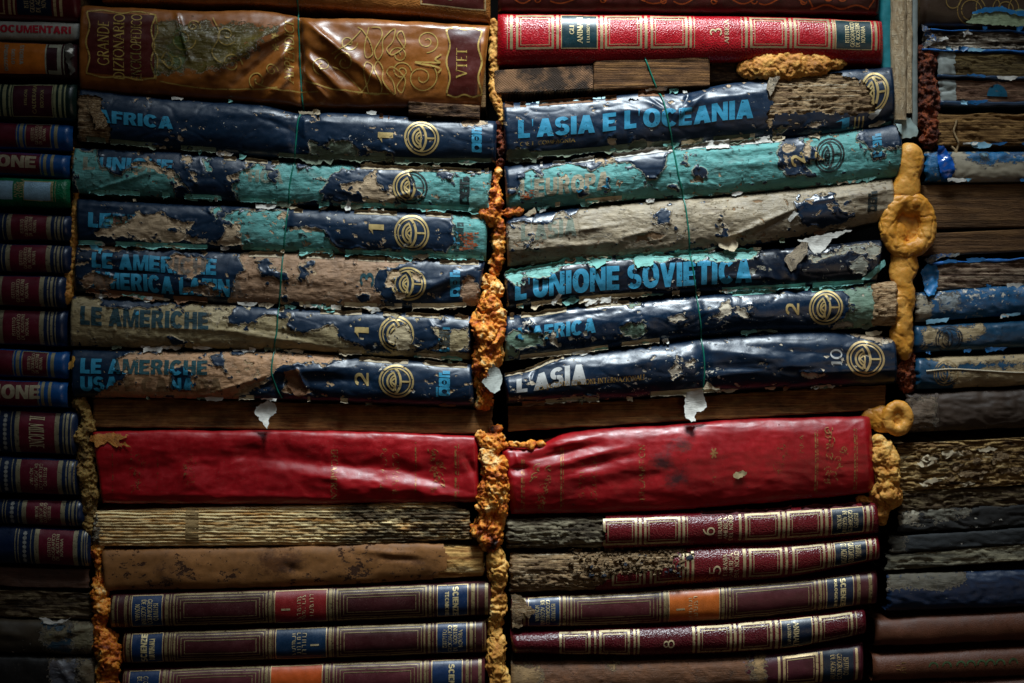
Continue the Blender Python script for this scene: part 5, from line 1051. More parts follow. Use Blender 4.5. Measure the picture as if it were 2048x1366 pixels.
# L'ASIA 10
r, sp, c = book('book', "bulging navy atlas titled L'ASIA and numbered 10, lowest navy volume of the right stack", [(1006, 748), (1060, 735), (1120, 710), (1180, 703), (1300, 688), (1500, 668), (1650, 662), (1788, 676)], [(1012, 808), (1200, 800), (1350, 790), (1500, 779), (1600, 776), (1792, 766)],
    (1008, 1013), (1788, 1792), navy_clean, G2, bulge=30, p=2.1, sp=3.4, seed=32, folds=[(1060, 738, 1130, 720, 6, 7), (1075, 728, 1062, 760, 4, -4), (1180, 735, 1380, 712, 14, 5), (1402, 680, 1405, 780, 11, -10), (1412, 700, 1560, 715, 9, 4), (1415, 735, 1620, 740, 9, -5), (1420, 750, 1640, 728, 10, 5), (1500, 700, 1780, 712, 9, -4), (1600, 745, 1790, 740, 8, 5), (1650, 690, 1780, 700, 12, 3)],
    p1=[[(1686, 662), (1790, 668), (1790, 684), (1742, 684), (1700, 668)], [(1008, 742), (1060, 728), (1125, 708), (1120, 714), (1050, 738)], [(1125, 800), (1150, 792), (1192, 796), (1190, 806), (1095, 808)]],
    p2=[[(1332, 742), (1345, 732), (1352, 715), (1362, 718), (1358, 745), (1340, 756)], [(1365, 728), (1384, 720), (1372, 738)], [(1600, 748), (1625, 744), (1640, 750), (1610, 756)]])
SILV = skin('silver_ink', ('#b9b8b4',), (.42,)*3, speck=.09, amp=3.2, alphas=(1, 1, 1))
lettering(sp, r, "L'ASIA", 1033, 1172, .24, .66, SILV, style='heavy', fat=.001, name='title_lettering')
lettering(sp, r, "COMPAGNIA EDIZIONI INTERNAZIONALI", 1070, 1286, .55, .66, GOLD(.3, '#c09850'), 0, 'roman', .02, name='gilt_lettering')
lettering(sp, r, '10', 1654, 1678, .32, .62, SILV, 90, 'roman', .0, name='volume_number'); emblem(sp, r, 1724, .48, 36, GOLD(.05, '#cdb07a'))
ragged(sp, 'bottom', 1090, 1200, 8, FLP_B, r, 32, cover=.8); ragged(sp, 'bottom', 1300, 1440, 7, FLP_B, r, 33, cover=.7); ragged(sp, 'top', 1010, 1130, 6, FLP_B, r, 34, cover=.8)
scrap('paper_flap', [(1370, 782), (1402, 780), (1406, 800), (1412, 812), (1398, 824), (1390, 822), (1386, 842), (1368, 836), (1366, 812)], 32, FLP_W, r, 8, 90, 41); scrap('paper_flap', [(1402, 776), (1412, 762), (1436, 780)], 30, FLP_B, r, 4, 0, 42)

pageblock("brown page edges lying between the L'ASIA 10 atlas and the right red volume", [(1014, 812), (1300, 798), (1600, 779), (1774, 769)], [(1018, 863), (1300, 846), (1600, 830), (1774, 818)], 1016, (1774, 1770), BRN, D=-6, seed=33)

# right red volume
r, sp, c = book('book', 'thick glossy red volume right of the central foam, dented at its left end', [(1002, 893), (1060, 895), (1130, 868), (1200, 858), (1300, 853), (1450, 841), (1744, 832)], [(1024, 1028), (1250, 1024), (1500, 1008), (1748, 984)],
    (1003, 1022), (1738, 1748), RED, bulge=27, p=2.3, sp=3.2, seed=34, disp=redw(34), endr=16, folds=[(1000, 905, 1200, 868, 12, 9), (1020, 936, 1060, 934, 9, -14), (1060, 920, 1200, 885, 9, -8), (1070, 935, 1260, 890, 8, 6), (1100, 950, 1280, 905, 9, -5), (1040, 960, 1300, 930, 14, 3), (1150, 975, 1350, 940, 12, -3), (1030, 900, 1040, 935, 6, 5)],
    p1=[[(1330, 885), (1355, 878), (1385, 882), (1375, 895), (1340, 900)], [(1300, 915), (1335, 905), (1345, 930), (1310, 940)], [(1335, 950), (1365, 938), (1370, 960), (1340, 970)]])
m = Marks(sp)
tooling(sp, r, [b_ for x0 in (1042, 1120, 1624, 1702) for b_ in ((x0, x0+3, .15, .94), (x0+5, x0+6.5, .15, .94))], mat=GOLD(.55, '#a07040'))
flourish(m, 1082, sp.H*.28, sp.H*.92, 13, 2.8, 34); flourish(m, 1664, sp.H*.12, sp.H*.8, 14, 2.6, 34); mk_union(m); m.build('gilt_tooling', GOLD(.55, '#a07040'), r, .6)
m = Marks(sp); flourish(m, 1556, sp.H*.3, sp.H*.62, 15, 2.0, 20); mk_union(m); m.build('gilt_tooling', GR2, r, .6)
for b_, x0, x1, v0, v1, g, rt in [('GIOVANNI', 1156, 1168, .34, .8, .62, 90), ('BOCCACCIO', 1180, 1192, .3, .84, .52, 90), ('DECAMERON', 1275, 1288, .2, .85, .45, 90), ('*', 1416, 1432, .3, .42, .2, 0), ('*', 1420, 1430, .62, .7, .55, 0), ('DUCA', 1594, 1602, .2, .42, .5, 90)]:
    lettering(sp, r, b_, x0, x1, v0, v1, GOLD(g+.15, '#a06c3c'), rt, 'roman', .02, name='gilt_lettering', off=.6)
scrap('foam_crumb', [(1460, 948), (1470, 941), (1488, 940), (1490, 945), (1478, 953), (1464, 955)], 33, skin('pale_crumb', ('#d8c090',), (.7,)*3, clean=True), r, 3, 0, 43, jag=3)

# decayed red volumes
kw = dict(v1=.86, vv=.1, c_='#640f18', wear=.22)
r, sp, c = gli('red volume numbered 6 with its left third rotted down to bare pages', [(1016, 1036), (1220, 1029), (1400, 1024), (1580, 1014), (1755, 1003)], [(1030, 1100), (1220, 1097), (1400, 1090), (1580, 1082), (1757, 1066)], (1015, 1020), (1752, 1756), 40,
    [(1657, 1722, '#101f30', [('ISTITUTO\nGEOGRAFICO\nDE AGOSTINI\nNOVARA', 1668, 1710, .18, .8, -90, 'roman', .42)])], [(1205, 1272), (1286, 1358), (1486, 1556), (1570, 1640)], [(1276, 5), (1362, 5), (1371, 1.5), (1474, 5), (1560, 6), (1645, 6), (1727, 6), (1738, 2)],
    [('6', 1402, 1426, .42, .66, 90, 'roman'), ('EURASIA\nAMERICA\nDEL NORD', 1432, 1462, .12, .84, 90, 'roman', .3)], holes=[[(1005, 1030), (1215, 1020), (1205, 1045), (1218, 1062), (1205, 1080), (1216, 1105), (1005, 1110)]], sp=3.6, **kw)
DARKC = pages_mat('rotten_pages', [(.36, srgb('#15100c')), (.5, srgb('#4c4030')), (.62, srgb('#8a8068'))], freq=.15, xs=.012, burn=.4, bump=7)
wornpages(sp, r, 1012, 1232, seed=41, relief=7, f=(.012, .2), dD=-10, mat=DARKC); ragged(sp, 'top', 1400, 1740, 9, skin('torn_red_cloth', ('#5a141c',), (.7,)*3, clean=True, grain='cloth'), r, 35, cover=.75)
r, sp, c = gli('red volume numbered 5 eaten away and full of crumbs on its left', [(1016, 1104), (1220, 1101), (1400, 1092), (1580, 1085), (1760, 1069)], [(1020, 1186), (1220, 1180), (1400, 1166), (1580, 1153), (1760, 1118)], (1022, 1024), (1754, 1758), 42,
    [(1663, 1728, '#101f30', [('ISTITUTO\nGEOGRAFICO\nDE AGOSTINI', 1676, 1716, .15, .8, -90, 'roman', .42)])], [(1222, 1280), (1306, 1366), (1494, 1560), (1580, 1645)], [(1284, 5), (1297, 5), (1370, 5), (1380, 5), (1482, 6), (1566, 5), (1650, 6), (1658, 2), (1732, 6), (1744, 2)],
    [('5', 1415, 1438, .5, .75, 90, 'roman', .3), ('EURASIA\nAMERICA\nDEL NORD', 1442, 1474, .15, .85, 90, 'roman', .45)], holes=[[(1005, 1095), (1300, 1088), (1370, 1090), (1390, 1112), (1350, 1105), (1330, 1135), (1270, 1140), (1220, 1150), (1190, 1178), (1160, 1192), (1005, 1195)]], sp=3.4, **kw)
wornpages(sp, r, 1020, 1400, seed=43, relief=7, f=(.014, .2), dD=-5)
def crumbs(name, parent, n, box, D, mat, s0=2, s1=6, seed=1):
    rr = random.Random(seed); bm = bmesh.new()
    for i in range(n):
        x = rr.uniform(box[0], box[1]); y = rr.uniform(box[2], box[3]); q_ = rr.uniform(s0, s1); rs = bmesh.ops.create_icosphere(bm, subdivisions=1, radius=1)
        a, b, c_ = rr.uniform(.5, 1.5), rr.uniform(.4, 1), rr.uniform(.4, 1)
        for v_ in rs['verts']: v_.co = Vector((x+v_.co.x*q_*a*rr.uniform(.7, 1.3), y+v_.co.y*q_*b*rr.uniform(.7, 1.3), D+rr.uniform(0, 1)*3+v_.co.z*q_*c_))
    V = np.array([tuple(v_.co) for v_ in bm.verts]); V[:, 2] += depth_at(V[:, 0], V[:, 1], 0)-D; F = [[v_.index for v_ in f.verts] for f in bm.faces]; bm.free(); return to_mesh(name, V, F, mat, parent, smooth=False)
cr = crumbs('paper_crumbs', r, 240, (1140, 1370, 1096, 1145), 13, CRUMB, 1.5, 5, 5); cr['kind'] = 'stuff'
c2 = crumbs('insect_holes', r, 16, (1175, 1400, 1105, 1150), 15, skin('blue_black', ('#0c1626',), (.8,)*3, clean=True), 3, 6.5, 6); c2.name = 'dark_pellets'; c2['kind'] = 'stuff'

r, sp = ann_book('maroon volume labelled SCIENZE BIOLOGICHE with an orange middle label, under the eaten red volume', (1022, 1022), (1752, 1752), [(1022, 1192), (1200, 1184), (1400, 1172), (1580, 1159), (1752, 1140)], [(1022, 1254), (1250, 1249), (1500, 1236), (1752, 1206)],
    [(1056, 1120, BL, [('ISTITUTO\nGEOGRAFICO\nDE AGOSTINI\nNOVARA', 1070, 1110, .14, .88, -90, 'roman')]), (1335, 1437, '#b85c1c', [('bar', 1350, 1367, .55), ('ticks', [(1375, 6), (1385, 7)], .2, .85)]), (1648, 1703, '#0d1c36', [('SCIENZE', 1676, 1687, .1, .9, -90, 'heavy', .2), ('BIOLOGICHE', 1664, 1670, .1, .88, -90, 'heavy', .3)])],
    44, body='#48171c', frames_=[(1140, 1320, 4, 7), (1455, 1628, 3, 7)], bands=[(1046, 5), (1125, 6), (1134, 2), (1325, 6), (1332, 1.5), (1440, 6), (1449, 2), (1633, 6), (1642, 2), (1709, 7), (1732, 7)])
scrap('worn_corner', [(1023, 1186), (1042, 1188), (1055, 1205), (1070, 1216), (1060, 1230), (1046, 1222), (1044, 1250), (1024, 1254)], 20, CRUMB, r, 3, 0, 45, jag=3)
gli('dark red volume numbered 8, third from the bottom in the right central stack', [(1020, 1262), (1250, 1252), (1400, 1245), (1580, 1230), (1730, 1215)], [(1030, 1306), (1300, 1310), (1450, 1305), (1580, 1296), (1732, 1266)], (1020, 1026), (1728, 1730), 46,
    [(1557, 1620, '#0d1c30', [('ANIMALI', 1582, 1593, .15, .85, -90, 'roman', .3), ('E LA LORO VITA', 1570, 1577, .2, .8, -90, 'roman', .4)])], [(1118, 1180), (1197, 1258), (1392, 1460), (1474, 1540), (1634, 1700)], [(1187, 4), (1265, 4), (1273, 4), (1382, 5), (1464, 5), (1546, 6), (1624, 6), (1706, 2)],
    [('8', 1324, 1346, .42, .7, 90, 'roman', .3)], v1=.9, vv=.08, c_='#4f0e18', wear=.32)
ROT = skin('rotten_brown_leather', ('#4a1420', '#6b4224', '#9a7a50'), (.45, .7, .8), amp=22, stains=1)
r, sp, c = book('book', 'half rotted brown and red volume, cut by the bottom edge right of the foam', [(1025, 1322), (1300, 1318), (1480, 1312), (1580, 1300), (1725, 1282)], [(1025, 1400), (1725, 1362)], 1022, 1724, ROT, 'red animal volumes with gilt square frames', bulge=22, p=2.3, sp=4, seed=47,
    p1=[[(1010, 1310), (1500, 1302), (1495, 1330), (1512, 1360), (1500, 1410), (1010, 1410)]], p2=[[(1015, 1320), (1075, 1325), (1090, 1345), (1060, 1400), (1015, 1400)], [(1205, 1320), (1235, 1325), (1222, 1340)], [(1500, 1305), (1530, 1305), (1525, 1380), (1505, 1380)]])
fr = []
for a, b in ((1532, 1548), (1562, 1632)): fr += [(a, b, .1, .92, 5), (a+8, b-8, .2, .8, 1.6)]
tooling(sp, r, [(1552, 1557, .1, .92), (1636, 1641, .1, .92), (1706, 1711, .1, .92)], fr[2:], mat=GOLD(.3)); panel(sp, r, 1642, 1702, .1, .92, skin('label_101f30', ('#101f30',), (.38,)*3, clean=True, stains=.3))
lettering(sp, r, 'ISTITUTO\nGEOGRAFICO\nDE AGOSTINI', 1656, 1692, .2, .85, GOLD(.45), -90, 'roman', .02, name='gilt_lettering')
pageblock('dark page edges sliver under the bottom right red volume', [(1030, 1402), (1720, 1366)], [(1030, 1450), (1720, 1420)], 1030, 1722, BRN, D=-5, seed=48)

# ============================================================ left stack
GLb = 'blue and maroon encyclopedia volumes in the far left stack'
def lbook(label, top, bot, xr, seed, col, marks, group=GLb, grain='vinyl', rough=.33, **kw):
    mat = skin('binding_'+col[1:]+grain, (col,), (rough,)*3, clean=True, grain=grain, stains=.5, speck=.02)
    return book('book', label, top, bot, -560, xr, mat, group, bulge=kw.pop('bulge', 22), p=2.3, sp=7, seed=seed, wob=.8, D=kw.pop('D', (seed*37 % 11)-6), **kw)[:2]
def lp(y0a, y0b, y1a, y1b, xr): return [(-560, y0a-(y0b-y0a)*560/xr), (0, y0a), (xr, y0b)], [(-560, y1a-(y1b-y1a)*560/xr), (0, y1a), (xr, y1b)]
t, b = lp(-42, -38, 38, 44, 163)
r, sp = lbook('dark red volume with a navy ISTITUTO GEOGRAFICO label, at the top left corner', t, b, 163, 50, '#5a1018', 0)
tooling(sp, r, [(22, 28, .1, .9), (32, 36, .1, .9), (112, 118, .1, .9), (124, 130, .1, .9)], [(-30, 15, .1, .9, 3)]); p_ = panel(sp, r, 40, 108, .06, .9, skin('label_0c1a30', ('#0c1a30',), (.3,)*3, clean=True)); lettering(sp, p_, 'ISTITUTO\nGEOGRAFICO\nDE AGOSTINI\nNOVARA', 54, 98, .2, .84, GOLD(.3), 90, 'roman', .02, name='gilt_lettering')
t, b = lp(42, 46, 78, 82, 162)
r, sp = lbook('thin off-white volume lettered DOCUMENTARI in red', t, b, 162, 51, '#a8a598', 0, rough=.5, bulge=9)
lettering(sp, r, 'DOCUMENTARI', -12, 145, .24, .66, INK('#b0152a', .05), style='heavy', fat=.001, name='title_lettering')
t, b = lp(84, 90, 157, 160, 162)
r, sp = lbook('orange and maroon volume lettered STORIA DELLO SPIONAGGIO with a silvery crumpled end', t, b, 160, 52, '#35131a', 0)
panel(sp, r, -300, 98, .06, .9, skin('orange_label', ('#c06a1c',), (.35,)*3, clean=True, stains=.6))
for tx, a, c_ in (('STORIA', 48, 56), ('DELLO', 32, 39), ('SPIONAGGIO', 17, 25)): lettering(sp, r, tx, a, c_, .12 if tx != 'DELLO' else .25, .66 if tx != 'SPIONAGGIO' else .84, GOLD(.15, '#a8a08c'), -90, 'heavy', .001, name='gilt_lettering')
tooling(sp, r, [(98, 101, .06, .9), (122, 130, .06, .9), (104, 122, .06, .16), (104, 122, .8, .9), (134, 136, .06, .9)], mat=GOLD(.1, '#a8a890'))
scrap('crumpled_film', [(138, 95), (152, 92), (157, 118), (150, 125), (158, 148), (150, 156), (142, 128)], 18, skin('silver_film', ('#8a8478',), (.18,)*3, clean=True, metal=.6), r, 3, 0, 53, crump=9)
t, b = lp(168, 168, 240, 244, 157)
r, sp = lbook('dark green volume lettered EDIZIONI CALDERARA BOLOGNA on a maroon label', t, b, 157, 54, '#0f2620', 0)
p_ = panel(sp, r, 34, 112, .05, .92, skin('label_3e1220', ('#3e1220',), (.35,)*3, clean=True)); tooling(sp, r, [(4, 8, .05, .92), (13, 20, .05, .92), (25, 29, .05, .92), (114, 119, .05, .92), (124, 130, .05, .92), (135, 138, .05, .92)], [(31, 113, .05, .92, 2)], mat=GOLD(.15, '#9a9a70'))
for tx, a, c_, v0, v1 in (('EDIZIONI', 56, 62, .2, .62), ('CALDERARA', 72, 80, .06, .84), ('BOLOGNA', 88, 95, .2, .68)): lettering(sp, p_, tx, a, c_, v0, v1, GOLD(.3, '#a89a60'), 90, 'roman', .03, name='gilt_lettering')
MARL = skin('label_5a1626', ('#5e1626',), (.35,)*3, clean=True); IG = 'ISTITUTO\nGEOGRAFICO\nDE AGOSTINI\nNOVARA'
def blueend(label, a, b_, c_, d_, xr, seed, title=None, small=True):
    t, b = lp(a, b_, c_, d_, xr); r, sp = lbook(label, t, b, xr, seed, '#124a86', 0); e = xr
    if title:
        panel(sp, r, -300, e-57, .05, .93, MARL); tooling(sp, r, [(e-56, e-54, .05, .93), (e-49, e-43, .05, .93), (e-35, e-29, .05, .93)], mat=GOLD(.1, '#989070')); lettering(sp, r, title[0], title[1], title[2], .16, .68, GOLD(.05, '#b0a284'), style='heavy', fat=.001, name='title_lettering')
    else:
        panel(sp, r, -300, e-110, .05, .93, MARL); p_ = panel(sp, r, e-90, e-42, .05, .93, MARL)
        tooling(sp, r, [(e-109, e-107, .05, .93), (e-103, e-96, .05, .93), (e-34, e-27, .05, .93)], [(e-92, e-40, .05, .93, 2)], mat=GOLD(.1, '#989070')); lettering(sp, p_, IG, e-80, e-50, .12, .82, GOLD(.15, '#c8b890'), 90, 'roman', .03, name='gilt_lettering')
blueend('maroon and blue volume with a small ISTITUTO label, above the volume lettered ONE', 243, 250, 298, 302, 147, 55)
blueend('maroon and blue volume lettered ONE in large gilt capitals, above the green volume', 303, 311, 350, 358, 142, 56, ('ONE', 0, 78))
t, b = lp(355, 360, 413, 416, 144)
r, sp = lbook('green volume with pale silvery blue panels, below the volume lettered ONE', t, b, 144, 57, '#0c6a44', 0, grain='leather')
SB = skin('silver_blue_panel', ('#8fb4c8',), (.4,)*3, clean=True, grain='cloth', metal=.3); panel(sp, r, -40, 33, .14, .78, SB); panel(sp, r, 56, 108, .14, .78, SB, name='label_panel'); tooling(sp, r, [(111, 113, .1, .82), (117, 118, .1, .82)], [(54, 110, .12, .8, 1.5)]); ticks(sp, r, [(36, 4.5), (42, 4.5), (48, 5)], .1, .78, GOLD(.1), 5)
def starbook(label, a, b_, c_, d_, xr, seed, lx0, lx1, txt=IG, rot=90, style='roman', stars=True, tg=.15):
    t, b = lp(a, b_, c_, d_, xr); r, sp = lbook(label, t, b, xr, seed, '#0f2240', 0)
    p_ = panel(sp, r, lx0, lx1, .05, .95, MARL)
    e = lx1; rects = [(e, e+9, .05, .95), (e+16, e+19, .05, .95), (e+22, e+27, .05, .95), (e+31, e+33, .05, .95), (lx0-9, lx0, .05, .95), (lx0-17, lx0-15, .05, .95), (lx0-42, lx0-40, .05, .95), (lx0-48, lx0-46, .05, .95)]
    tooling(sp, r, rects, mat=GOLD(.25, '#948a6c'))
    m = Marks(sp); H = sp.H; cx = lx0-28; n = max(3, int(H/10))
    for i in range(n):
        y = H*(.1+.8*(i+.5)/n); m.stroke([(cx-4, y), (cx+4, y)], 2); m.stroke([(cx, y-4), (cx, y+4)], 2); m.stroke([(cx-3, y-3), (cx+3, y+3)], 1.6); m.stroke([(cx-3, y+3), (cx+3, y-3)], 1.6)
    mk_union(m); m.build('star_border', GOLD(.2, '#a8a8a0'), r, .7); w = lx1-lx0
    lettering(sp, p_, txt, lx0+w*.26, lx0+w*.72, .14, .84, GOLD(tg, '#c8b890'), rot, style, .02, name='gilt_lettering')
starbook('navy volume with a maroon ISTITUTO label, directly below the green volume', 425, 431, 482, 484, 145, 58, 28, 98)
starbook('navy volume with a maroon label, second below the green volume, foam smear at its end', 487, 491, 545, 549, 146, 59, 27, 98)
starbook('navy volume with a maroon label, third below the green volume', 550, 553, 612, 617, 136, 60, 12, 86)
starbook('navy volume with a maroon label and scratched end lines, fourth below the green volume', 617, 620, 690, 694, 137, 61, 12, 84)
blueend('maroon and blue volume with a small label, above the volume lettered LIONE', 697, 704, 754, 758, 142, 62)
blueend('maroon and blue volume lettered IONE in large gilt capitals, above the MILIONE volume', 758, 764, 812, 816, 139, 63, ('IONE', 1, 88))
starbook('tall navy volume lettered IL MILIONE on maroon', 816, 824, 905, 912, 158, 64, 45, 115, 'IL MILIONE', -90, tg=.05)
starbook('navy volume with a maroon label catching a violet sheen, below IL MILIONE', 912, 918, 985, 992, 160, 65, 48, 122, IG, -90, tg=.5)
starbook('navy volume with a dim maroon label, second below IL MILIONE', 996, 1000, 1048, 1054, 172, 66, 58, 126, IG, -90, tg=.3)
starbook('navy volume with a dim maroon label, lowest bound volume of the far left stack', 1050, 1058, 1126, 1134, 184, 67, 84, 152, IG, 90, tg=.3)
pageblock('dark brown board ended book under the lowest navy volume on the far left', [(-560, 1120), (0, 1134), (180, 1139)], [(-560, 1160), (0, 1172), (180, 1178)], -560, 178, skin('dark_board', ('#4a2c1a',), (.7,)*3, clean=True, grain='paper'), D=-2, seed=68)
OLD = pages_mat('dark_old_pages', [(.34, srgb('#120e0a')), (.5, srgb('#463524')), (.66, srgb('#7a6a4c'))], freq=.25, xs=.01, burn=.5, bump=6)
pageblock('blackened page block with a yellowed corner, third from the bottom on the far left', [(-560, 1170), (0, 1180), (190, 1186)], [(-560, 1228), (0, 1234), (192, 1240)], -560, 190, OLD, D=-6, seed=69, relief=4, f=.5, xf=.02)
MIX = skin('patched_dark_paper', ('#3a3022', '#1d3a4a', '#6b6248'), (.5, .4, .6), amp=22, stains=1, speck=.08)
r, sp, c = book('book', 'patched volume with blue and olive paper scraps, second from the bottom on the far left', [(-560, 1232), (0, 1238), (192, 1243)], [(-560, 1300), (0, 1304), (194, 1308)], -560, 192, MIX, bulge=16, seed=70, sp=5, folds=[(100, 1270, 190, 1250, 5, 6), (110, 1280, 170, 1262, 4, -5), (0, 1262, 60, 1270, 8, 5)],
    p1=[[(86, 1240), (150, 1240), (150, 1305), (95, 1305)]], p2=[[(90, 1255), (140, 1252), (148, 1275), (88, 1282)], [(150, 1240), (192, 1242), (192, 1300), (152, 1300)]])
scrap('paper_flap', [(82, 1232), (98, 1233), (112, 1238), (148, 1234), (125, 1243), (104, 1247), (94, 1243)], 24, FLP_W, r, 5, 90, 71)
r, sp, c = book('book', 'dark lowest volume of the far left stack with a crumpled grey plastic end', [(-560, 1304), (0, 1310), (194, 1313)], [(-560, 1400), (194, 1402)], -560, 194, skin('dark_plastic', ('#191614', '#4c4c52', '#5e523a'), (.4, .3, .6), amp=20), bulge=16, seed=72, sp=5, folds=[(120, 1320, 150, 1366, 6, 6), (150, 1330, 185, 1360, 5, 5)],
    p1=[[(100, 1316), (160, 1312), (165, 1400), (120, 1400)]], p2=[[(160, 1314), (195, 1314), (195, 1400), (168, 1400)]])

# ============================================================ right stack (turned, a little further back)
TEALB = skin('teal_board', ('#1c7880', '#8a9a94', '#5c7a78'), (.45, .6, .6), amp=18); RB = 'BOARD'
root = thing('book', 'upright teal book with a bare beige spine, standing in the top right gap', 'book', 1800, 275)
FIB = pages_mat('bare_backing', [(.3, srgb('#6a5238')), (.5, srgb('#a78e6c')), (.7, srgb('#c4b294'))], freq=.03, xs=.06, burn=.15, bump=4, blot='#3a2a1a')
def vspine(name, x0, x1, y0, y1, D, bulge, mat, parent, seed, disp=None):
    # a surface that runs upwards: same grid, profile across x
    nu, ns = int((y1-y0)/4), max(6, int((x1-x0)/2.6)); U = np.linspace(0, 1, nu+1)[:, None]; S = np.linspace(-1, 1, ns+1)[None, :]; w = np.sin(S*np.pi/2)
    Y = y0+U*(y1-y0)+0*w; X = (x0+x1)/2+w*(x1-x0)/2+fbm(Y*.02, 0*Y, seed, 3)*1.5; Dp = D+bulge*np.clip(1-np.abs(w)**3, 0, 1)**(1/3)+0*U
    if disp is not None: Dp = Dp+disp(X, Y)
    V = np.stack([X, Y, Dp], -1); L_ = V[:, :1].copy(); L_[..., 2] -= 300; Rr = V[:, -1:].copy(); Rr[..., 2] -= 300; V = np.concatenate([L_, V, Rr], 1); n0, n1 = V.shape[:2]; idx = np.arange(n0*n1).reshape(n0, n1)
    F = np.stack([idx[:-1, :-1], idx[1:, :-1], idx[1:, 1:], idx[:-1, 1:]], -1).reshape(-1, 4); V = V.reshape(-1, 3); return to_mesh(name, V, F, mat, parent, {'pc': V, 'sd1': np.full(len(V), -20.), 'sd2': np.full(len(V), -60.)})
vspine('cover_board', 1762, 1786, -60, 268, -12, 10, TEALB, root, 3)
vspine('bare_spine', 1781, 1814, -60, 240, -6, 12, FIB, root, 5, lambda X, Y: fbm(X*.1, Y*.02, 5, 4)*3)
vspine('bare_spine', 1812, 1826, -60, 226, -8, 9, FIB, root, 6, lambda X, Y: fbm(X*.2, Y*.02, 8, 4)*4)
vspine('cover_board', 1824, 1838, -60, 272, -12, 8, skin('grey_board', ('#7c8480', '#7c8480', '#7c8480'), (.5,)*3, clean=True), root, 7)
scrap('torn_cover_corner', [(1786, 238), (1822, 234), (1836, 262), (1832, 274), (1804, 276), (1792, 270)], 2, skin('pale_grey_torn', ('#8fa09c',), (.45,)*3, clean=True), root, 6, 0, 80)

DR = -16
GR = 'ruined volumes in the far right stack'
r, sp, c = book('book', 'dark brown volume with gilt interlace at the top right corner', [(1842, -120), (2600, -130)], [(1842, 50), (2100, 56), (2600, 60)], 1842, 2560, skin('dark_brown_leather', ('#3a2a1e',), (.4,)*3, clean=True, stains=.8), D=DR, bulge=20, seed=81, sp=7)
m = Marks(sp)
for cx, cy, rr_ in ((1942, .82, 28), (1942, .82, 20), (1975, .78, 24), (2010, .8, 26), (2010, .8, 15), (2040, .78, 24), (1905, .72, 14)): m.ring(cx, cy, rr_, 2)
mk_union(m).build('gilt_interlace', GOLD(.3, '#9a8048'), r, .7)
scrap('loose_cover', [(1932, 46), (1945, 30), (1990, 22), (2060, 20), (2120, 24), (2120, 56), (2000, 52), (1945, 48)], 14, skin('sage_leaf_paper', ('#8a9a76',), (.6,)*3, clean=True, grain='paper'), r, 5, 90, 82, label='crumpled sage green cover with a pale rim')
scrap('loose_cover', [(1938, 30), (1960, 18), (2000, 14), (2030, 24), (2100, 18), (2100, 26), (2040, 34), (2000, 24), (1955, 28)], 17, skin('bright_blue_cover', ('#126aa0',), (.45,)*3, clean=True), r, 5, 90, 83, label='torn bright blue cover edge')
wavep = lambda sd, rl, fx=.02, fy=.12: (lambda X, Y, w: rl*(1.5*(ridge(X*fx, Y*fy+fbm(X*.012, Y*.02, sd)*1.4, sd, 4)*.6-.5)+fbm(X*.05, Y*.25, sd+3, 4, .6)*.35))
BLU = skin('bright_blue_cloth', ('#1565b0', '#9ab0b8', '#c8beb0'), (.38, .6, .6), amp=16, speck=.05); BLK2 = pages_mat('blackened_wavy_pages', [(.4, srgb('#0f0c0a')), (.52, srgb('#4e4032')), (.62, srgb('#c0b4a0'))], freq=.09, xs=.006, burn=.35, bump=9)
def ruin(label, y0, y1, x0, mat, seed, slope=0.0, relief=6, D=DR, fx=.009, fy=.2, bulge=8, boards=(), extra=None, x1=2580, name='page_edges', p1=None, p2=None, n1=None, p=5, end='#14589a'):
    xs = [x0, 2048, x1]; t = [(x, y0+slope*(x-x0)) for x in xs]; b = [(x, y1+slope*(x-x0)) for x in xs]
    s = Spine(t, b, x0, x1, D=D, bulge=bulge, p=p, sp=4.5, back=400, seed=seed, edgejag=5, endr=5, ns=max(14, int((y1-y0)/2.2)), p1=p1, p2=p2, n1=n1, disp=wavep(seed, relief, fx, fy))
    root = thing('book', label, 'book', 2000, y1, GR); s.build(name, mat, root)
    for side, bm_, th in boards:
        f = s.ft if side == 'top' else s.fb; dy = -th*.5
        q_ = Spine([(x, float(f(x))+dy) for x in xs], [(x, float(f(x))+dy+th) for x in xs], x0-3, x1+3, D=D-2, bulge=bulge+7, p=4, sp=5, back=410, seed=seed+2, ns=8, endr=3, wob=2.2); q_.build('cover_board', bm_, root)
    if y1 < 720: RUINS.append((root, s, y0))
    return root, s
RUINS = []
r, s = ruin('blackened wavy pages with blue cover remains, second in the far right stack', 58, 98, 1850, BLK2, 84, .02, 7, boards=[('top', BLU, 5), ('bottom', BLU, 6)])
scrap('torn_cover_corner', [(1842, 50), (1856, 52), (1870, 72), (1885, 82), (1850, 94), (1842, 88), (1858, 76), (1844, 60)], 2, BLU, r, 8, 0, 85, crump=6)
scrap('paper_flap', [(1862, 80), (1895, 72), (1898, 78), (1875, 84)], 6, FLP_W, r, 3, 0, 86); scrap('paper_flap', [(1925, 62), (1938, 58), (1944, 68), (1930, 74)], 4, FLP_W, r, 3, 0, 87)
PGO = pages_mat('olive_page_edges', [(.35, srgb('#1c150c')), (.52, srgb('#5c4a2c')), (.68, srgb('#8c7648'))], freq=.5, xs=.006, burn=.5, bump=5)
PGR = pages_mat('reddish_page_edges', [(.35, srgb('#1c110c')), (.52, srgb('#6a4a38')), (.68, srgb('#a07e62'))], freq=.3, xs=.005, burn=.3, bump=5)
r, s = ruin('olive page edges with a white and blue wrapped corner, third in the far right stack', 102, 152, 1880, PGO, 88, .03, 3, fy=.16, boards=[('bottom', skin('navy_board', ('#16324c',), (.4,)*3, clean=True), 8)])
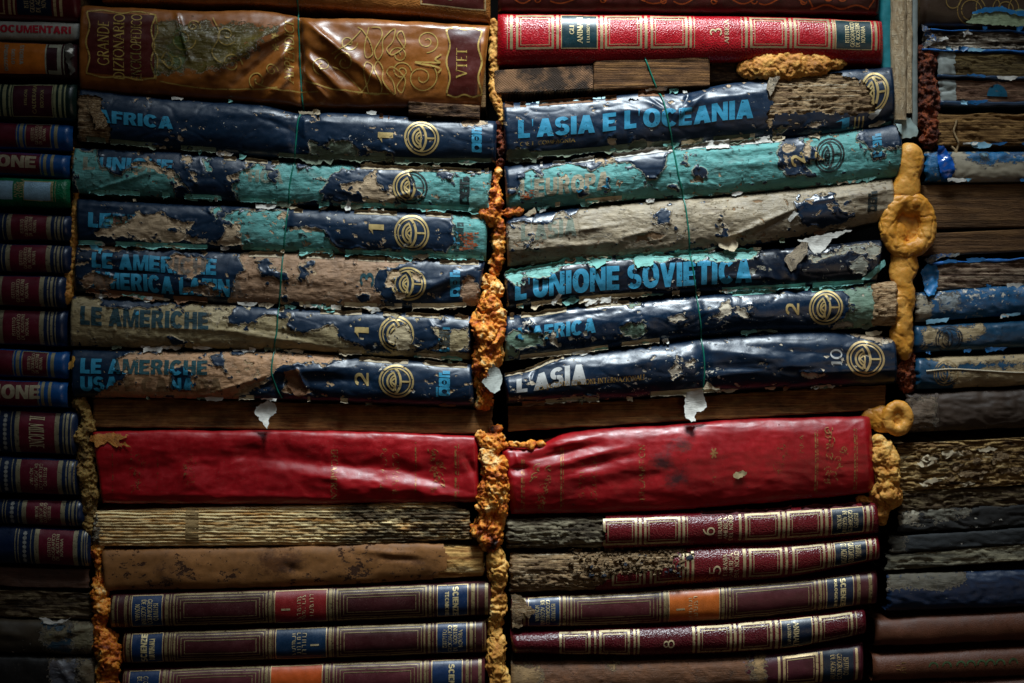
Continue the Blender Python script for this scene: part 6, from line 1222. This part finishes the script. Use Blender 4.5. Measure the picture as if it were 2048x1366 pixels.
def wrap(r, s, x0, x1, mat, seed, v0=.02, v1=.98):
    m = Marks(s); m.rect(x0, x1, v0, v1, 4); return m.build('wrapped_corner', mat, r, 1.6)
WB = skin('white_blue_wrap', ('#8e948e', '#1d5f8f', '#8e948e'), (.5, .35, .5), amp=24, speck=.03, stains=.8)
wrap(r, s, 1880, 1913, WB, 1); scrap('paper_flap', [(1905, 128), (1918, 126), (1938, 122), (1945, 130), (1935, 138), (1912, 134)], 2, PGO, r, 4, 0, 89)
r, s = ruin('reddish page edges with a blue hollow knocked in it, fourth in the far right stack', 158, 206, 1882, PGR, 90, .01, 3, fy=.16, boards=[('bottom', skin('navy_board', ('#16324c',), (.4,)*3, clean=True), 12)])
wrap(r, s, 1882, 1914, WB, 2); m = Marks(s); m.add([(1996+20*math.cos(a), s.H*.68+24*math.sin(a)) for a in np.linspace(math.pi, 2*math.pi, 16)], [list(range(15, -1, -1))]); m.build('blue_hollow', skin('deep_teal_lining', ('#1c5a74',), (.3,)*3, clean=True), r, 2.0)
r, s = ruin('thick brown page block with a hanging frayed cord, fifth in the far right stack', 225, 290, 1874, pages_mat('brown_ribbed_pages', [(.32, srgb('#2a190c')), (.5, srgb('#6a4a26')), (.68, srgb('#a8824e'))], freq=.3, xs=.005, burn=.3, bump=5), 91, 0, 4, fy=.12)
CORD = skin('frayed_cord', ('#a08660',), (.9,)*3, clean=True)
wire('hanging_thread', [(1916, 240, 6), (1910, 262, 8), (1920, 285, 9), (1918, 310, 8), (1924, 335, 6)], 2.2, CORD, r, 3, 4); wire('hanging_thread', [(1905, 292, 6), (1914, 305, 9), (1912, 322, 9), (1916, 342, 6)], 2.6, CORD, r, 4, 4)
WBL = skin('blue_over_beige', ('#a49a84', '#1d6a9c', '#7aa8bc'), (.6, .4, .5), amp=18, stains=.7)
r, s = ruin('blue and beige peeled spine with a blue taped end, above the two dark planks', 302, 362, 1852, WBL, 92, .0, 2, fy=.03, bulge=16, p=2.6, name='cover', p1=[[(1846, 300), (1905, 300), (1905, 368), (1846, 368)], [(1935, 300), (2600, 290), (2600, 326), (2050, 325), (2000, 328), (1950, 332), (1925, 320)]], p2=[[(1960, 302), (1978, 302), (1978, 322), (1965, 322)]])
scrap('blue_tape', [(1875, 292), (1885, 290), (1900, 312), (1908, 340), (1902, 358), (1880, 356), (1874, 330)], 8, skin('shiny_blue_tape', ('#1457b0',), (.15,)*3, clean=True), r, 5, 0, 93, crump=8)
PLK = pages_mat('dark_plank_wood', [(.3, srgb('#2a1c10')), (.5, srgb('#5c4026')), (.7, srgb('#7e5c38'))], freq=.11, xs=.005, burn=.45, bump=5)
s = block('b', 1843, 2600, 368, 456, DR, 300, PLK, rot=-.015, seed=7, rough=1, sp=8); s_ = s.build('wooden_plank', PLK, None); tag(s_, 'wide dark brown plank on the right, above the narrower one', 'plank')
s = block('b', 1850, 2600, 466, 512, DR-2, 300, PLK, rot=-.05, seed=8, rough=1, sp=8); s_ = s.build('wooden_plank', PLK, None); tag(s_, 'narrow reddish brown plank on the right, below the wider one', 'plank')
r, s = ruin('worn page edges between blue boards with a crumpled bright blue corner, below the planks', 528, 580, 1862, pages_mat('purplish_page_edges', [(.38, srgb('#1a120e')), (.52, srgb('#6a5040')), (.66, srgb('#c0a88c'))], freq=.25, xs=.005, burn=.3, bump=6), 94, -.06, 4, fy=.12, boards=[('top', BLU, 6)])
scrap('crumpled_cover_corner', [(1842, 545), (1850, 530), (1868, 528), (1878, 540), (1876, 565), (1868, 590), (1852, 592), (1848, 565)], 2, skin('light_blue_crumple', ('#2a7cb8', '#c8d4d8', '#2a7cb8'), (.4,)*3, clean=True, speck=.2), r, 8, 90, 95, crump=10)
scrap('loose_cover', [(1848, 520), (1870, 508), (1920, 506), (1920, 511), (1880, 516), (1862, 528)], 3, BLU, r, 3, 0, 96)
DBL = skin('steel_blue_cover', ('#245a84', '#9aa2a4', '#b0a48c'), (.38, .55, .6), speck=.16, amp=18)
r, s = ruin('steel blue scuffed spine with a whitened square patch, second below the planks', 584, 644, 1832, DBL, 97, -.07, 2, fy=.03, bulge=18, p=2.4, name='cover', p2=[[(1830, 590), (1862, 590), (1862, 645), (1830, 650)]], p1=[[(1876, 592), (1915, 585), (1920, 620), (1880, 624)]])
r, s = ruin('dark blue spine with two tan bare patches, third below the planks', 652, 706, 1830, skin('blue_tan_patches', ('#14425f', '#b39c74', '#b39c74'), (.38, .6, .6), amp=14, speck=.04), 98, -.05, 1.5, fy=.03, bulge=18, p=2.4, name='cover', p1=[[(1842, 658), (1860, 655), (1895, 672), (1900, 688), (1888, 698), (1870, 690), (1845, 694)], [(1912, 655), (1968, 645), (1968, 662), (1950, 680), (1925, 686), (1912, 672)]])
emblem(s, r, 1897, .55, 26, skin('emblem_dark', ('#0d2030',), (.5,)*3, clean=True, wear=.5))
r, s = ruin('blue spine with a wide tan patch and pale string across it, below the planks', 716, 780, 1832, skin('blue_tan_patches', ('#14425f', '#b39c74', '#b39c74'), (.38, .6, .6), amp=14, speck=.04), 99, -.04, 1.5, fy=.03, bulge=20, p=2.4, name='cover', p1=[[(1898, 742), (1935, 738), (2600, 700), (2600, 800), (1905, 790), (1910, 765), (1892, 755)], [(1840, 712), (2600, 660), (2600, 705), (1940, 728), (1900, 732)]])
emblem(s, r, 1890, .5, 24, GOLD(.5, '#a08860'))
LEA = skin('black_brown_leather', ('#3c2d22', '#6a5846', '#8a7a64'), (.6, .7, .7), amp=26, stains=1, speck=.05)
r, s = ruin('dark brown cracked leather spine with a ridge, fifth below the planks', 788, 866, 1812, LEA, 100, -.04, 2.5, fy=.04, bulge=20, p=2.6, name='cover', p1=[[(1815, 795), (1868, 790), (1872, 860), (1815, 862)]])
m = Marks(s); m.rect(1870, 1876, .05, .95); m.build('raised_band', LEA, r, 4)
r, s = ruin('ragged pale decayed pages fraying outwards, right of the lower round foam', 888, 984, 1796, pages_mat('frayed_tan_pages', [(.38, srgb('#1c130c')), (.5, srgb('#7a5c38')), (.6, srgb('#b8965e')), (.7, srgb('#e0cca0'))], freq=.16, xs=.012, burn=.4, bump=10), 101, -.05, 10, fy=.2, fx=.012, bulge=12)
for i in range(26):
    rr = random.Random(i+200); x = rr.uniform(1830, 2046); y = rr.uniform(905, 975)-.05*(x-1800); w = rr.uniform(18, 46); h = rr.uniform(4, 11)
    scrap('frayed_page', [(x, y), (x+w*.5, y-h), (x+w, y-h*.2), (x+w*.7, y+h*.6), (x+w*.3, y+h)], rr.uniform(2, 12), CRUMB if i % 3 else FLP_B, r, rr.uniform(2, 8), 90, i+300, jag=3)
r, s = ruin('black charred pages with a curling pale fragment, below the frayed pale pages', 984, 1024, 1800, OLD, 102, -.04, 7, fy=.1, fx=.02)
r, s = ruin('black volume with a pale squarish end and fuzzy grey cloth, below the charred pages', 1022, 1066, 1798, skin('black_cloth', ('#1c1b1a', '#6e6a5c', '#a8a08a'), (.8, .8, .7), amp=22, speck=.08), 103, -.05, 3, fy=.08, bulge=12, name='cover', p2=[[(1800, 1024), (1842, 1022), (1842, 1050), (1800, 1052)]], p1=[[(1846, 1018), (1940, 1012), (1940, 1032), (1850, 1045)]])
r, s = ruin('charcoal ribbed cloth spine, lower on the right above the thin pale pamphlets', 1074, 1108, 1782, skin('charcoal_cloth', ('#25282a', '#4c4a40', '#8a8068'), (.8,)*3, amp=20, grain='cloth', speck=.06), 104, -.07, 2, fy=.1, bulge=12, name='cover', p1=[[(1780, 1075), (1815, 1072), (1815, 1110), (1780, 1112)]])
r, s = ruin('thin pale grey pamphlets stacked as one bundle, below the charcoal cloth spine', 1112, 1144, 1776, pages_mat('grey_pamphlets', [(.36, srgb('#1c1a14')), (.5, srgb('#5c584a')), (.66, srgb('#948c72'))], freq=.12, xs=.003, burn=.2, bump=4), 105, -.08, 5, fy=.07, fx=.004)
r, s = ruin('deep navy volume with a torn pale top edge, above the two plain brown volumes', 1150, 1224, 1776, skin('deep_navy_cover', ('#0e2440', '#5a5446', '#8a826c'), (.45, .7, .7), amp=18, speck=.03), 106, -.03, 1.5, fy=.03, bulge=16, p=2.6, name='cover', p1=[[(1776, 1140), (1925, 1135), (1935, 1165), (1880, 1182), (1776, 1178)]])
BRL = skin('plain_brown_leather', ('#5a2f18',), (.5,)*3, clean=True, stains=.8, grain='cloth')
for i, (y0, y1, x0, lb) in enumerate([(1240, 1296, 1752, 'plain brown volume, upper of the pair at the bottom right'), (1312, 1366, 1748, 'brown volume with green and gold lettering, lower of the pair at the bottom right'), (1374, 1440, 1750, 'brown volume barely seen at the bottom right edge')]):
    r, sp, c = book('book', lb, [(x0, y0), (2048, y0-16), (2560, y0-44)], [(x0, y1), (2048, y1-12), (2560, y1-36)], x0, 2540, BRL, D=DR-4, bulge=20, p=2.2, seed=110+i, sp=7, group='plain brown volumes at the bottom right')
    if i == 1:
        m = Marks(sp); ticks(sp, r, [(1792, 8), (1803, 8)], .3, .7, GOLD(.35, '#8a6a3a'), 77)
        for cx in (1866, 1893, 1921, 1941, 1962, 1980, 2000, 2026): m.ring(cx, .48, 8, 3.4, 175, 375)
        m.build('faded_ornament', INK('#35502c', .35), r, .8)

# ============================================================ expanding foam
ORG = foam_mat('orange_foam', [(.36, srgb('#2a1006')), (.42, srgb('#8f3c08')), (.49, srgb('#cc6a14')), (.57, srgb('#ec9a30')), (.68, srgb('#f6d292'))], sc=.03, bump=3.2, pit=.5, rough=.5)
YEL = foam_mat('yellow_foam', [(.3, srgb('#6a3c10')), (.45, srgb('#b8782c')), (.58, srgb('#d9a04a')), (.7, srgb('#e8c078'))], sc=.02, bump=2.4, pit=.5)
SKN = foam_mat('smooth_foam_skin', [(.3, srgb('#a8681c')), (.48, srgb('#cf8c30')), (.62, srgb('#dea04a')), (.75, srgb('#eab86c'))], sc=.014, bump=1.4, rough=.42, pit=.1)
DRK = foam_mat('dark_rust_foam', [(.36, srgb('#140704')), (.5, srgb('#5c240c')), (.62, srgb('#9c4a1a'))], sc=.04, bump=7)
OLV = foam_mat('olive_foam', [(.34, srgb('#2c2010')), (.48, srgb('#7a5c28')), (.6, srgb('#b08c48'))], sc=.03, bump=5)
def chain(pts, n=3, jx=3, seed=0):
    rr = random.Random(seed); out = []; n = n*2
    for a, b in zip(pts[:-1], pts[1:]):
        for k in range(n):
            t = k/n; q_ = [a[i]+(b[i]-a[i])*t for i in range(4)]; out.append((q_[0]+rr.uniform(-jx, jx)*.6, q_[1], q_[2]+rr.uniform(-jx, jx)*.4, q_[3]*rr.uniform(.92, 1.08), q_[3]*rr.uniform(.95, 1.15), q_[3]*rr.uniform(.9, 1.05)))
    return out
GF = 'expanding foam squeezed between the stacks'
foam('foam', 'thin yellow foam seam beside the left end of the red animali volume', chain([(988, 48, -4, 9), (990, 110, -4, 10), (986, 160, -6, 8), (992, 195, 2, 11), (1002, 225, 6, 7), (1005, 250, 4, 5)], 4, 2, 1), YEL, amp=3, group=GF, seed=1)
foam('foam', "thin rust foam seam left of the L'ASIA E L'OCEANIA atlas", chain([(1000, 240, -2, 7), (1002, 290, -2, 7), (998, 330, -6, 8)], 5, 2, 2), DRK, amp=4, group=GF, seed=2)
foam('foam', "orange foam tuft beside L'EUROPA, at the top of the central seam", chain([(994, 345, -4, 9), (992, 380, 2, 11), (990, 410, 8, 13), (985, 432, 12, 15), (1000, 455, 4, 11)], 4, 4, 3)+[(965, 428, 14, 14, 7, 6), (1015, 425, 10, 16, 8, 7), (1035, 424, 12, 8, 5, 4)], ORG, amp=8, freq=.045, crack=4, group=GF, seed=3)
foam('foam', 'narrow burnt orange foam in the central seam, above the large orange mass', chain([(1000, 455, 0, 13), (998, 490, 0, 13), (994, 525, -4, 12), (990, 545, -6, 10)], 4, 3, 4), ORG, amp=5, crack=3, group=GF, seed=4)
foam('foam', 'large bright orange foam mass in the central seam beside the LE AMERICHE volumes', chain([(975, 556, 6, 13), (985, 590, 10, 20), (978, 630, 12, 26), (975, 670, 14, 30), (972, 710, 12, 26), (970, 745, 12, 22), (968, 780, 8, 17), (972, 808, 6, 12)], 4, 6, 5), ORG, amp=11, freq=.036, crack=6, group=GF, seed=5)
foam('foam', 'orange foam between the two red volumes in the lower central seam', chain([(990, 862, 2, 12), (985, 885, 8, 20), (975, 905, 10, 16), (990, 935, 14, 24), (990, 975, 16, 27), (985, 1015, 14, 26), (975, 1050, 12, 26), (985, 1085, 8, 20)], 4, 6, 6)+[(965, 875, 8, 12, 14, 8), (1030, 888, 12, 22, 6, 6), (1056, 890, 14, 16, 7, 6), (1082, 888, 14, 9, 5, 5), (1015, 985, 14, 10, 22, 8)], ORG, amp=11, freq=.036, crack=6, group=GF, seed=6)
foam('foam', 'dim rounded amber foam at the lower end of the central seam', chain([(996, 1110, 6, 20), (996, 1145, 8, 20), (995, 1185, 2, 14), (996, 1225, 4, 16), (990, 1265, 2, 15), (992, 1310, 6, 19), (998, 1350, 4, 18), (995, 1400, 2, 18)], 4, 4, 7), YEL, amp=8, freq=.04, crack=4, group=GF, seed=7)
foam('foam', 'narrow rusty foam seam beside the far left stack, next to the AMERICA LATINA atlas', chain([(146, 300, -8, 5), (148, 340, -8, 5), (150, 400, -6, 6), (150, 430, -4, 8), (148, 470, -4, 8), (146, 510, -2, 9), (140, 550, 0, 9), (136, 590, 4, 11), (132, 600, 6, 8)], 4, 3, 8), YEL, amp=4, group=GF, seed=8)
foam('foam', 'olive yellow foam column left of the left red volume', chain([(160, 808, -2, 14), (172, 830, 0, 12), (175, 852, 0, 13), (166, 872, 4, 14), (168, 905, 2, 14), (175, 940, 0, 18), (178, 975, 0, 16), (180, 1010, -2, 13), (182, 1050, -2, 12), (190, 1090, -4, 10)], 4, 3, 9)+[(190, 880, 8, 12, 8, 7), (188, 900, 6, 9, 14, 6)], OLV, amp=7, freq=.04, group=GF, seed=9)
foam('foam', 'dark rust foam running down the lower left seam with a bright rounded lump', chain([(195, 1095, -2, 9), (197, 1150, -2, 10), (200, 1185, 2, 15), (206, 1215, 4, 15), (200, 1250, -2, 12), (215, 1290, 8, 22), (222, 1315, 8, 22), (215, 1350, 2, 20), (215, 1400, 2, 20)], 4, 4, 10)+[(222, 1210, 8, 10, 14, 8)], ORG, amp=8, freq=.045, crack=4, group=GF, seed=10)
foam('foam', 'flat smooth topped yellow foam wedge lying on the navy volume under the red animali volume', [(1500, 138, 4, 26, 20, 14), (1530, 134, 12, 38, 26, 14), (1575, 132, 14, 44, 27, 14), (1620, 130, 12, 44, 24, 13), (1665, 128, 4, 28, 12, 12), (1560, 142, 10, 50, 20, 12)], YEL, amp=3.5, freq=.05, crack=2, group=GF, seed=11)
foam('foam', 'smooth egg shaped amber foam bulge at the top of the right seam', [(1818-i*.8, 312+i*8, 6, 25+3*math.sin(i*.9), 26, 23) for i in range(10)], SKN, amp=2, freq=.03, crack=.4, group=GF, seed=12)
rg = [(1812+40*math.cos(a), 452+50*math.sin(a), 14, 17, 17, 14) for a in np.linspace(0, 2*math.pi, 29)[:-1]]
foam('foam', 'hollow amber foam lobe with a round sunken crater, middle of the right seam', rg+[(1812, 455, 0, 38, 46, 10), (1822, 410, 8, 30, 24, 18), (1790, 470, 10, 22, 24, 14)], SKN, amp=2.6, freq=.05, crack=1.5, group=GF, seed=13)
foam('foam', 'dripping smooth amber foam tongue below the hollow lobe', [(1804+3*math.sin(i), 515+i*9, 4+4*math.sin(i*.16), 24+5*math.sin(i*.8)-i*.35, 26, 17) for i in range(21)], SKN, amp=3, freq=.035, crack=1.5, group=GF, seed=14)
foam('foam', 'dark foam shadowed behind the right seam beside the blue tan patched spines', chain([(1815, 690, -20, 14), (1812, 740, -14, 20), (1818, 775, -16, 16)], 3, 4, 15), DRK, amp=5, group=GF, seed=15)
foam('foam', 'cut tube of yellow foam beside the end of the right red volume', [(1770, 838, -2, 30, 28, 14), (1745, 836, -8, 22, 20, 12)]+[(1792+20*math.cos(a), 836+25*math.sin(a), 12, 11, 10, 10) for a in np.linspace(0, 6.28, 26)]+[(1792, 836, 4, 22, 26, 9)], SKN, amp=2.5, freq=.05, crack=1, group=GF, seed=16)
foam('foam', 'rough yellow foam chunk hanging below the cut foam tube', chain([(1760, 885, 0, 16), (1768, 915, 6, 26), (1768, 950, 8, 26), (1765, 985, 8, 26), (1785, 990, 8, 20), (1762, 1015, 2, 14), (1765, 1040, 0, 12)], 4, 5, 17)+[(1740, 1000, -6, 26, 10, 10)], YEL, amp=9, freq=.04, crack=4, group=GF, seed=17)
foam('foam', 'dark rust foam filling the gap left of the upper right ruined pages', chain([(1862, 100, -26, 18), (1862, 150, -24, 20), (1862, 195, -22, 22), (1858, 230, -24, 20), (1862, 270, -16, 17), (1866, 290, -18, 13)], 3, 5, 18), DRK, amp=8, freq=.07, crack=3, group=GF, seed=18)
s_ = scrap('paper_scrap', [(986, 727), (1000, 740), (1006, 756), (1000, 778), (990, 786), (975, 776), (965, 762), (976, 744)], 42, skin('grey_torn_paper', ('#b9bdb4',), (.7,)*3, clean=True, grain='paper'), None, 8, 60, 46); tag(s_, 'pale torn paper scrap stuck on the bright orange central foam', 'paper scrap')

# ============================================================ wires and string
GW = skin('green_wire', ('#0f6a58',), (.3,)*3, clean=True)
tag(wire('green_wire', [(595, -40, 28), (597, 20, 26), (598, 60, 16), (600, 120, 14), (603, 170, 14), (607, 216, 24), (606, 224, 30), (598, 245, 22), (594, 290, 24), (590, 322, 16), (583, 370, 24), (578, 420, 16), (573, 470, 24), (568, 512, 14), (566, 560, 25), (560, 615, 14), (557, 660, 26), (550, 705, 16), (548, 745, 20), (556, 775, 24), (566, 796, 16)], 1.6, GW, None, 1), 'green wire tied down the left central stack over the tan dictionary', 'wire')
tag(wire('green_wire', [(1288, 118, 10), (1292, 128, 20), (1312, 180, 22), (1322, 200, 26), (1334, 250, 30), (1344, 295, 16), (1354, 350, 30), (1366, 400, 16), (1374, 460, 32), (1378, 505, 16), (1384, 545, 26), (1391, 590, 16), (1397, 640, 30), (1402, 685, 18), (1406, 735, 27), (1405, 780, 20)], 1.6, GW, None, 2), 'green wire slanting down the right central stack from the ribbed wooden block', 'wire')
tag(wire('white_string', [(1850, 742, 8), (1900, 738, 8), (1960, 741, 8), (2036, 745, 8), (2090, 742, 8)], 1.6, skin('pale_string', ('#cdbfa4',), (.9,)*3, clean=True), None, 3, .8), 'pale string stretched across the blue and tan spine at the right edge', 'string')

# small torn chips of cover paper caught along the edges of the atlas volumes
def chips(root, sp, n, mats, seed, both=True):
    rr = random.Random(seed)
    for i in range(n):
        w, h = rr.choice((rr.uniform(8, 20), rr.uniform(18, 46))), rr.uniform(5, 11); x = rr.uniform(max(sp.xl)+15, min(sp.xr)-50); side = rr.random() < .68
        y = float(sp.fb(x))-3 if side else float(sp.ft(x))-h*.55; sl = (float(sp.fb(x+w))-float(sp.fb(x)))
        pts = [(x, y)]+[(x+w*t, y+sl*t-rr.uniform(0, 2)) for t in (.3, .65)]+[(x+w, y+sl+rr.uniform(-1, 2)), (x+w*rr.uniform(.8, 1), y+sl+h*rr.uniform(.4, 1)), (x+w*.6, y+sl*.6+h*rr.uniform(.5, 1.1)), (x+w*.3, y+sl*.3+h*rr.uniform(.3, 1)), (x+w*.05, y+h*rr.uniform(.5, .9))]
        scrap('paper_flap', pts, 20, rr.choice(mats), root, rr.uniform(2, 7), rr.choice((90, 90, 60, 0)), 400+seed*20+i, jag=1.6, crump=2)
for root, sp, mats, sd in ATLAS: chips(root, sp, 13, mats, sd)
BF = skin('torn_blue_paper', ('#1c5f94',), (.4,)*3, clean=True); BF2 = skin('torn_pale_blue_paper', ('#7fb0c8',), (.55,)*3, clean=True)
class _Near:      # the nearer end of a spine, so that chips fall where it can be seen
    def __init__(s, sp): s.ft, s.fb = sp.ft, sp.fb; s.xl = sp.xl; s.xr = (2110, 2110)
for k_, (root, s_, y0) in enumerate(RUINS): chips(root, _Near(s_), 4, (BF, BF, BF2, FLP_W), 30+k_)

# ============================================================ lettering, emblems and torn strips belong to the cover they sit on
SUB = ('title_lettering', 'gilt_lettering', 'volume_number', 'emblem', 'publisher_logo', 'torn_paper_edge', 'paper_flap', 'gilt_tooling', 'gilt_scrolls', 'rust_stain', 'lettering')
for o in list(COL.objects):
    if o.type == 'EMPTY':
        cv = [c_ for c_ in o.children if c_.name.split('.')[0] == 'cover']
        if cv:
            for c_ in o.children:
                if c_.name.split('.')[0] in SUB: c_.parent = cv[0]
for o in COL.objects:
    if o.parent is None and o.type in ('MESH', 'EMPTY') and 'label' in o and len(o['label'].split()) > 16: print('LONG', len(o['label'].split()), o['label'])
